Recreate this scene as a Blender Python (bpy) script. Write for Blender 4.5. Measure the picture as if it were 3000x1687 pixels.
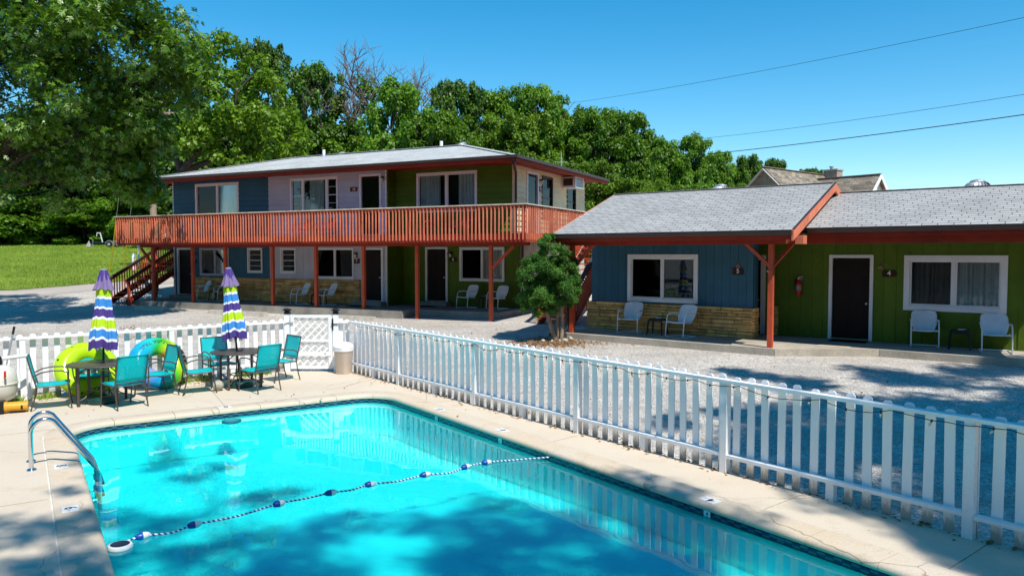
import bpy, bmesh, math, random
import numpy as np
from mathutils import Vector, Matrix
from mathutils.geometry import tessellate_polygon

for o in list(bpy.data.objects):
    bpy.data.objects.remove(o)
sc = bpy.context.scene
COL = sc.collection
rnd = random.Random(11)
PI = math.pi

# ------------------------------------------------------------------ camera, sky, sun, exposure
cam = bpy.data.cameras.new("camera")
cam.sensor_width = 36.0
cam.sensor_fit = 'HORIZONTAL'
cam.lens = 26.4
cam.clip_start = 0.05
cam.clip_end = 2000
camo = bpy.data.objects.new("camera", cam)
COL.objects.link(camo)
camo.location = (0, 0, 2.7)
camo.rotation_euler = (PI / 2 - math.radians(2.615), 0, 0)
sc.camera = camo

SUN = Vector((0.377, -0.576, 1.0)).normalized()
world = bpy.data.worlds.new("World")
sc.world = world
world.use_nodes = True
wn = world.node_tree
wn.nodes.clear()
sky = wn.nodes.new("ShaderNodeTexSky")
sky.sky_type = 'NISHITA'
sky.sun_disc = False
sky.sun_elevation = math.asin(SUN.z)
sky.sun_rotation = math.atan2(SUN.x, SUN.y)
sky.altitude = 300
sky.air_density = 1.0
sky.dust_density = 0.05
sky.ozone_density = 2.4
hsv = wn.nodes.new("ShaderNodeHueSaturation")
hsv.inputs["Hue"].default_value = 0.486
hsv.inputs["Saturation"].default_value = 1.45
bg = wn.nodes.new("ShaderNodeBackground")
bg.inputs["Strength"].default_value = 0.14
wo = wn.nodes.new("ShaderNodeOutputWorld")
wn.links.new(sky.outputs[0], hsv.inputs["Color"])
wn.links.new(hsv.outputs[0], bg.inputs["Color"])
wn.links.new(bg.outputs[0], wo.inputs["Surface"])

sl = bpy.data.lights.new("sun", 'SUN')
sl.energy = 4.6
sl.angle = math.radians(0.53)
sl.color = (1.0, 0.955, 0.88)
so = bpy.data.objects.new("sun", sl)
COL.objects.link(so)
so.rotation_euler = SUN.to_track_quat('Z', 'Y').to_euler()
so.location = (10, -15, 40)

sc.view_settings.view_transform = 'Standard'
sc.view_settings.look = 'None'
sc.view_settings.gamma = 1.0
sc.view_settings.use_curve_mapping = False
sc.view_settings.exposure = 0.3
sc.render.engine = 'CYCLES'
try:
    sc.cycles.max_bounces = 8
    sc.cycles.transparent_max_bounces = 12
    sc.cycles.caustics_reflective = False
    sc.cycles.caustics_refractive = False
    sc.cycles.use_denoising = True
except Exception:
    pass

# ------------------------------------------------------------------ materials
def srgb(h):
    h = h.lstrip('#')
    c = [int(h[i:i + 2], 16) / 255 for i in (0, 2, 4)]
    return tuple(x / 12.92 if x <= 0.04045 else ((x + 0.055) / 1.055) ** 2.4 for x in c)

def node(nt, t, **kw):
    n = nt.nodes.new(t)
    for k, v in kw.items():
        if k in n.inputs:
            n.inputs[k].default_value = v
        else:
            setattr(n, k, v)
    return n

def mixrgb(nt, fac, a, b, mode='MIX'):
    n = nt.nodes.new("ShaderNodeMix")
    n.data_type = 'RGBA'
    n.blend_type = mode
    for sock, val in ((0, fac), (6, a), (7, b)):
        if hasattr(val, 'is_output') or isinstance(val, bpy.types.NodeSocket):
            nt.links.new(val, n.inputs[sock])
        elif isinstance(val, (int, float)):
            n.inputs[sock].default_value = val
        else:
            n.inputs[sock].default_value = (*val[:3], 1)
    return n.outputs[2]

def ramp(nt, src, stops, interp='LINEAR'):
    r = nt.nodes.new("ShaderNodeValToRGB")
    r.color_ramp.interpolation = interp
    els = r.color_ramp.elements
    while len(els) < len(stops):
        els.new(0.5)
    for e, (p, c) in zip(els, stops):
        e.position = p
        e.color = (c, c, c, 1) if isinstance(c, (int, float)) else (*c[:3], 1)
    nt.links.new(src, r.inputs[0])
    return r.outputs[0]

def newmat(name):
    m = bpy.data.materials.new(name)
    m.use_nodes = True
    nt = m.node_tree
    b = nt.nodes["Principled BSDF"]
    return m, nt, b

def pos(nt, obj=False, scale=None):
    if obj:
        p = nt.nodes.new("ShaderNodeTexCoord").outputs["Object"]
    else:
        p = nt.nodes.new("ShaderNodeNewGeometry").outputs["Position"]
    if scale:
        mp = nt.nodes.new("ShaderNodeMapping")
        mp.inputs["Scale"].default_value = scale
        nt.links.new(p, mp.inputs["Vector"])
        p = mp.outputs[0]
    return p

def noise(nt, vec, scale, detail=4, rough=0.6):
    n = node(nt, "ShaderNodeTexNoise", Scale=scale, Detail=detail, Roughness=rough)
    nt.links.new(vec, n.inputs["Vector"])
    return n.outputs[0]

def bumpn(nt, b, h, strength, dist=0.01):
    bn = node(nt, "ShaderNodeBump", Strength=strength, Distance=dist)
    nt.links.new(h, bn.inputs["Height"])
    nt.links.new(bn.outputs[0], b.inputs["Normal"])
    return bn

def mat(name, col, rough=0.6, spec=0.3, var=0.16, vs=2.5, bump=0.0, bs=40, metal=0.0, fine=0.08, wear=None, wearamt=0.5, grain=False, tone=0.0):
    """paint, plastic, wood, metal: base colour with broad and fine variation, optional worn patches, per-object tone"""
    m, nt, b = newmat(name)
    p = pos(nt)
    n1 = noise(nt, p, vs, 3)
    f1 = ramp(nt, n1, [(0.3, 1 - var), (0.7, 1 + var)])
    n2 = noise(nt, pos(nt, scale=(14, 14, 1.5)) if grain else p, 6 if grain else vs * 14, 3)
    f2 = ramp(nt, n2, [(0.3, 1 - fine), (0.7, 1 + fine)])
    c = mixrgb(nt, 1.0, col, f1, 'MULTIPLY')
    c = mixrgb(nt, 1.0, c, f2, 'MULTIPLY')
    if tone:
        oi = nt.nodes.new("ShaderNodeObjectInfo")
        at = nt.nodes.new("ShaderNodeAttribute")
        at.attribute_name = "tone"
        ad = node(nt, "ShaderNodeMath", operation='ADD')
        nt.links.new(oi.outputs["Random"], ad.inputs[0])
        nt.links.new(at.outputs["Fac"], ad.inputs[1])
        fr = node(nt, "ShaderNodeMath", operation='FRACT')
        nt.links.new(ad.outputs[0], fr.inputs[0])
        c = mixrgb(nt, 1.0, c, ramp(nt, fr.outputs[0], [(0, 1 - tone), (1, 1 + tone)]), 'MULTIPLY')
    if wear:
        n3 = noise(nt, p, 9, 6, 0.7)
        c = mixrgb(nt, ramp(nt, n3, [(0.62 - 0.1 * wearamt, 0), (0.75, wearamt)]), c, wear)
    nt.links.new(c, b.inputs["Base Color"])
    b.inputs["Roughness"].default_value = rough
    b.inputs["Specular IOR Level"].default_value = spec
    b.inputs["Metallic"].default_value = metal
    if bump:
        bumpn(nt, b, noise(nt, p, bs, 4), bump)
    return m

WHITE = mat("white_paint", (0.86, 0.86, 0.86), 0.5, 0.3, 0.05, 2, 0.15, 60, fine=0.03, wear=(0.5, 0.49, 0.45), wearamt=0.2)
TRIM = mat("trim_white", (0.78, 0.76, 0.77), 0.5, 0.3, 0.06, 2, fine=0.03)
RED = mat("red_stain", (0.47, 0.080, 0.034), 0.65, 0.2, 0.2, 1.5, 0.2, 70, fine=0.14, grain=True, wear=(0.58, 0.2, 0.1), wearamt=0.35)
REDSHADED = mat("red_stain_shaded", (0.27, 0.028, 0.012), 0.65, 0.2, 0.22, 1.5, 0.2, 70, fine=0.14, grain=True, wear=(0.40, 0.09, 0.04), wearamt=0.3)  # red stain with the eave's shade put into the colour
BALRED = mat("faded_sunlit_red", (0.66, 0.195, 0.105), 0.65, 0.2, 0.2, 1.5, 0.2, 70, fine=0.14, grain=True, wear=(0.62, 0.28, 0.17), wearamt=0.4)  # faded red of the balusters; on rakes, sunlight put into the colour
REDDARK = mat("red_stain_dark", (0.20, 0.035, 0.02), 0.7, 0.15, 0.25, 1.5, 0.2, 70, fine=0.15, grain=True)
RAILCAP = mat("weathered_cap", (0.60, 0.53, 0.42), 0.8, 0.15, 0.2, 4, 0.2, 60, fine=0.15)
DARKRAIL = mat("dark_stained_rail", (0.055, 0.045, 0.04), 0.8, 0.15, 0.35, 5, 0.2, 50, fine=0.25)
BROWN = mat("brown_metal", (0.045, 0.024, 0.018), 0.4, 0.4, 0.1, 3, fine=0.05)
BLUE = mat("blue_siding", (0.033, 0.113, 0.17), 0.6, 0.25, 0.12, 1.5, 0.12, 60, fine=0.06, tone=0.07)
GREY = mat("pale_siding", (0.50, 0.48, 0.55), 0.6, 0.25, 0.08, 1.5, 0.12, 60, fine=0.05, tone=0.04)
GREEN = mat("green_siding", (0.088, 0.145, 0.008), 0.6, 0.25, 0.14, 1.2, 0.12, 60, fine=0.06, tone=0.07)
CREAM = mat("cream_siding", (0.72, 0.58, 0.36), 0.6, 0.25, 0.1, 1.5, 0.12, 60, fine=0.06, tone=0.05)
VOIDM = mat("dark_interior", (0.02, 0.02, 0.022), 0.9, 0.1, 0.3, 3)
WALLBACK = mat("wall_sheathing", (0.03, 0.03, 0.03), 0.9, 0.1, 0.2, 3)
DOORM = mat("dark_brown_door", (0.016, 0.009, 0.008), 0.6, 0.15, 0.12, 3, fine=0.06)
CURTAIN = mat("curtain_cloth", (0.80, 0.78, 0.75), 0.85, 0.1, 0.1, 3, fine=0.06)
STONEM = mat("ledge_stone", (0.66, 0.38, 0.13), 0.75, 0.25, 0.28, 3.5, 0.5, 35, fine=0.16, tone=0.3)
MORTAR = mat("stone_mortar", (0.13, 0.10, 0.075), 0.9, 0.1, 0.2, 8, 0.4, 60)
CONC = mat("porch_concrete", (0.42, 0.37, 0.30), 0.85, 0.15, 0.22, 1.2, 0.25, 60, fine=0.12, wear=(0.22, 0.19, 0.14), wearamt=0.5)
CONCDK = mat("porch_concrete_old", (0.29, 0.265, 0.225), 0.85, 0.15, 0.28, 1.6, 0.3, 60, fine=0.12, wear=(0.30, 0.26, 0.2), wearamt=0.5)
STOPM = mat("wheel_stop_concrete", (0.48, 0.43, 0.36), 0.85, 0.15, 0.2, 4, 0.3, 60, fine=0.1)
METALW = mat("white_enamel", (0.76, 0.78, 0.80), 0.32, 0.45, 0.05, 4, fine=0.03)
METALR = mat("red_enamel", (0.32, 0.012, 0.022), 0.35, 0.45, 0.1, 4, fine=0.04)
TUBEBR = mat("bronze_tube", (0.085, 0.068, 0.058), 0.4, 0.4, 0.15, 5, fine=0.06, metal=0.2)
BLACKPL = mat("black_plastic", (0.012, 0.012, 0.013), 0.45, 0.35, 0.1, 5)
STEEL = mat("stainless", (0.72, 0.72, 0.73), 0.12, 0.5, 0.04, 6, metal=1.0, fine=0.02)
GALV = mat("galvanised", (0.42, 0.43, 0.45), 0.42, 0.5, 0.1, 8, metal=0.5, fine=0.08)
BIN = mat("tan_plastic", (0.60, 0.50, 0.42), 0.5, 0.3, 0.05, 3, fine=0.03)
BINLID = mat("white_plastic", (0.82, 0.82, 0.83), 0.4, 0.35, 0.04, 3)
TANKM = mat("filter_tank", (0.66, 0.63, 0.55), 0.4, 0.35, 0.08, 3, fine=0.04)
YELLOW = mat("yellow_motor", (0.62, 0.32, 0.02), 0.4, 0.4, 0.1, 6, fine=0.05)
REDPL = mat("red_plastic", (0.55, 0.01, 0.01), 0.35, 0.4, 0.06, 6)
PVC = mat("pvc_pipe", (0.80, 0.79, 0.80), 0.35, 0.4, 0.04, 6)
BASEGR = mat("green_umbrella_base", (0.008, 0.05, 0.045), 0.4, 0.4, 0.2, 6)
BARK = mat("bark", (0.085, 0.065, 0.05), 0.9, 0.1, 0.35, 4, 0.9, 25, fine=0.3)
BARKLT = mat("pale_bark", (0.27, 0.21, 0.15), 0.85, 0.15, 0.3, 5, 0.7, 30, fine=0.2)
DEADWOOD = mat("dead_wood", (0.20, 0.15, 0.13), 0.9, 0.1, 0.25, 3, fine=0.15)
POLEM = mat("pole_wood", (0.36, 0.27, 0.19), 0.85, 0.15, 0.2, 2, 0.4, 40, fine=0.2, grain=True)
CABLE = mat("cable", (0.02, 0.02, 0.025), 0.5, 0.3, 0.1, 3)
TAN = mat("tan_brick_roof", (0.27, 0.21, 0.155), 0.85, 0.15, 0.3, 1.2, 0.3, 20, fine=0.3)
RUBBER = mat("rubber", (0.012, 0.012, 0.012), 0.8, 0.2, 0.1, 6)
FLOATB = mat("float_blue", (0.008, 0.06, 0.32), 0.35, 0.4, 0.1, 8)
FLOATW = mat("float_white", (0.66, 0.66, 0.66), 0.4, 0.4, 0.08, 8)
TEALDK = mat("teal_plastic", (0.01, 0.12, 0.15), 0.4, 0.4, 0.15, 8)
PRINTK = mat("black_print", (0.015, 0.015, 0.015), 0.5, 0.3, 0.05, 8)
NUMW = mat("white_numeral", (0.82, 0.80, 0.78), 0.5, 0.3, 0.04, 8)
SIGNW = mat("sign_wood", (0.05, 0.02, 0.015), 0.7, 0.2, 0.3, 8, 0.3, 60, fine=0.2)
SIGNRED = mat("sign_wood_red", (0.16, 0.03, 0.02), 0.7, 0.2, 0.3, 8, 0.3, 60, fine=0.2)
MARKER = mat("marker_tile", (0.80, 0.80, 0.80), 0.3, 0.4, 0.04, 8)
BULB = mat("bulb_glass", (0.55, 0.52, 0.45), 0.2, 0.5, 0.1, 8)
MATM = mat("door_mat", (0.018, 0.017, 0.016), 0.95, 0.05, 0.2, 10, 0.4, 120)
SEALANT = mat("joint_sealant", (0.70, 0.66, 0.58), 0.7, 0.2, 0.15, 6)
BLADE = None

def glass_mat(name, ior, through):
    m, nt, b = newmat(name)
    nt.nodes.remove(b)
    out = nt.nodes["Material Output"]
    tr = node(nt, "ShaderNodeBsdfTransparent")
    tr.inputs[0].default_value = (*through, 1)
    gl = node(nt, "ShaderNodeBsdfGlossy", Roughness=0.02)
    gl.inputs[0].default_value = (0.9, 0.95, 1, 1)
    fr = node(nt, "ShaderNodeFresnel", IOR=ior)
    mx = node(nt, "ShaderNodeMixShader")
    nt.links.new(fr.outputs[0], mx.inputs[0])
    nt.links.new(tr.outputs[0], mx.inputs[1])
    nt.links.new(gl.outputs[0], mx.inputs[2])
    nt.links.new(mx.outputs[0], out.inputs["Surface"])
    return m
GLASS = glass_mat("window_glass", 1.36, (0.80, 0.83, 0.83))
SCREEN = glass_mat("screened_glass", 1.15, (0.52, 0.53, 0.53))

def shingle_mat(name, col, tone=0.12):
    m, nt, b = newmat(name)
    p = pos(nt)
    oi = nt.nodes.new("ShaderNodeObjectInfo")
    at = nt.nodes.new("ShaderNodeAttribute")
    at.attribute_name = "tone"
    ad = node(nt, "ShaderNodeMath", operation='ADD')
    nt.links.new(oi.outputs["Random"], ad.inputs[0])
    nt.links.new(at.outputs["Fac"], ad.inputs[1])
    fr = node(nt, "ShaderNodeMath", operation='FRACT')
    nt.links.new(ad.outputs[0], fr.inputs[0])
    c = mixrgb(nt, 1.0, col, ramp(nt, fr.outputs[0], [(0, 1 - tone), (1, 1 + tone)]), 'MULTIPLY')
    c = mixrgb(nt, 1.0, c, ramp(nt, noise(nt, p, 90, 3), [(0.3, 0.92), (0.7, 1.08)]), 'MULTIPLY')
    c = mixrgb(nt, 1.0, c, ramp(nt, noise(nt, p, 0.8, 4), [(0.3, 0.9), (0.7, 1.1)]), 'MULTIPLY')
    c = mixrgb(nt, ramp(nt, noise(nt, pos(nt, scale=(1, 1, 1)), 1.7, 6, 0.7), [(0.55, 0.0), (0.75, 0.35)]), c, (0.20, 0.19, 0.17))
    nt.links.new(c, b.inputs["Base Color"])
    b.inputs["Roughness"].default_value = 0.9
    b.inputs["Specular IOR Level"].default_value = 0.15
    bumpn(nt, b, noise(nt, p, 120, 2), 0.25, 0.004)
    return m
SHINGLE = shingle_mat("grey_shingle", (0.38, 0.375, 0.365), 0.09)
SHEDGE = mat("shingle_edge", (0.12, 0.12, 0.12), 0.95, 0.05, 0.2, 3)
UNDERLAY = mat("roof_underlay", (0.13, 0.13, 0.135), 0.95, 0.05, 0.2, 3)

def course_roof_mat(name, col, dark, bw=0.32, bh=0.14, amt=0.12):
    """far shingle roof: courses in the material, in the roof's own object coordinates"""
    m, nt, b = newmat(name)
    tc = nt.nodes.new("ShaderNodeTexCoord")
    br = node(nt, "ShaderNodeTexBrick")
    br.inputs["Color1"].default_value = (*[x * (1 - amt) for x in col], 1)
    br.inputs["Color2"].default_value = (*[x * (1 + amt) for x in col], 1)
    br.inputs["Mortar"].default_value = (*dark, 1)
    br.inputs["Scale"].default_value = 1
    br.inputs["Mortar Size"].default_value = 0.009
    br.inputs["Brick Width"].default_value = bw
    br.inputs["Row Height"].default_value = bh
    nt.links.new(tc.outputs["UV"], br.inputs["Vector"])
    p = pos(nt)
    c = mixrgb(nt, 1.0, br.outputs[0], ramp(nt, noise(nt, p, 60, 2), [(0.3, 0.85), (0.7, 1.15)]), 'MULTIPLY')
    c = mixrgb(nt, 1.0, c, ramp(nt, noise(nt, p, 0.9, 5), [(0.3, 0.86), (0.7, 1.14)]), 'MULTIPLY')
    nt.links.new(c, b.inputs["Base Color"])
    b.inputs["Roughness"].default_value = 0.9
    b.inputs["Specular IOR Level"].default_value = 0.15
    return m
ROOFFAR = course_roof_mat("pale_grey_shingle_far", (0.45, 0.455, 0.44), (0.25, 0.25, 0.25))
ROOFTAN = course_roof_mat("tan_shingle_far", (0.25, 0.205, 0.155), (0.07, 0.06, 0.05), 0.5, 0.22, 0.4)

def brick_mat():
    m, nt, b = newmat("tan_brick")
    br = node(nt, "ShaderNodeTexBrick")
    br.inputs["Color1"].default_value = (0.30, 0.19, 0.13, 1)
    br.inputs["Color2"].default_value = (0.40, 0.28, 0.20, 1)
    br.inputs["Mortar"].default_value = (0.34, 0.29, 0.24, 1)
    br.inputs["Scale"].default_value = 1
    br.inputs["Mortar Size"].default_value = 0.012
    br.inputs["Brick Width"].default_value = 0.24
    br.inputs["Row Height"].default_value = 0.085
    nt.links.new(nt.nodes.new("ShaderNodeTexCoord").outputs["UV"], br.inputs["Vector"])
    nt.links.new(mixrgb(nt, 1.0, br.outputs[0], ramp(nt, noise(nt, pos(nt), 3, 4), [(0.3, 0.75), (0.7, 1.2)]), 'MULTIPLY'), b.inputs["Base Color"])
    b.inputs["Roughness"].default_value = 0.9
    return m
BRICK = brick_mat()

def gravel_mat():
    m, nt, b = newmat("gravel")
    p = pos(nt)
    v = node(nt, "ShaderNodeTexVoronoi", Scale=36)
    nt.links.new(p, v.inputs["Vector"])
    v2 = node(nt, "ShaderNodeTexVoronoi", Scale=60)
    nt.links.new(p, v2.inputs["Vector"])
    sp = nt.nodes.new("ShaderNodeSeparateColor")
    nt.links.new(v.outputs["Color"], sp.inputs[0])
    c = ramp(nt, sp.outputs[0], [(0, (0.36, 0.325, 0.285)), (0.3, (0.49, 0.45, 0.40)), (0.7, (0.60, 0.555, 0.50)), (1, (0.74, 0.70, 0.65))])
    sp2 = nt.nodes.new("ShaderNodeSeparateColor")
    nt.links.new(v2.outputs["Color"], sp2.inputs[0])
    c = mixrgb(nt, 1.0, c, ramp(nt, sp2.outputs[1], [(0, 0.8), (1, 1.2)]), 'MULTIPLY')
    c = mixrgb(nt, ramp(nt, noise(nt, p, 0.28, 5, 0.62), [(0.48, 0), (0.7, 0.5)]), c, (0.42, 0.35, 0.27))
    c = mixrgb(nt, 1.0, c, ramp(nt, noise(nt, p, 1.1, 5), [(0.3, 0.84), (0.7, 1.12)]), 'MULTIPLY')
    trk = noise(nt, pos(nt, scale=(.16, 1.0, 1)), 1.2, 4, .55)
    c = mixrgb(nt, ramp(nt, trk, [(0.5, 0), (0.66, 0.45)]), c, (0.36, 0.325, 0.29))
    c = mixrgb(nt, ramp(nt, noise(nt, p, 2.1, 6, 0.75), [(0.66, 0), (0.74, 0.55)]), c, (0.30, 0.17, 0.08))
    nt.links.new(c, b.inputs["Base Color"])
    b.inputs["Roughness"].default_value = 0.95
    b.inputs["Specular IOR Level"].default_value = 0.1
    inv = node(nt, "ShaderNodeMath", operation='SUBTRACT')
    inv.inputs[0].default_value = 1
    nt.links.new(v.outputs["Distance"], inv.inputs[1])
    bumpn(nt, b, inv.outputs[0], 0.75, 0.03)
    return m
GRAVEL = gravel_mat()

def deck_mat(name, a, c2, st, sc_=1.0):
    m, nt, b = newmat(name)
    p = pos(nt)
    c = mixrgb(nt, ramp(nt, noise(nt, p, 0.55 * sc_, 6, 0.6), [(0.35, 0), (0.68, 1)]), a, c2)
    c = mixrgb(nt, ramp(nt, noise(nt, p, 2.3 * sc_, 7, 0.7), [(0.54, 0), (0.70, 0.62)]), c, st)
    c = mixrgb(nt, 1.0, c, ramp(nt, noise(nt, p, 55, 4), [(0.3, 0.9), (0.7, 1.08)]), 'MULTIPLY')
    spk = node(nt, "ShaderNodeTexVoronoi", Scale=3.1)
    nt.links.new(p, spk.inputs["Vector"])
    c = mixrgb(nt, ramp(nt, spk.outputs["Distance"], [(0.03, 0.7), (0.045, 0)]), c, (0.16, 0.11, 0.06))
    # hairline cracks
    wv = nt.nodes.new("ShaderNodeVectorMath"); wv.operation = 'MULTIPLY_ADD'
    nn_ = node(nt, "ShaderNodeTexNoise", Scale=1.7, Detail=5); nt.links.new(p, nn_.inputs["Vector"])
    nt.links.new(nn_.outputs["Color"], wv.inputs[0]); wv.inputs[1].default_value = (.55, .55, 0); nt.links.new(p, wv.inputs[2])
    ck = node(nt, "ShaderNodeTexVoronoi", Scale=0.42); ck.feature = 'DISTANCE_TO_EDGE'; nt.links.new(wv.outputs[0], ck.inputs["Vector"])
    gate_ = node(nt, "ShaderNodeMath", operation='MULTIPLY')
    nt.links.new(ramp(nt, ck.outputs["Distance"], [(.0015, .8), (.004, 0)]), gate_.inputs[0]); nt.links.new(ramp(nt, noise(nt, p, .5, 2), [(.48, 0), (.56, 1)]), gate_.inputs[1])
    c = mixrgb(nt, gate_.outputs[0], c, (.20, .15, .10))
    nt.links.new(c, b.inputs["Base Color"])
    b.inputs["Roughness"].default_value = 0.85
    b.inputs["Specular IOR Level"].default_value = 0.2
    bumpn(nt, b, noise(nt, p, 90, 4), 0.2, 0.004)
    return m
DECKM = deck_mat("deck_concrete", (0.60, 0.50, 0.385), (0.64, 0.545, 0.43), (0.52, 0.41, 0.29))
COPEM = deck_mat("coping_concrete", (0.62, 0.525, 0.42), (0.61, 0.485, 0.34), (0.47, 0.36, 0.23), 1.6)

def asphalt_mat():
    m, nt, b = newmat("worn_asphalt")
    p = pos(nt)
    c = mixrgb(nt, ramp(nt, noise(nt, p, 0.4, 5), [(0.35, 0), (0.65, 1)]), (0.36, 0.32, 0.285), (0.46, 0.39, 0.33))
    c = mixrgb(nt, 1.0, c, ramp(nt, noise(nt, p, 30, 3), [(0.3, 0.85), (0.7, 1.12)]), 'MULTIPLY')
    nt.links.new(c, b.inputs["Base Color"])
    b.inputs["Roughness"].default_value = 0.9
    return m
ASPH = asphalt_mat()

def grass_mat(name, blade=False):
    m, nt, b = newmat(name)
    p = pos(nt)
    c = mixrgb(nt, ramp(nt, noise(nt, p, 0.35, 6, 0.65), [(0.35, 0), (0.65, 1)]), (0.16, 0.26, 0.026), (0.25, 0.345, 0.042))
    c = mixrgb(nt, ramp(nt, noise(nt, p, 1.3, 6, 0.7), [(0.55, 0), (0.75, 0.7)]), c, (0.32, 0.33, 0.07))
    c = mixrgb(nt, 1.0, c, ramp(nt, noise(nt, p, 9, 4), [(0.3, 0.6), (0.7, 1.35)]), 'MULTIPLY')
    nt.links.new(c, b.inputs["Base Color"])
    b.inputs["Roughness"].default_value = 0.8
    b.inputs["Specular IOR Level"].default_value = 0.15
    if not blade:
        bumpn(nt, b, noise(nt, p, 7, 5, 0.8), 0.9, 0.2)
    return m
GRASS = grass_mat("grass_ground")
BLADE = grass_mat("grass_blade", True)

def leaf_mat(name, dark, light, trans=0.3, rough=0.45, spec=0.35):
    m, nt, b = newmat(name)
    at = nt.nodes.new("ShaderNodeAttribute")
    at.attribute_name = "tint"
    c = mixrgb(nt, at.outputs["Fac"], dark, light)
    oi = nt.nodes.new("ShaderNodeObjectInfo")
    c = mixrgb(nt, 1.0, c, ramp(nt, oi.outputs["Random"], [(0, 0.82), (1, 1.15)]), 'MULTIPLY')
    nt.links.new(c, b.inputs["Base Color"])
    b.inputs["Roughness"].default_value = rough
    b.inputs["Specular IOR Level"].default_value = spec
    tl = nt.nodes.new("ShaderNodeBsdfTranslucent")
    nt.links.new(mixrgb(nt, 1.0, c, (1.25, 1.25, 0.5), 'MULTIPLY'), tl.inputs[0])
    mx = node(nt, "ShaderNodeMixShader")
    mx.inputs[0].default_value = trans
    out = nt.nodes["Material Output"]
    nt.links.new(b.outputs[0], mx.inputs[1])
    nt.links.new(tl.outputs[0], mx.inputs[2])
    nt.links.new(mx.outputs[0], out.inputs["Surface"])
    return m
LEAFOAK = leaf_mat("oak_leaf", (0.034, 0.10, 0.006), (0.165, 0.31, 0.015), 0.24, 0.38, 0.55)
LEAFMID = leaf_mat("tree_leaf", (0.05, 0.14, 0.008), (0.185, 0.335, 0.022), 0.36)
LEAFDK = leaf_mat("dark_leaf", (0.036, 0.10, 0.010), (0.125, 0.225, 0.024), 0.3)
LEAFLT = leaf_mat("light_leaf", (0.08, 0.175, 0.008), (0.22, 0.35, 0.022), 0.35)
LEAFJUN = leaf_mat("juniper_leaf", (0.04, 0.15, 0.022), (0.15, 0.34, 0.05), 0.3, 0.5, 0.3)
LEAFBR = leaf_mat("brown_leaf", (0.20, 0.09, 0.03), (0.40, 0.22, 0.08), 0.1, 0.8, 0.1)

def water_mat():
    m, nt, b = newmat("pool_water")
    nt.nodes.remove(b)
    out = nt.nodes["Material Output"]
    p = pos(nt)
    bn = node(nt, "ShaderNodeBump", Strength=0.05, Distance=0.05)
    nt.links.new(noise(nt, p, 1.6, 2, 0.4), bn.inputs["Height"])
    tr = node(nt, "ShaderNodeBsdfTransparent")
    tr.inputs[0].default_value = (0.12, 0.92, 0.94, 1)
    gl = node(nt, "ShaderNodeBsdfGlossy", Roughness=0.004)
    gl.inputs[0].default_value = (1, 1, 1, 1)
    nt.links.new(bn.outputs[0], gl.inputs["Normal"])
    fr = node(nt, "ShaderNodeFresnel", IOR=1.33)
    mx = node(nt, "ShaderNodeMixShader")
    nt.links.new(fr.outputs[0], mx.inputs[0])
    nt.links.new(tr.outputs[0], mx.inputs[1])
    nt.links.new(gl.outputs[0], mx.inputs[2])
    nt.links.new(mx.outputs[0], out.inputs["Surface"])
    return m
WATER = water_mat()
PLASTER = mat("pool_plaster", (0.72, 0.93, 0.95), 0.7, 0.2, 0.04, 0.9, fine=0.03)
PLASTER.node_tree.nodes["Principled BSDF"].subsurface_method = "BURLEY"
for k_, v_ in (("Subsurface Weight", 1.0), ("Subsurface Radius", (.45, .8, 1.0)), ("Subsurface Scale", .6)):
    PLASTER.node_tree.nodes["Principled BSDF"].inputs[k_].default_value = v_
TILELT = mat("tile_light", (0.055, 0.125, 0.17), 0.2, 0.5, 0.15, 6, tone=0.12)
TILEDK = mat("tile_dark", (0.012, 0.035, 0.10), 0.2, 0.5, 0.15, 6, tone=0.2)
GROUT = mat("green_grout", (0.05, 0.13, 0.09), 0.8, 0.2, 0.3, 5)  # dark green along the whole band

def sling_mat():
    """woven sling mesh: light passes through the weave, so things behind show faintly"""
    m, nt, b = newmat("teal_sling")
    p = pos(nt)
    c = mixrgb(nt, 1.0, (0.0, 0.60, 0.63), ramp(nt, noise(nt, p, 40, 3), [(0.3, 0.9), (0.7, 1.1)]), 'MULTIPLY')
    nt.links.new(c, b.inputs["Base Color"])
    b.inputs["Roughness"].default_value = 0.7
    b.inputs["Specular IOR Level"].default_value = 0.2
    tl = nt.nodes.new("ShaderNodeBsdfTranslucent")
    tl.inputs[0].default_value = (0.0, 0.60, 0.60, 1)
    tr = nt.nodes.new("ShaderNodeBsdfTransparent")
    m1 = node(nt, "ShaderNodeMixShader"); m1.inputs[0].default_value = 0.22
    m2 = node(nt, "ShaderNodeMixShader"); m2.inputs[0].default_value = 0.16
    out = nt.nodes["Material Output"]
    nt.links.new(b.outputs[0], m1.inputs[1]); nt.links.new(tl.outputs[0], m1.inputs[2])
    nt.links.new(m1.outputs[0], m2.inputs[1]); nt.links.new(tr.outputs[0], m2.inputs[2])
    nt.links.new(m2.outputs[0], out.inputs["Surface"])
    return m
SLING = sling_mat()

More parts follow.
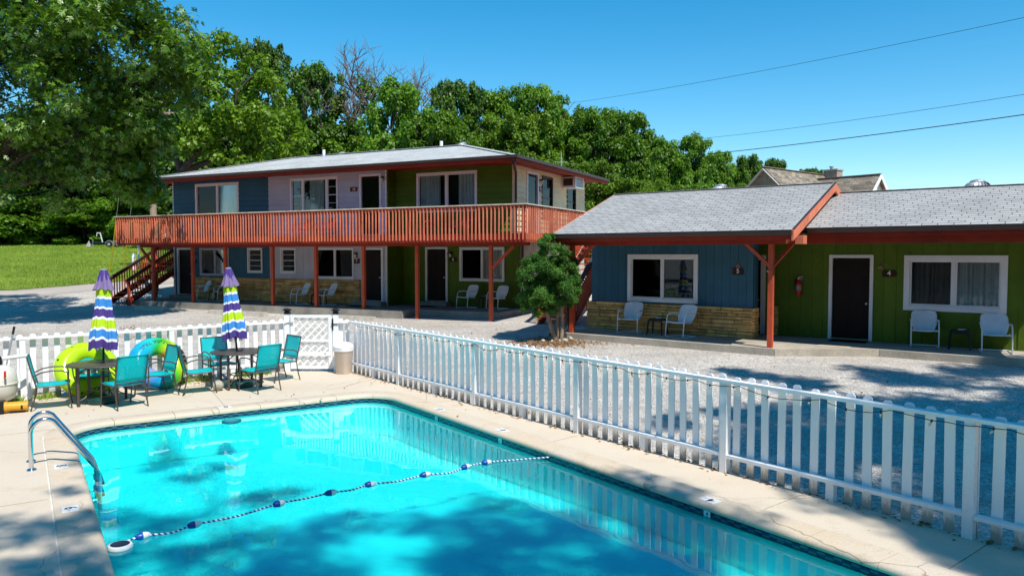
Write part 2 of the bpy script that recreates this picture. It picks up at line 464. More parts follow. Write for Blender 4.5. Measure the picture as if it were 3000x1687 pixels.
def canopy_mat():
    """printed stripes of the umbrella cloth, by the cloth's own length from hem (0) to top (1)"""
    m, nt, b = newmat("striped_canopy")
    tc = nt.nodes.new("ShaderNodeTexCoord")
    dv = nt.nodes.new("ShaderNodeAttribute")
    dv.attribute_name = "stripe"
    P = (0.075, 0.045, 0.22); W = (0.80, 0.80, 0.82); L = (0.44, 0.62, 0.02); B = (0.05, 0.24, 0.60)
    seq = [(0, P), (0.105, W), (0.137, B), (0.237, W), (0.268, L), (0.372, W), (0.405, P), (0.505, W), (0.535, B), (0.635, W), (0.665, L), (0.765, W), (0.80, P)]
    c = ramp(nt, dv.outputs['Fac'], seq, 'CONSTANT')
    c = mixrgb(nt, 1.0, c, ramp(nt, noise(nt, pos(nt), 30, 3), [(0.3, 0.93), (0.7, 1.06)]), 'MULTIPLY')
    nt.links.new(c, b.inputs["Base Color"])
    b.inputs["Roughness"].default_value = 0.8
    b.inputs["Specular IOR Level"].default_value = 0.15
    return m
CANOPY = canopy_mat()
CANTOP = mat("faded_purple_cloth", (0.215, 0.155, 0.305), 0.85, 0.12, 0.1, 5, fine=0.06)
LIMEF = mat("lime_vinyl", (0.42, 0.66, 0.004), 0.18, 0.5, 0.06, 3, fine=0.02)

def rainbow_mat():
    m, nt, b = newmat("rainbow_vinyl")
    tc = nt.nodes.new("ShaderNodeTexCoord")
    sx = nt.nodes.new("ShaderNodeSeparateXYZ")
    nt.links.new(tc.outputs["Object"], sx.inputs[0])
    at = node(nt, "ShaderNodeMath", operation='ARCTAN2')
    nt.links.new(sx.outputs[1], at.inputs[0]); nt.links.new(sx.outputs[0], at.inputs[1])
    mr = node(nt, "ShaderNodeMapRange")
    mr.inputs[1].default_value = -PI; mr.inputs[2].default_value = PI
    nt.links.new(at.outputs[0], mr.inputs[0])
    ln = nt.nodes.new("ShaderNodeVectorMath"); ln.operation = 'LENGTH'
    nt.links.new(tc.outputs["Object"], ln.inputs[0])
    wob = node(nt, "ShaderNodeMath", operation='MULTIPLY_ADD')
    nt.links.new(ln.outputs["Value"], wob.inputs[0]); wob.inputs[1].default_value = 0.22
    nt.links.new(mr.outputs[0], wob.inputs[2])
    sb = node(nt, "ShaderNodeMath", operation='SUBTRACT'); sb.inputs[1].default_value = 0.08
    nt.links.new(wob.outputs[0], sb.inputs[0])
    fr = node(nt, "ShaderNodeMath", operation='FRACT')
    nt.links.new(sb.outputs[0], fr.inputs[0])
    bl = (0.01, 0.27, 0.62); aq = (0.01, 0.50, 0.50); gr = (0.03, 0.45, 0.03); li = (0.42, 0.66, 0.01); ye = (0.75, 0.60, 0.02); pu = (0.25, 0.28, 0.55); orr = (0.75, 0.35, 0.03)
    c = ramp(nt, fr.outputs[0], [(0, bl), (0.12, pu), (0.22, bl), (0.30, aq), (0.36, gr), (0.44, li), (0.52, li), (0.58, ye), (0.62, orr), (0.66, li), (0.74, gr), (0.82, aq), (0.9, (0.01, 0.38, 0.6)), (1, bl)])
    nt.links.new(c, b.inputs["Base Color"])
    b.inputs["Roughness"].default_value = 0.18
    b.inputs["Specular IOR Level"].default_value = 0.5
    return m
RAINBOW = rainbow_mat()

def rope_mat():
    m, nt, b = newmat("twisted_rope")
    tc = nt.nodes.new("ShaderNodeTexCoord")
    w = node(nt, "ShaderNodeTexWave", Scale=9.0, Distortion=0.6)
    w.bands_direction = 'DIAGONAL'
    nt.links.new(tc.outputs["Object"], w.inputs["Vector"])
    c = mixrgb(nt, ramp(nt, w.outputs[0], [(0.45, 0), (0.55, 1)]), (0.02, 0.06, 0.22), (0.72, 0.74, 0.76))
    nt.links.new(c, b.inputs["Base Color"])
    b.inputs["Roughness"].default_value = 0.7
    return m
ROPE = rope_mat()

# ------------------------------------------------------------------ mesh helpers
class MB:
    def __init__(s):
        s.v = []; s.f = []; s.m = []
    def add(s, vs, fs, m=0):
        o = len(s.v)
        s.v += [tuple(q) for q in vs]
        for f in fs:
            s.f.append(tuple(i + o for i in f)); s.m.append(m)
        return s
    def box(s, x0, x1, y0, y1, z0, z1, m=0):
        return s.add([(x0, y0, z0), (x1, y0, z0), (x1, y1, z0), (x0, y1, z0), (x0, y0, z1), (x1, y0, z1), (x1, y1, z1), (x0, y1, z1)],
                     [(3, 2, 1, 0), (4, 5, 6, 7), (0, 1, 5, 4), (1, 2, 6, 5), (2, 3, 7, 6), (3, 0, 4, 7)], m)
    def bar(s, p0, p1, w, h, m=0, up=(0, 0, 1)):
        p0 = Vector(p0); p1 = Vector(p1); d = (p1 - p0).normalized()
        r = d.cross(Vector(up))
        r = r.normalized() if r.length > 1e-6 else Vector((1, 0, 0))
        u = r.cross(d)
        vs = []
        for p in (p0, p1):
            for a, b_ in ((-1, -1), (1, -1), (1, 1), (-1, 1)):
                vs.append(p + r * (a * w / 2) + u * (b_ * h / 2))
        return s.add(vs, [(3, 2, 1, 0), (4, 5, 6, 7), (0, 1, 5, 4), (1, 2, 6, 5), (2, 3, 7, 6), (3, 0, 4, 7)], m)
    def tube(s, pts, r, n=8, m=0, cap=True, closed=False):
        pts = [Vector(p) for p in pts]
        N = len(pts)
        rs = r if isinstance(r, (list, tuple)) else [r] * N
        vs = []; fs = []
        prev = None
        for i, p in enumerate(pts):
            if closed:
                t = pts[(i + 1) % N] - pts[i - 1]
            else:
                t = pts[min(i + 1, N - 1)] - pts[max(i - 1, 0)]
            t.normalize()
            if prev is None:
                a = Vector((0, 0, 1)) if abs(t.z) < 0.9 else Vector((1, 0, 0))
                x = t.cross(a).normalized()
            else:
                x = prev - t * prev.dot(t)
                x = x.normalized() if x.length > 1e-6 else prev
            prev = x
            y = t.cross(x)
            for k in range(n):
                an = 2 * PI * k / n
                vs.append(p + (x * math.cos(an) + y * math.sin(an)) * rs[i])
        L = N if closed else N - 1
        for i in range(L):
            j = (i + 1) % N
            for k in range(n):
                k2 = (k + 1) % n
                fs.append((i * n + k, i * n + k2, j * n + k2, j * n + k))
        if cap and not closed:
            fs.append(tuple(reversed(range(n))))
            fs.append(tuple((N - 1) * n + k for k in range(n)))
        return s.add(vs, fs, m)
    def cyl(s, p0, p1, r0, r1=None, n=12, m=0, cap=True):
        return s.tube([p0, p1], [r0, r0 if r1 is None else r1], n, m, cap)
    def lathe(s, prof, n=20, c=(0, 0, 0), m=0):
        vs = []; fs = []
        for r, z in prof:
            for k in range(n):
                a = 2 * PI * k / n
                vs.append((c[0] + r * math.cos(a), c[1] + r * math.sin(a), c[2] + z))
        for i in range(len(prof) - 1):
            for k in range(n):
                k2 = (k + 1) % n
                fs.append((i * n + k, i * n + k2, (i + 1) * n + k2, (i + 1) * n + k))
        if prof[0][0] > 1e-4: fs.append(tuple(reversed(range(n))))
        if prof[-1][0] > 1e-4: fs.append(tuple((len(prof) - 1) * n + k for k in range(n)))
        return s.add(vs, fs, m)
    def prism(s, poly, z0, z1, m=0):
        n = len(poly)
        vs = [(x, y, z0) for x, y in poly] + [(x, y, z1) for x, y in poly]
        fs = [tuple(reversed(range(n))), tuple(range(n, 2 * n))] + [(i, (i + 1) % n, n + (i + 1) % n, n + i) for i in range(n)]
        return s.add(vs, fs, m)
    def map(s, fn):
        s.v = [tuple(fn(*q)) for q in s.v]
        return s
    def mesh(s, name, mats, smooth=None, recalc=True):
        me = bpy.data.meshes.new(name)
        me.from_pydata(s.v, [], s.f)
        for mm in (mats if isinstance(mats, (list, tuple)) else [mats]):
            me.materials.append(mm)
        if any(s.m):
            me.polygons.foreach_set("material_index", s.m)
        if recalc:
            bm = bmesh.new(); bm.from_mesh(me)
            bmesh.ops.recalc_face_normals(bm, faces=bm.faces)
            bm.to_mesh(me); bm.free()
        if smooth is not None:
            me.polygons.foreach_set("use_smooth", [True] * len(me.polygons))
            me.set_sharp_from_angle(angle=math.radians(smooth))
        return me
    def build(s, name, mats, parent=None, smooth=None, loc=None, rot=None, recalc=True):
        return link(name, s.mesh(name, mats, smooth, recalc), parent, loc, rot)

def link(name, data, parent=None, loc=None, rot=None, scale=None):
    o = bpy.data.objects.new(name, data)
    COL.objects.link(o)
    if parent: o.parent = parent
    if loc is not None: o.location = loc
    if rot is not None: o.rotation_euler = rot
    if scale is not None: o.scale = scale
    return o

def tag(o, label, cat, group=None):
    o['label'] = label; o['category'] = cat
    if group: o['group'] = group
    return o

def thing(name, label, cat, loc=(0, 0, 0), rotz=0.0, group=None, rot=None):
    o = link(name, None, None, loc, rot if rot else (0, 0, rotz))
    o.empty_display_size = 0.2
    return tag(o, label, cat, group)

def struct(o):
    o['kind'] = 'structure'
    return o

def stuff(o):
    o['kind'] = 'stuff'
    return o

def copy_tree(root, loc=None, rotz=None, label=None, mat_swap=None, group=None):
    r = root.copy(); COL.objects.link(r)
    if loc is not None: r.location = loc
    if rotz is not None: r.rotation_euler = (0, 0, rotz)
    if label: r['label'] = label
    if group: r['group'] = group
    def rec(src, dst):
        for ch in list(src.children):
            c = ch.copy(); COL.objects.link(c); c.parent = dst
            if mat_swap and c.type == 'MESH':
                for i, sl_ in enumerate(c.material_slots):
                    if sl_.material in mat_swap:
                        nm_ = mat_swap[sl_.material]; sl_.link = 'OBJECT'; sl_.material = nm_
            rec(ch, c)
    rec(root, r)
    return r

_tc = {}
def text_geo(txt, size=1.0, extrude=0.0, bold=0.0, align='CENTER'):
    key = (txt, extrude, bold, align)
    if key not in _tc:
        cu = bpy.data.curves.new("t", 'FONT')
        cu.body = txt; cu.align_x = align; cu.align_y = 'CENTER'; cu.size = 1.0
        cu.extrude = extrude; cu.offset = bold; cu.resolution_u = 3
        o = bpy.data.objects.new("t", cu); COL.objects.link(o)
        bpy.context.view_layer.update()
        me = o.to_mesh()
        vs = [tuple(v.co) for v in me.vertices]; fs = [tuple(p.vertices) for p in me.polygons]
        o.to_mesh_clear()
        bpy.data.objects.remove(o); bpy.data.curves.remove(cu)
        _tc[key] = (vs, fs)
    vs, fs = _tc[key]
    return [(x * size, y * size, z * size) for x, y, z in vs], fs

def arc(c, r, a0, a1, n, plane='xz'):
    out = []
    for i in range(n + 1):
        a = math.radians(a0 + (a1 - a0) * i / n)
        p, q = r * math.cos(a), r * math.sin(a)
        out.append((c[0] + p, c[1], c[2] + q) if plane == 'xz' else ((c[0], c[1] + p, c[2] + q) if plane == 'yz' else (c[0] + p, c[1] + q, c[2])))
    return out

# ------------------------------------------------------------------ the two building frames: local x runs along the front, local y into the house
class Frame:
    def __init__(s, ang, u0, v0):
        s.e = np.array([math.sin(ang), -math.cos(ang)]); s.n = np.array([math.cos(ang), math.sin(ang)])
        s.u0, s.v0 = u0, v0
        s.rotz = math.atan2(s.e[1], s.e[0])
    def world(s, u, v, z=0.0):
        p = s.e * u + s.n * v
        return (float(p[0]), float(p[1]), z)
FL = Frame(math.radians(63.8), -28.89, 23.95)      # two-storey house
FR = Frame(math.radians(52.48), -11.8, 19.2)       # low house

# ------------------------------------------------------------------ ground heights
DECKPOLY = [(-3.67, 17.10), (-5.15, 17.22), (-7.06, 15.53), (-9.04, 13.82), (-14.0, 9.56), (-14.0, -8.0), (9.0, -8.0), (9.0, 1.3)]
ANCH = [(-2.3, 15.5, -.06), (1.1, 11.3, -.06), (4.5, 7.1, -.06), (9.2, 1.2, -.06), (-3.7, 17.3, -.05), (-5.2, 17.5, -.05), (-7.1, 15.7, -.06), (-9.1, 14, -.06), (-14, 9.7, -.08),
        (1.5, 20.5, .34), (3.8, 18.9, .33), (6.1, 17.2, .33), (8.5, 17.1, .33), (10.5, 15.3, .33), (13, 13.3, .33), (17, 11, .3),
        (-15.6, 31.5, .41), (-12, 29.6, .38), (-8.4, 28.0, .37), (-4.0, 25.8, .40), (-0.2, 24.6, .46), (-19, 33, .52),
        (-17, 27.5, .36), (-20, 25, .34), (-14, 21, .22), (-19, 17, .12), (-9, 20, .14), (-3, 21, .24), (0, 18, .16), (4, 14, .10), (8, 10, .06),
        (-25, 36, .85), (-22, 44, 1.6), (-14, 45, 1.55), (-25, 55, 2.6), (-25, 63, 3.28), (-40, 63, 3.3), (-12, 60, 2.9), (-40, 40, 1.2), (-40, 50, 2.2), (-16, 63, 3.25),
        (1, 24, .44), (2, 28, .55), (6, 24, .45), (10, 40, 1.2), (0, 52, 1.9), (25, 55, 2.2), (25, 30, .7), (14, 22, .5),
        (-60, 110, 5), (0, 110, 4.5), (60, 110, 3.5), (70, 0, 0), (-70, 0, 0), (0, -70, -.3), (-30, 10, 0), (25, 3, .1), (0, -15, -.1), (-40, 80, 4.2), (0, 75, 3.2), (40, 75, 3)]
_A = np.array(ANCH)
_K = np.linalg.norm(_A[:, None, :2] - _A[None, :, :2], axis=2)
_M = np.zeros((len(_A) + 1, len(_A) + 1)); _M[:-1, :-1] = _K; _M[-1, :-1] = 1; _M[:-1, -1] = 1
_W = np.linalg.solve(_M, np.append(_A[:, 2], 0))
def ground_z(x, y):
    x = np.asarray(x, float); y = np.asarray(y, float)
    d = np.sqrt((x[..., None] - _A[:, 0]) ** 2 + (y[..., None] - _A[:, 1]) ** 2)
    return d @ _W[:-1] + _W[-1]
def GZ(x, y):
    return float(ground_z(np.array([x]), np.array([y]))[0])
def inpoly(x, y, poly):
    c = np.zeros(np.shape(x), bool); n = len(poly)
    for i in range(n):
        x0, y0 = poly[i]; x1, y1 = poly[(i + 1) % n]
        if y0 == y1: continue
        k = ((y0 > y) != (y1 > y)) & (x < (x1 - x0) * (y - y0) / (y1 - y0) + x0)
        c ^= k
    return c

# pool frame: s across, t along
PS = np.array([0.836, 0.549]); PT = np.array([-0.549, 0.836])
def ST(s_, t_, z=0.0):
    p = PS * s_ + PT * t_
    return (float(p[0]), float(p[1]), z)
PC = [(0.60, 13.5), (0.60, 1.5), (6.30, 1.5), (5.80, 13.5)]     # pool corners in (s, t), counter-clockwise from far left
def rounded(corners, r, n=8):
    out = []
    N = len(corners)
    for i in range(N):
        p = np.array(corners[i]); a = np.array(corners[i - 1]) - p; b = np.array(corners[(i + 1) % N]) - p
        a /= np.linalg.norm(a); b /= np.linalg.norm(b)
        bis = a + b; bis /= np.linalg.norm(bis)
        half = math.acos(np.clip(a @ b, -1, 1)) / 2
        dist = r / math.sin(half); cen = p + bis * dist
        q0 = p + a * (r / math.tan(half)); q1 = p + b * (r / math.tan(half))
        a0 = math.atan2(*(q0 - cen)[::-1]); a1 = math.atan2(*(q1 - cen)[::-1])
        d = (a1 - a0 + PI) % (2 * PI) - PI
        for k in range(n + 1):
            an = a0 + d * k / n
            out.append((cen[0] + r * math.cos(an), cen[1] + r * math.sin(an)))
    return out
def offset_corners(c, d):
    """grow the quad outwards by d"""
    N = len(c); L = []
    for i in range(N):
        p, q = np.array(c[i]), np.array(c[(i + 1) % N])
        e = (q - p) / np.linalg.norm(q - p)
        nrm = np.array([e[1], -e[0]])
        L.append((p + nrm * d, e))
    out = []
    for i in range(N):
        (p, e), (q, g) = L[i - 1], L[i]
        t = np.linalg.solve(np.array([[e[0], -g[0]], [e[1], -g[1]]]), q - p)[0]
        out.append(tuple(p + e * t))
    return out

# ground sheet (open under the pool)
xs = np.concatenate([np.linspace(-420, -60, 19)[:-1], np.linspace(-60, -24, 25)[:-1], np.arange(-24, 20, .4), np.linspace(20, 60, 24)[:-1] + .0, np.linspace(60, 420, 19)])
ys = np.concatenate([np.linspace(-420, -20, 17)[:-1], np.linspace(-20, 0, 11)[:-1], np.arange(0, 36, .4), np.linspace(36, 90, 46)[:-1], np.linspace(90, 600, 20)])
GX, GY = np.meshgrid(xs, ys)
GZZ = ground_z(GX, GY)
GZZ = np.where(np.hypot(GX, GY) > 110, 0.25 * GZZ + 2.5, GZZ)
ins = inpoly(GX, GY, DECKPOLY)
GZZ = np.where(ins, np.minimum(GZZ, -0.09), GZZ)
hole = rounded(offset_corners(PC, 0.2), 0.5)
gs = GX * PS[0] + GY * PS[1]; gt = GX * PT[0] + GY * PT[1]
def grid_mesh(name, X, Y, Z, m, keep=None):
    H, W = X.shape
    idx = np.arange(H * W).reshape(H, W)
    F = np.stack([idx[:-1, :-1], idx[:-1, 1:], idx[1:, 1:], idx[1:, :-1]], -1).reshape(-1, 4)
    if keep is not None: F = F[keep.reshape(-1)]
    me = bpy.data.meshes.new(name)
    me.vertices.add(H * W); me.vertices.foreach_set("co", np.stack([X, Y, Z], -1).astype(np.float32).ravel())
    me.loops.add(F.size); me.loops.foreach_set("vertex_index", F.astype(np.int32).ravel())
    me.polygons.add(len(F)); me.polygons.foreach_set("loop_start", np.arange(0, F.size, 4, dtype=np.int32))
    me.polygons.foreach_set("loop_total", np.full(len(F), 4, np.int32))
    me.polygons.foreach_set("use_smooth", np.ones(len(F), bool))
    me.update(calc_edges=True)
    me.materials.append(m)
    return me
quad_in = np.ones((len(ys) - 1, len(xs) - 1), bool)
vin = inpoly(gs, gt, [(0.45, 13.65), (0.45, 1.35), (6.45, 1.35), (5.95, 13.65)])
anyin = vin[:-1, :-1] | vin[1:, :-1] | vin[:-1, 1:] | vin[1:, 1:]
# remove every cell near the basin; the deck slab covers the gap
struct(link("ground", grid_mesh("ground", GX, GY, GZZ, GRAVEL, ~anyin)))

# road and grass field: strips between two polylines, draped on the ground
def strip(name, A, B, nx, ny, lift, m, jit=0.0):
    A = np.array(A, float); B = np.array(B, float)
    def res(P, n):
        d = np.concatenate([[0], np.cumsum(np.linalg.norm(np.diff(P, axis=0), axis=1))])
        t = np.linspace(0, d[-1], n)
        return np.stack([np.interp(t, d, P[:, 0]), np.interp(t, d, P[:, 1])], -1)
    a, b = res(A, nx), res(B, nx)
    if jit:
        r = np.random.RandomState(3)
        a = a + r.normal(0, jit, a.shape)
    k = np.linspace(0, 1, ny)[:, None, None]
    P = a[None] * (1 - k) + b[None] * k
    return struct(link(name, grid_mesh(name, P[..., 0], P[..., 1], ground_z(P[..., 0], P[..., 1]) + lift, m)))
FIELD_NEAR = [(-60, 28.5), (-36, 35.5), (-24.5, 36.6), (-22.6, 38.6), (-20.6, 40.6), (-18.6, 43), (-16.5, 46.5), (-10, 52), (0, 56)]
FIELD_FAR = [(-75, 70), (-45, 68), (-30, 66.5), (-20, 66), (-12, 66), (0, 66)]
strip("grass_field", FIELD_NEAR, FIELD_FAR, 160, 60, .03, GRASS, .12)
ROAD_NEAR = [(-60, 23.5), (-36, 30.5), (-25, 32.2), (-22.8, 34.4), (-20.6, 37), (-17.5, 40.5), (-14, 44), (-9, 48.5), (0, 52.5)]
strip("road", ROAD_NEAR, FIELD_NEAR, 120, 8, .012, ASPH)

# grass blades over the field
def tri_cloud(name, P, Q, W, m, tint=None):
    """thin upright triangles: base at P, tip at Q, half-width vectors W"""
    n = len(P)
    V = np.stack([P - W, P + W, Q], 1).reshape(-1, 3)
    me = bpy.data.meshes.new(name)
    me.vertices.add(3 * n); me.vertices.foreach_set("co", V.astype(np.float32).ravel())
    me.loops.add(3 * n); me.loops.foreach_set("vertex_index", np.arange(3 * n, dtype=np.int32))
    me.polygons.add(n); me.polygons.foreach_set("loop_start", np.arange(0, 3 * n, 3, dtype=np.int32))
    me.polygons.foreach_set("loop_total", np.full(n, 3, np.int32))
    me.update(calc_edges=True)
    me.materials.append(m)
    return me
def blades(name, n, sampler, h, w, m, seed, lift=0.0):
    r = np.random.RandomState(seed)
    xy = sampler(r, n)
    n = len(xy)
    z = ground_z(xy[:, 0], xy[:, 1]) + lift
    P = np.column_stack([xy, z])
    hh = h * r.uniform(.5, 1.5, n)
    lean = r.normal(0, .35, (n, 2)) * hh[:, None]
    Q = P + np.column_stack([lean, hh])
    a = r.uniform(0, PI, n)
    W = np.column_stack([np.cos(a), np.sin(a), np.zeros(n)]) * (w * r.uniform(.6, 1.4, n))[:, None]
    return tri_cloud(name, P, Q, W, m)
def field_sampler(r, n):
    a = np.array(FIELD_NEAR); b = np.array(FIELD_FAR)
    t = r.uniform(0.05, 0.86, n)
    def at(P, t):
        d = np.concatenate([[0], np.cumsum(np.linalg.norm(np.diff(P, axis=0), axis=1))]); d /= d[-1]
        return np.column_stack([np.interp(t, d, P[:, 0]), np.interp(t, d, P[:, 1])])
    k = r.uniform(-.012, 1, n)[:, None] ** 1.15 if False else np.abs(r.uniform(-.02, 1, n))[:, None]
    xy = at(a, t) * (1 - k) + at(b, t) * k
    keep = (np.abs(xy[:, 0]) / xy[:, 1] < .74)
    return xy[keep]
stuff(link("grass", blades("grass", 120000, field_sampler, .085, .02, BLADE, 5, .02)))

# loose stones lying proud of the gravel sheet
def loose_stones(n, seed):
    r = np.random.RandomState(seed)
    y = 8 + 24 * r.uniform(0, 1, n) ** 1.5; x = r.uniform(-.75, .75, n) * y
    keep = ~inpoly(x, y, DECKPOLY)
    u, v = x * FR.e[0] + y * FR.e[1], x * FR.n[0] + y * FR.n[1]
    keep &= ~((v > 17.35) & (u > -11.5))
    u, v = x * FL.e[0] + y * FL.e[1], x * FL.n[0] + y * FL.n[1]
    keep &= ~((v > 21.8) & (u > -28.4) & (u < -11.6))
    x, y = x[keep], y[keep]; n = len(x)
    c = np.column_stack([x, y, ground_z(x, y) + .003]); sz = r.uniform(.008, .024, (n, 3)) * np.array([1.3, 1.1, .8])
    O = np.array([(1, 0, 0), (0, 1, 0), (-1, 0, 0), (0, -1, 0), (0, 0, 1), (0, 0, -1)], float)
    a = r.uniform(0, PI, n); ca, sa = np.cos(a), np.sin(a)
    V = O[None] * sz[:, None, :] * r.uniform(.7, 1.2, (n, 6, 1))
    V = np.stack([V[..., 0] * ca[:, None] - V[..., 1] * sa[:, None], V[..., 0] * sa[:, None] + V[..., 1] * ca[:, None], V[..., 2]], -1) + c[:, None, :]
    F = np.array([(0, 1, 4), (1, 2, 4), (2, 3, 4), (3, 0, 4), (1, 0, 5), (2, 1, 5), (3, 2, 5), (0, 3, 5)])
    idx = (np.arange(n)[:, None, None] * 6 + F[None]).reshape(-1)
    me = bpy.data.meshes.new("gravel_stones"); me.vertices.add(6 * n); me.vertices.foreach_set("co", V.astype(np.float32).ravel())
    me.loops.add(len(idx)); me.loops.foreach_set("vertex_index", idx.astype(np.int32))
    me.polygons.add(8 * n); me.polygons.foreach_set("loop_start", np.arange(0, 24 * n, 3, dtype=np.int32)); me.polygons.foreach_set("loop_total", np.full(8 * n, 3, np.int32))
    me.update(calc_edges=True); me.materials.append(mat("loose_stone", (.50, .46, .41), .9, .1, .3, 30, fine=.2))
    return me
stuff(link("gravel_stones", loose_stones(26000, 6)))

# ------------------------------------------------------------------ pool deck, coping, pool
def poly_sheet(mb, outer, holes, z, m=0):
    loops = [[Vector((x, y, 0)) for x, y in outer]] + [[Vector((x, y, 0)) for x, y in h_] for h_ in holes]
    flat = [p for l in loops for p in l]
    mb.add([(p.x, p.y, z) for p in flat], [tuple(t) for t in tessellate_polygon(loops)], m)
def st_poly(c, r, n=8):
    return [ST(a, b)[:2] for a, b in rounded(c, r, n)]
deck_hole = st_poly(offset_corners(PC, .375), .98)
mb = MB()
poly_sheet(mb, DECKPOLY, [deck_hole], 0.0)
n = len(DECKPOLY)
mb.add([(x, y, 0) for x, y in DECKPOLY] + [(x, y, -.2) for x, y in DECKPOLY], [(i, (i + 1) % n, n + (i + 1) % n, n + i) for i in range(n)])
deck = struct(mb.build("pool_deck", DECKM))
# saw-cut joints of the deck: thin dark strips laid on the slab
for (s0, t0, s1, t1) in ((6.27, 5.05, 7.62, 5.2), (6.3, 3.2, 7.8, 3.35), (6.24, 8.6, 7.2, 8.75), (6.2, 12.3, 6.75, 13.4), (3.0, 13.9, 3.2, 16.6), (-6.0, 9.6, .2, 9.62), (-6, 6.4, .2, 6.42), (-1.5, 13.4, .4, 13.45)):
    a = Vector(ST(s0, t0)); b = Vector(ST(s1, t1))
    MB().bar(a + Vector((0, 0, .0008)), b + Vector((0, 0, .0008)), .007, .004, 0).build("deck_joint", mat("joint_dark", (0.33, 0.26, 0.18), 0.9, 0.1, .3, 8) if "joint_dark" not in bpy.data.materials else bpy.data.materials["joint_dark"], deck)
seal = MB()
inn = st_poly(offset_corners(PC, .358), .96); out_ = deck_hole
n = len(inn)
seal.add([(x, y, -.004) for x, y in inn] + [(x, y, -.004) for x, y in out_], [(i, (i + 1) % n, n + (i + 1) % n, n + i) for i in range(n)])
seal.build("sealant_strip", SEALANT, deck)

pool = struct(link("swimming_pool", None, None, ST(3, 7)))
POFF = Vector(ST(3, 7))
def pmap(x, y, z):
    return (x - POFF.x, y - POFF.y, z)
# perimeter points with inward normals, evenly spaced
peri = rounded(PC, .62, 10)
def resample(P, step):
    P = np.array(P + [P[0]]); d = np.concatenate([[0], np.cumsum(np.linalg.norm(np.diff(P, axis=0), axis=1))])
    n = int(round(d[-1] / step)); t = np.linspace(0, d[-1], n, endpoint=False)
    return np.stack([np.interp(t, d, P[:, 0]), np.interp(t, d, P[:, 1])], -1), d[-1]
per, plen = resample(peri, .1)
NP = len(per)
tang = np.roll(per, -1, 0) - np.roll(per, 1, 0); tang /= np.linalg.norm(tang, axis=1)[:, None]
inward = np.stack([-tang[:, 1], tang[:, 0]], -1)          # perimeter runs counter-clockwise
prof = [(-.357, -.05), (-.357, .006), (-.345, .012), (-.06, .012), (-.02, .008), (.005, -.006), (.018, -.03), (.014, -.06), (-.02, -.070), (-.30, -.070)]
def coping_piece(i0, i1):
    m_ = MB(); vs = []; fs = []
    steps = list(range(i0, i1 + 1)); k = len(prof)
    for j, i in enumerate(steps):
        p = per[i % NP].copy(); nr = inward[i % NP]
        if j == 0: p = p + tang[i % NP] * .0025
        if j == len(steps) - 1: p = p - tang[i % NP] * .004
        for d, z in prof:
            q = p + nr * d
            vs.append(pmap(*ST(q[0], q[1], z)))
    for j in range(len(steps) - 1):
        for a in range(k):
            b = (a + 1) % k
            fs.append((j * k + a, j * k + b, (j + 1) * k + b, (j + 1) * k + a))
    fs.append(tuple(range(k))); fs.append(tuple((len(steps) - 1) * k + a for a in reversed(range(k))))
    m_.add(vs, fs)
    return m_
cuts = list(range(0, NP - 5, 7)) + [NP]
for a, b in zip(cuts[:-1], cuts[1:]):
    coping_piece(a, b).build("coping_slab", COPEM, pool, smooth=50)

def floor_z(t):
    return float(np.interp(t, [1.5, 6.8, 11.0, 13.5], [-.50, -.52, -.72, -.74]))
WL = -0.114
# basin walls
mb = MB(); vs = []; fs = []
for i in range(NP):
    p = per[i]
    vs += [pmap(*ST(p[0], p[1], -.14)), pmap(*ST(p[0], p[1], floor_z(p[1]) + .06))]
    q = p + inward[i] * .07
    vs.append(pmap(*ST(q[0], q[1], floor_z(q[1]))))
for i in range(NP):
    j = (i + 1) % NP
    fs += [(3 * i, 3 * j, 3 * j + 1, 3 * i + 1), (3 * i + 1, 3 * j + 1, 3 * j + 2, 3 * i + 2)]
mb.add(vs, fs)
mb.build("basin_wall", PLASTER, pool, smooth=60, recalc=False)
mb = MB(); T_ = list(np.linspace(1.4, 13.6, 40))
for t in T_:
    mb.v += [pmap(*ST(.5, t, floor_z(t) - .002)), pmap(*ST(6.45, t, floor_z(t) - .002))]
mb.f = [(2 * i, 2 * i + 1, 2 * i + 3, 2 * i + 2) for i in range(len(T_) - 1)]; mb.m = [0] * len(mb.f)
mb.build("basin_floor", PLASTER, pool, smooth=60)
# band behind the tiles, under the coping
mb = MB(); vs = []; fs = []
for i in range(NP):
    q = per[i] - inward[i] * .012
    vs += [pmap(*ST(q[0], q[1], -.058)), pmap(*ST(q[0], q[1], -.15))]
for i in range(NP):
    j = (i + 1) % NP
    fs.append((2 * i, 2 * j, 2 * j + 1, 2 * i + 1))
mb.add(vs, fs); mb.build("grout_band", GROUT, pool, recalc=False)
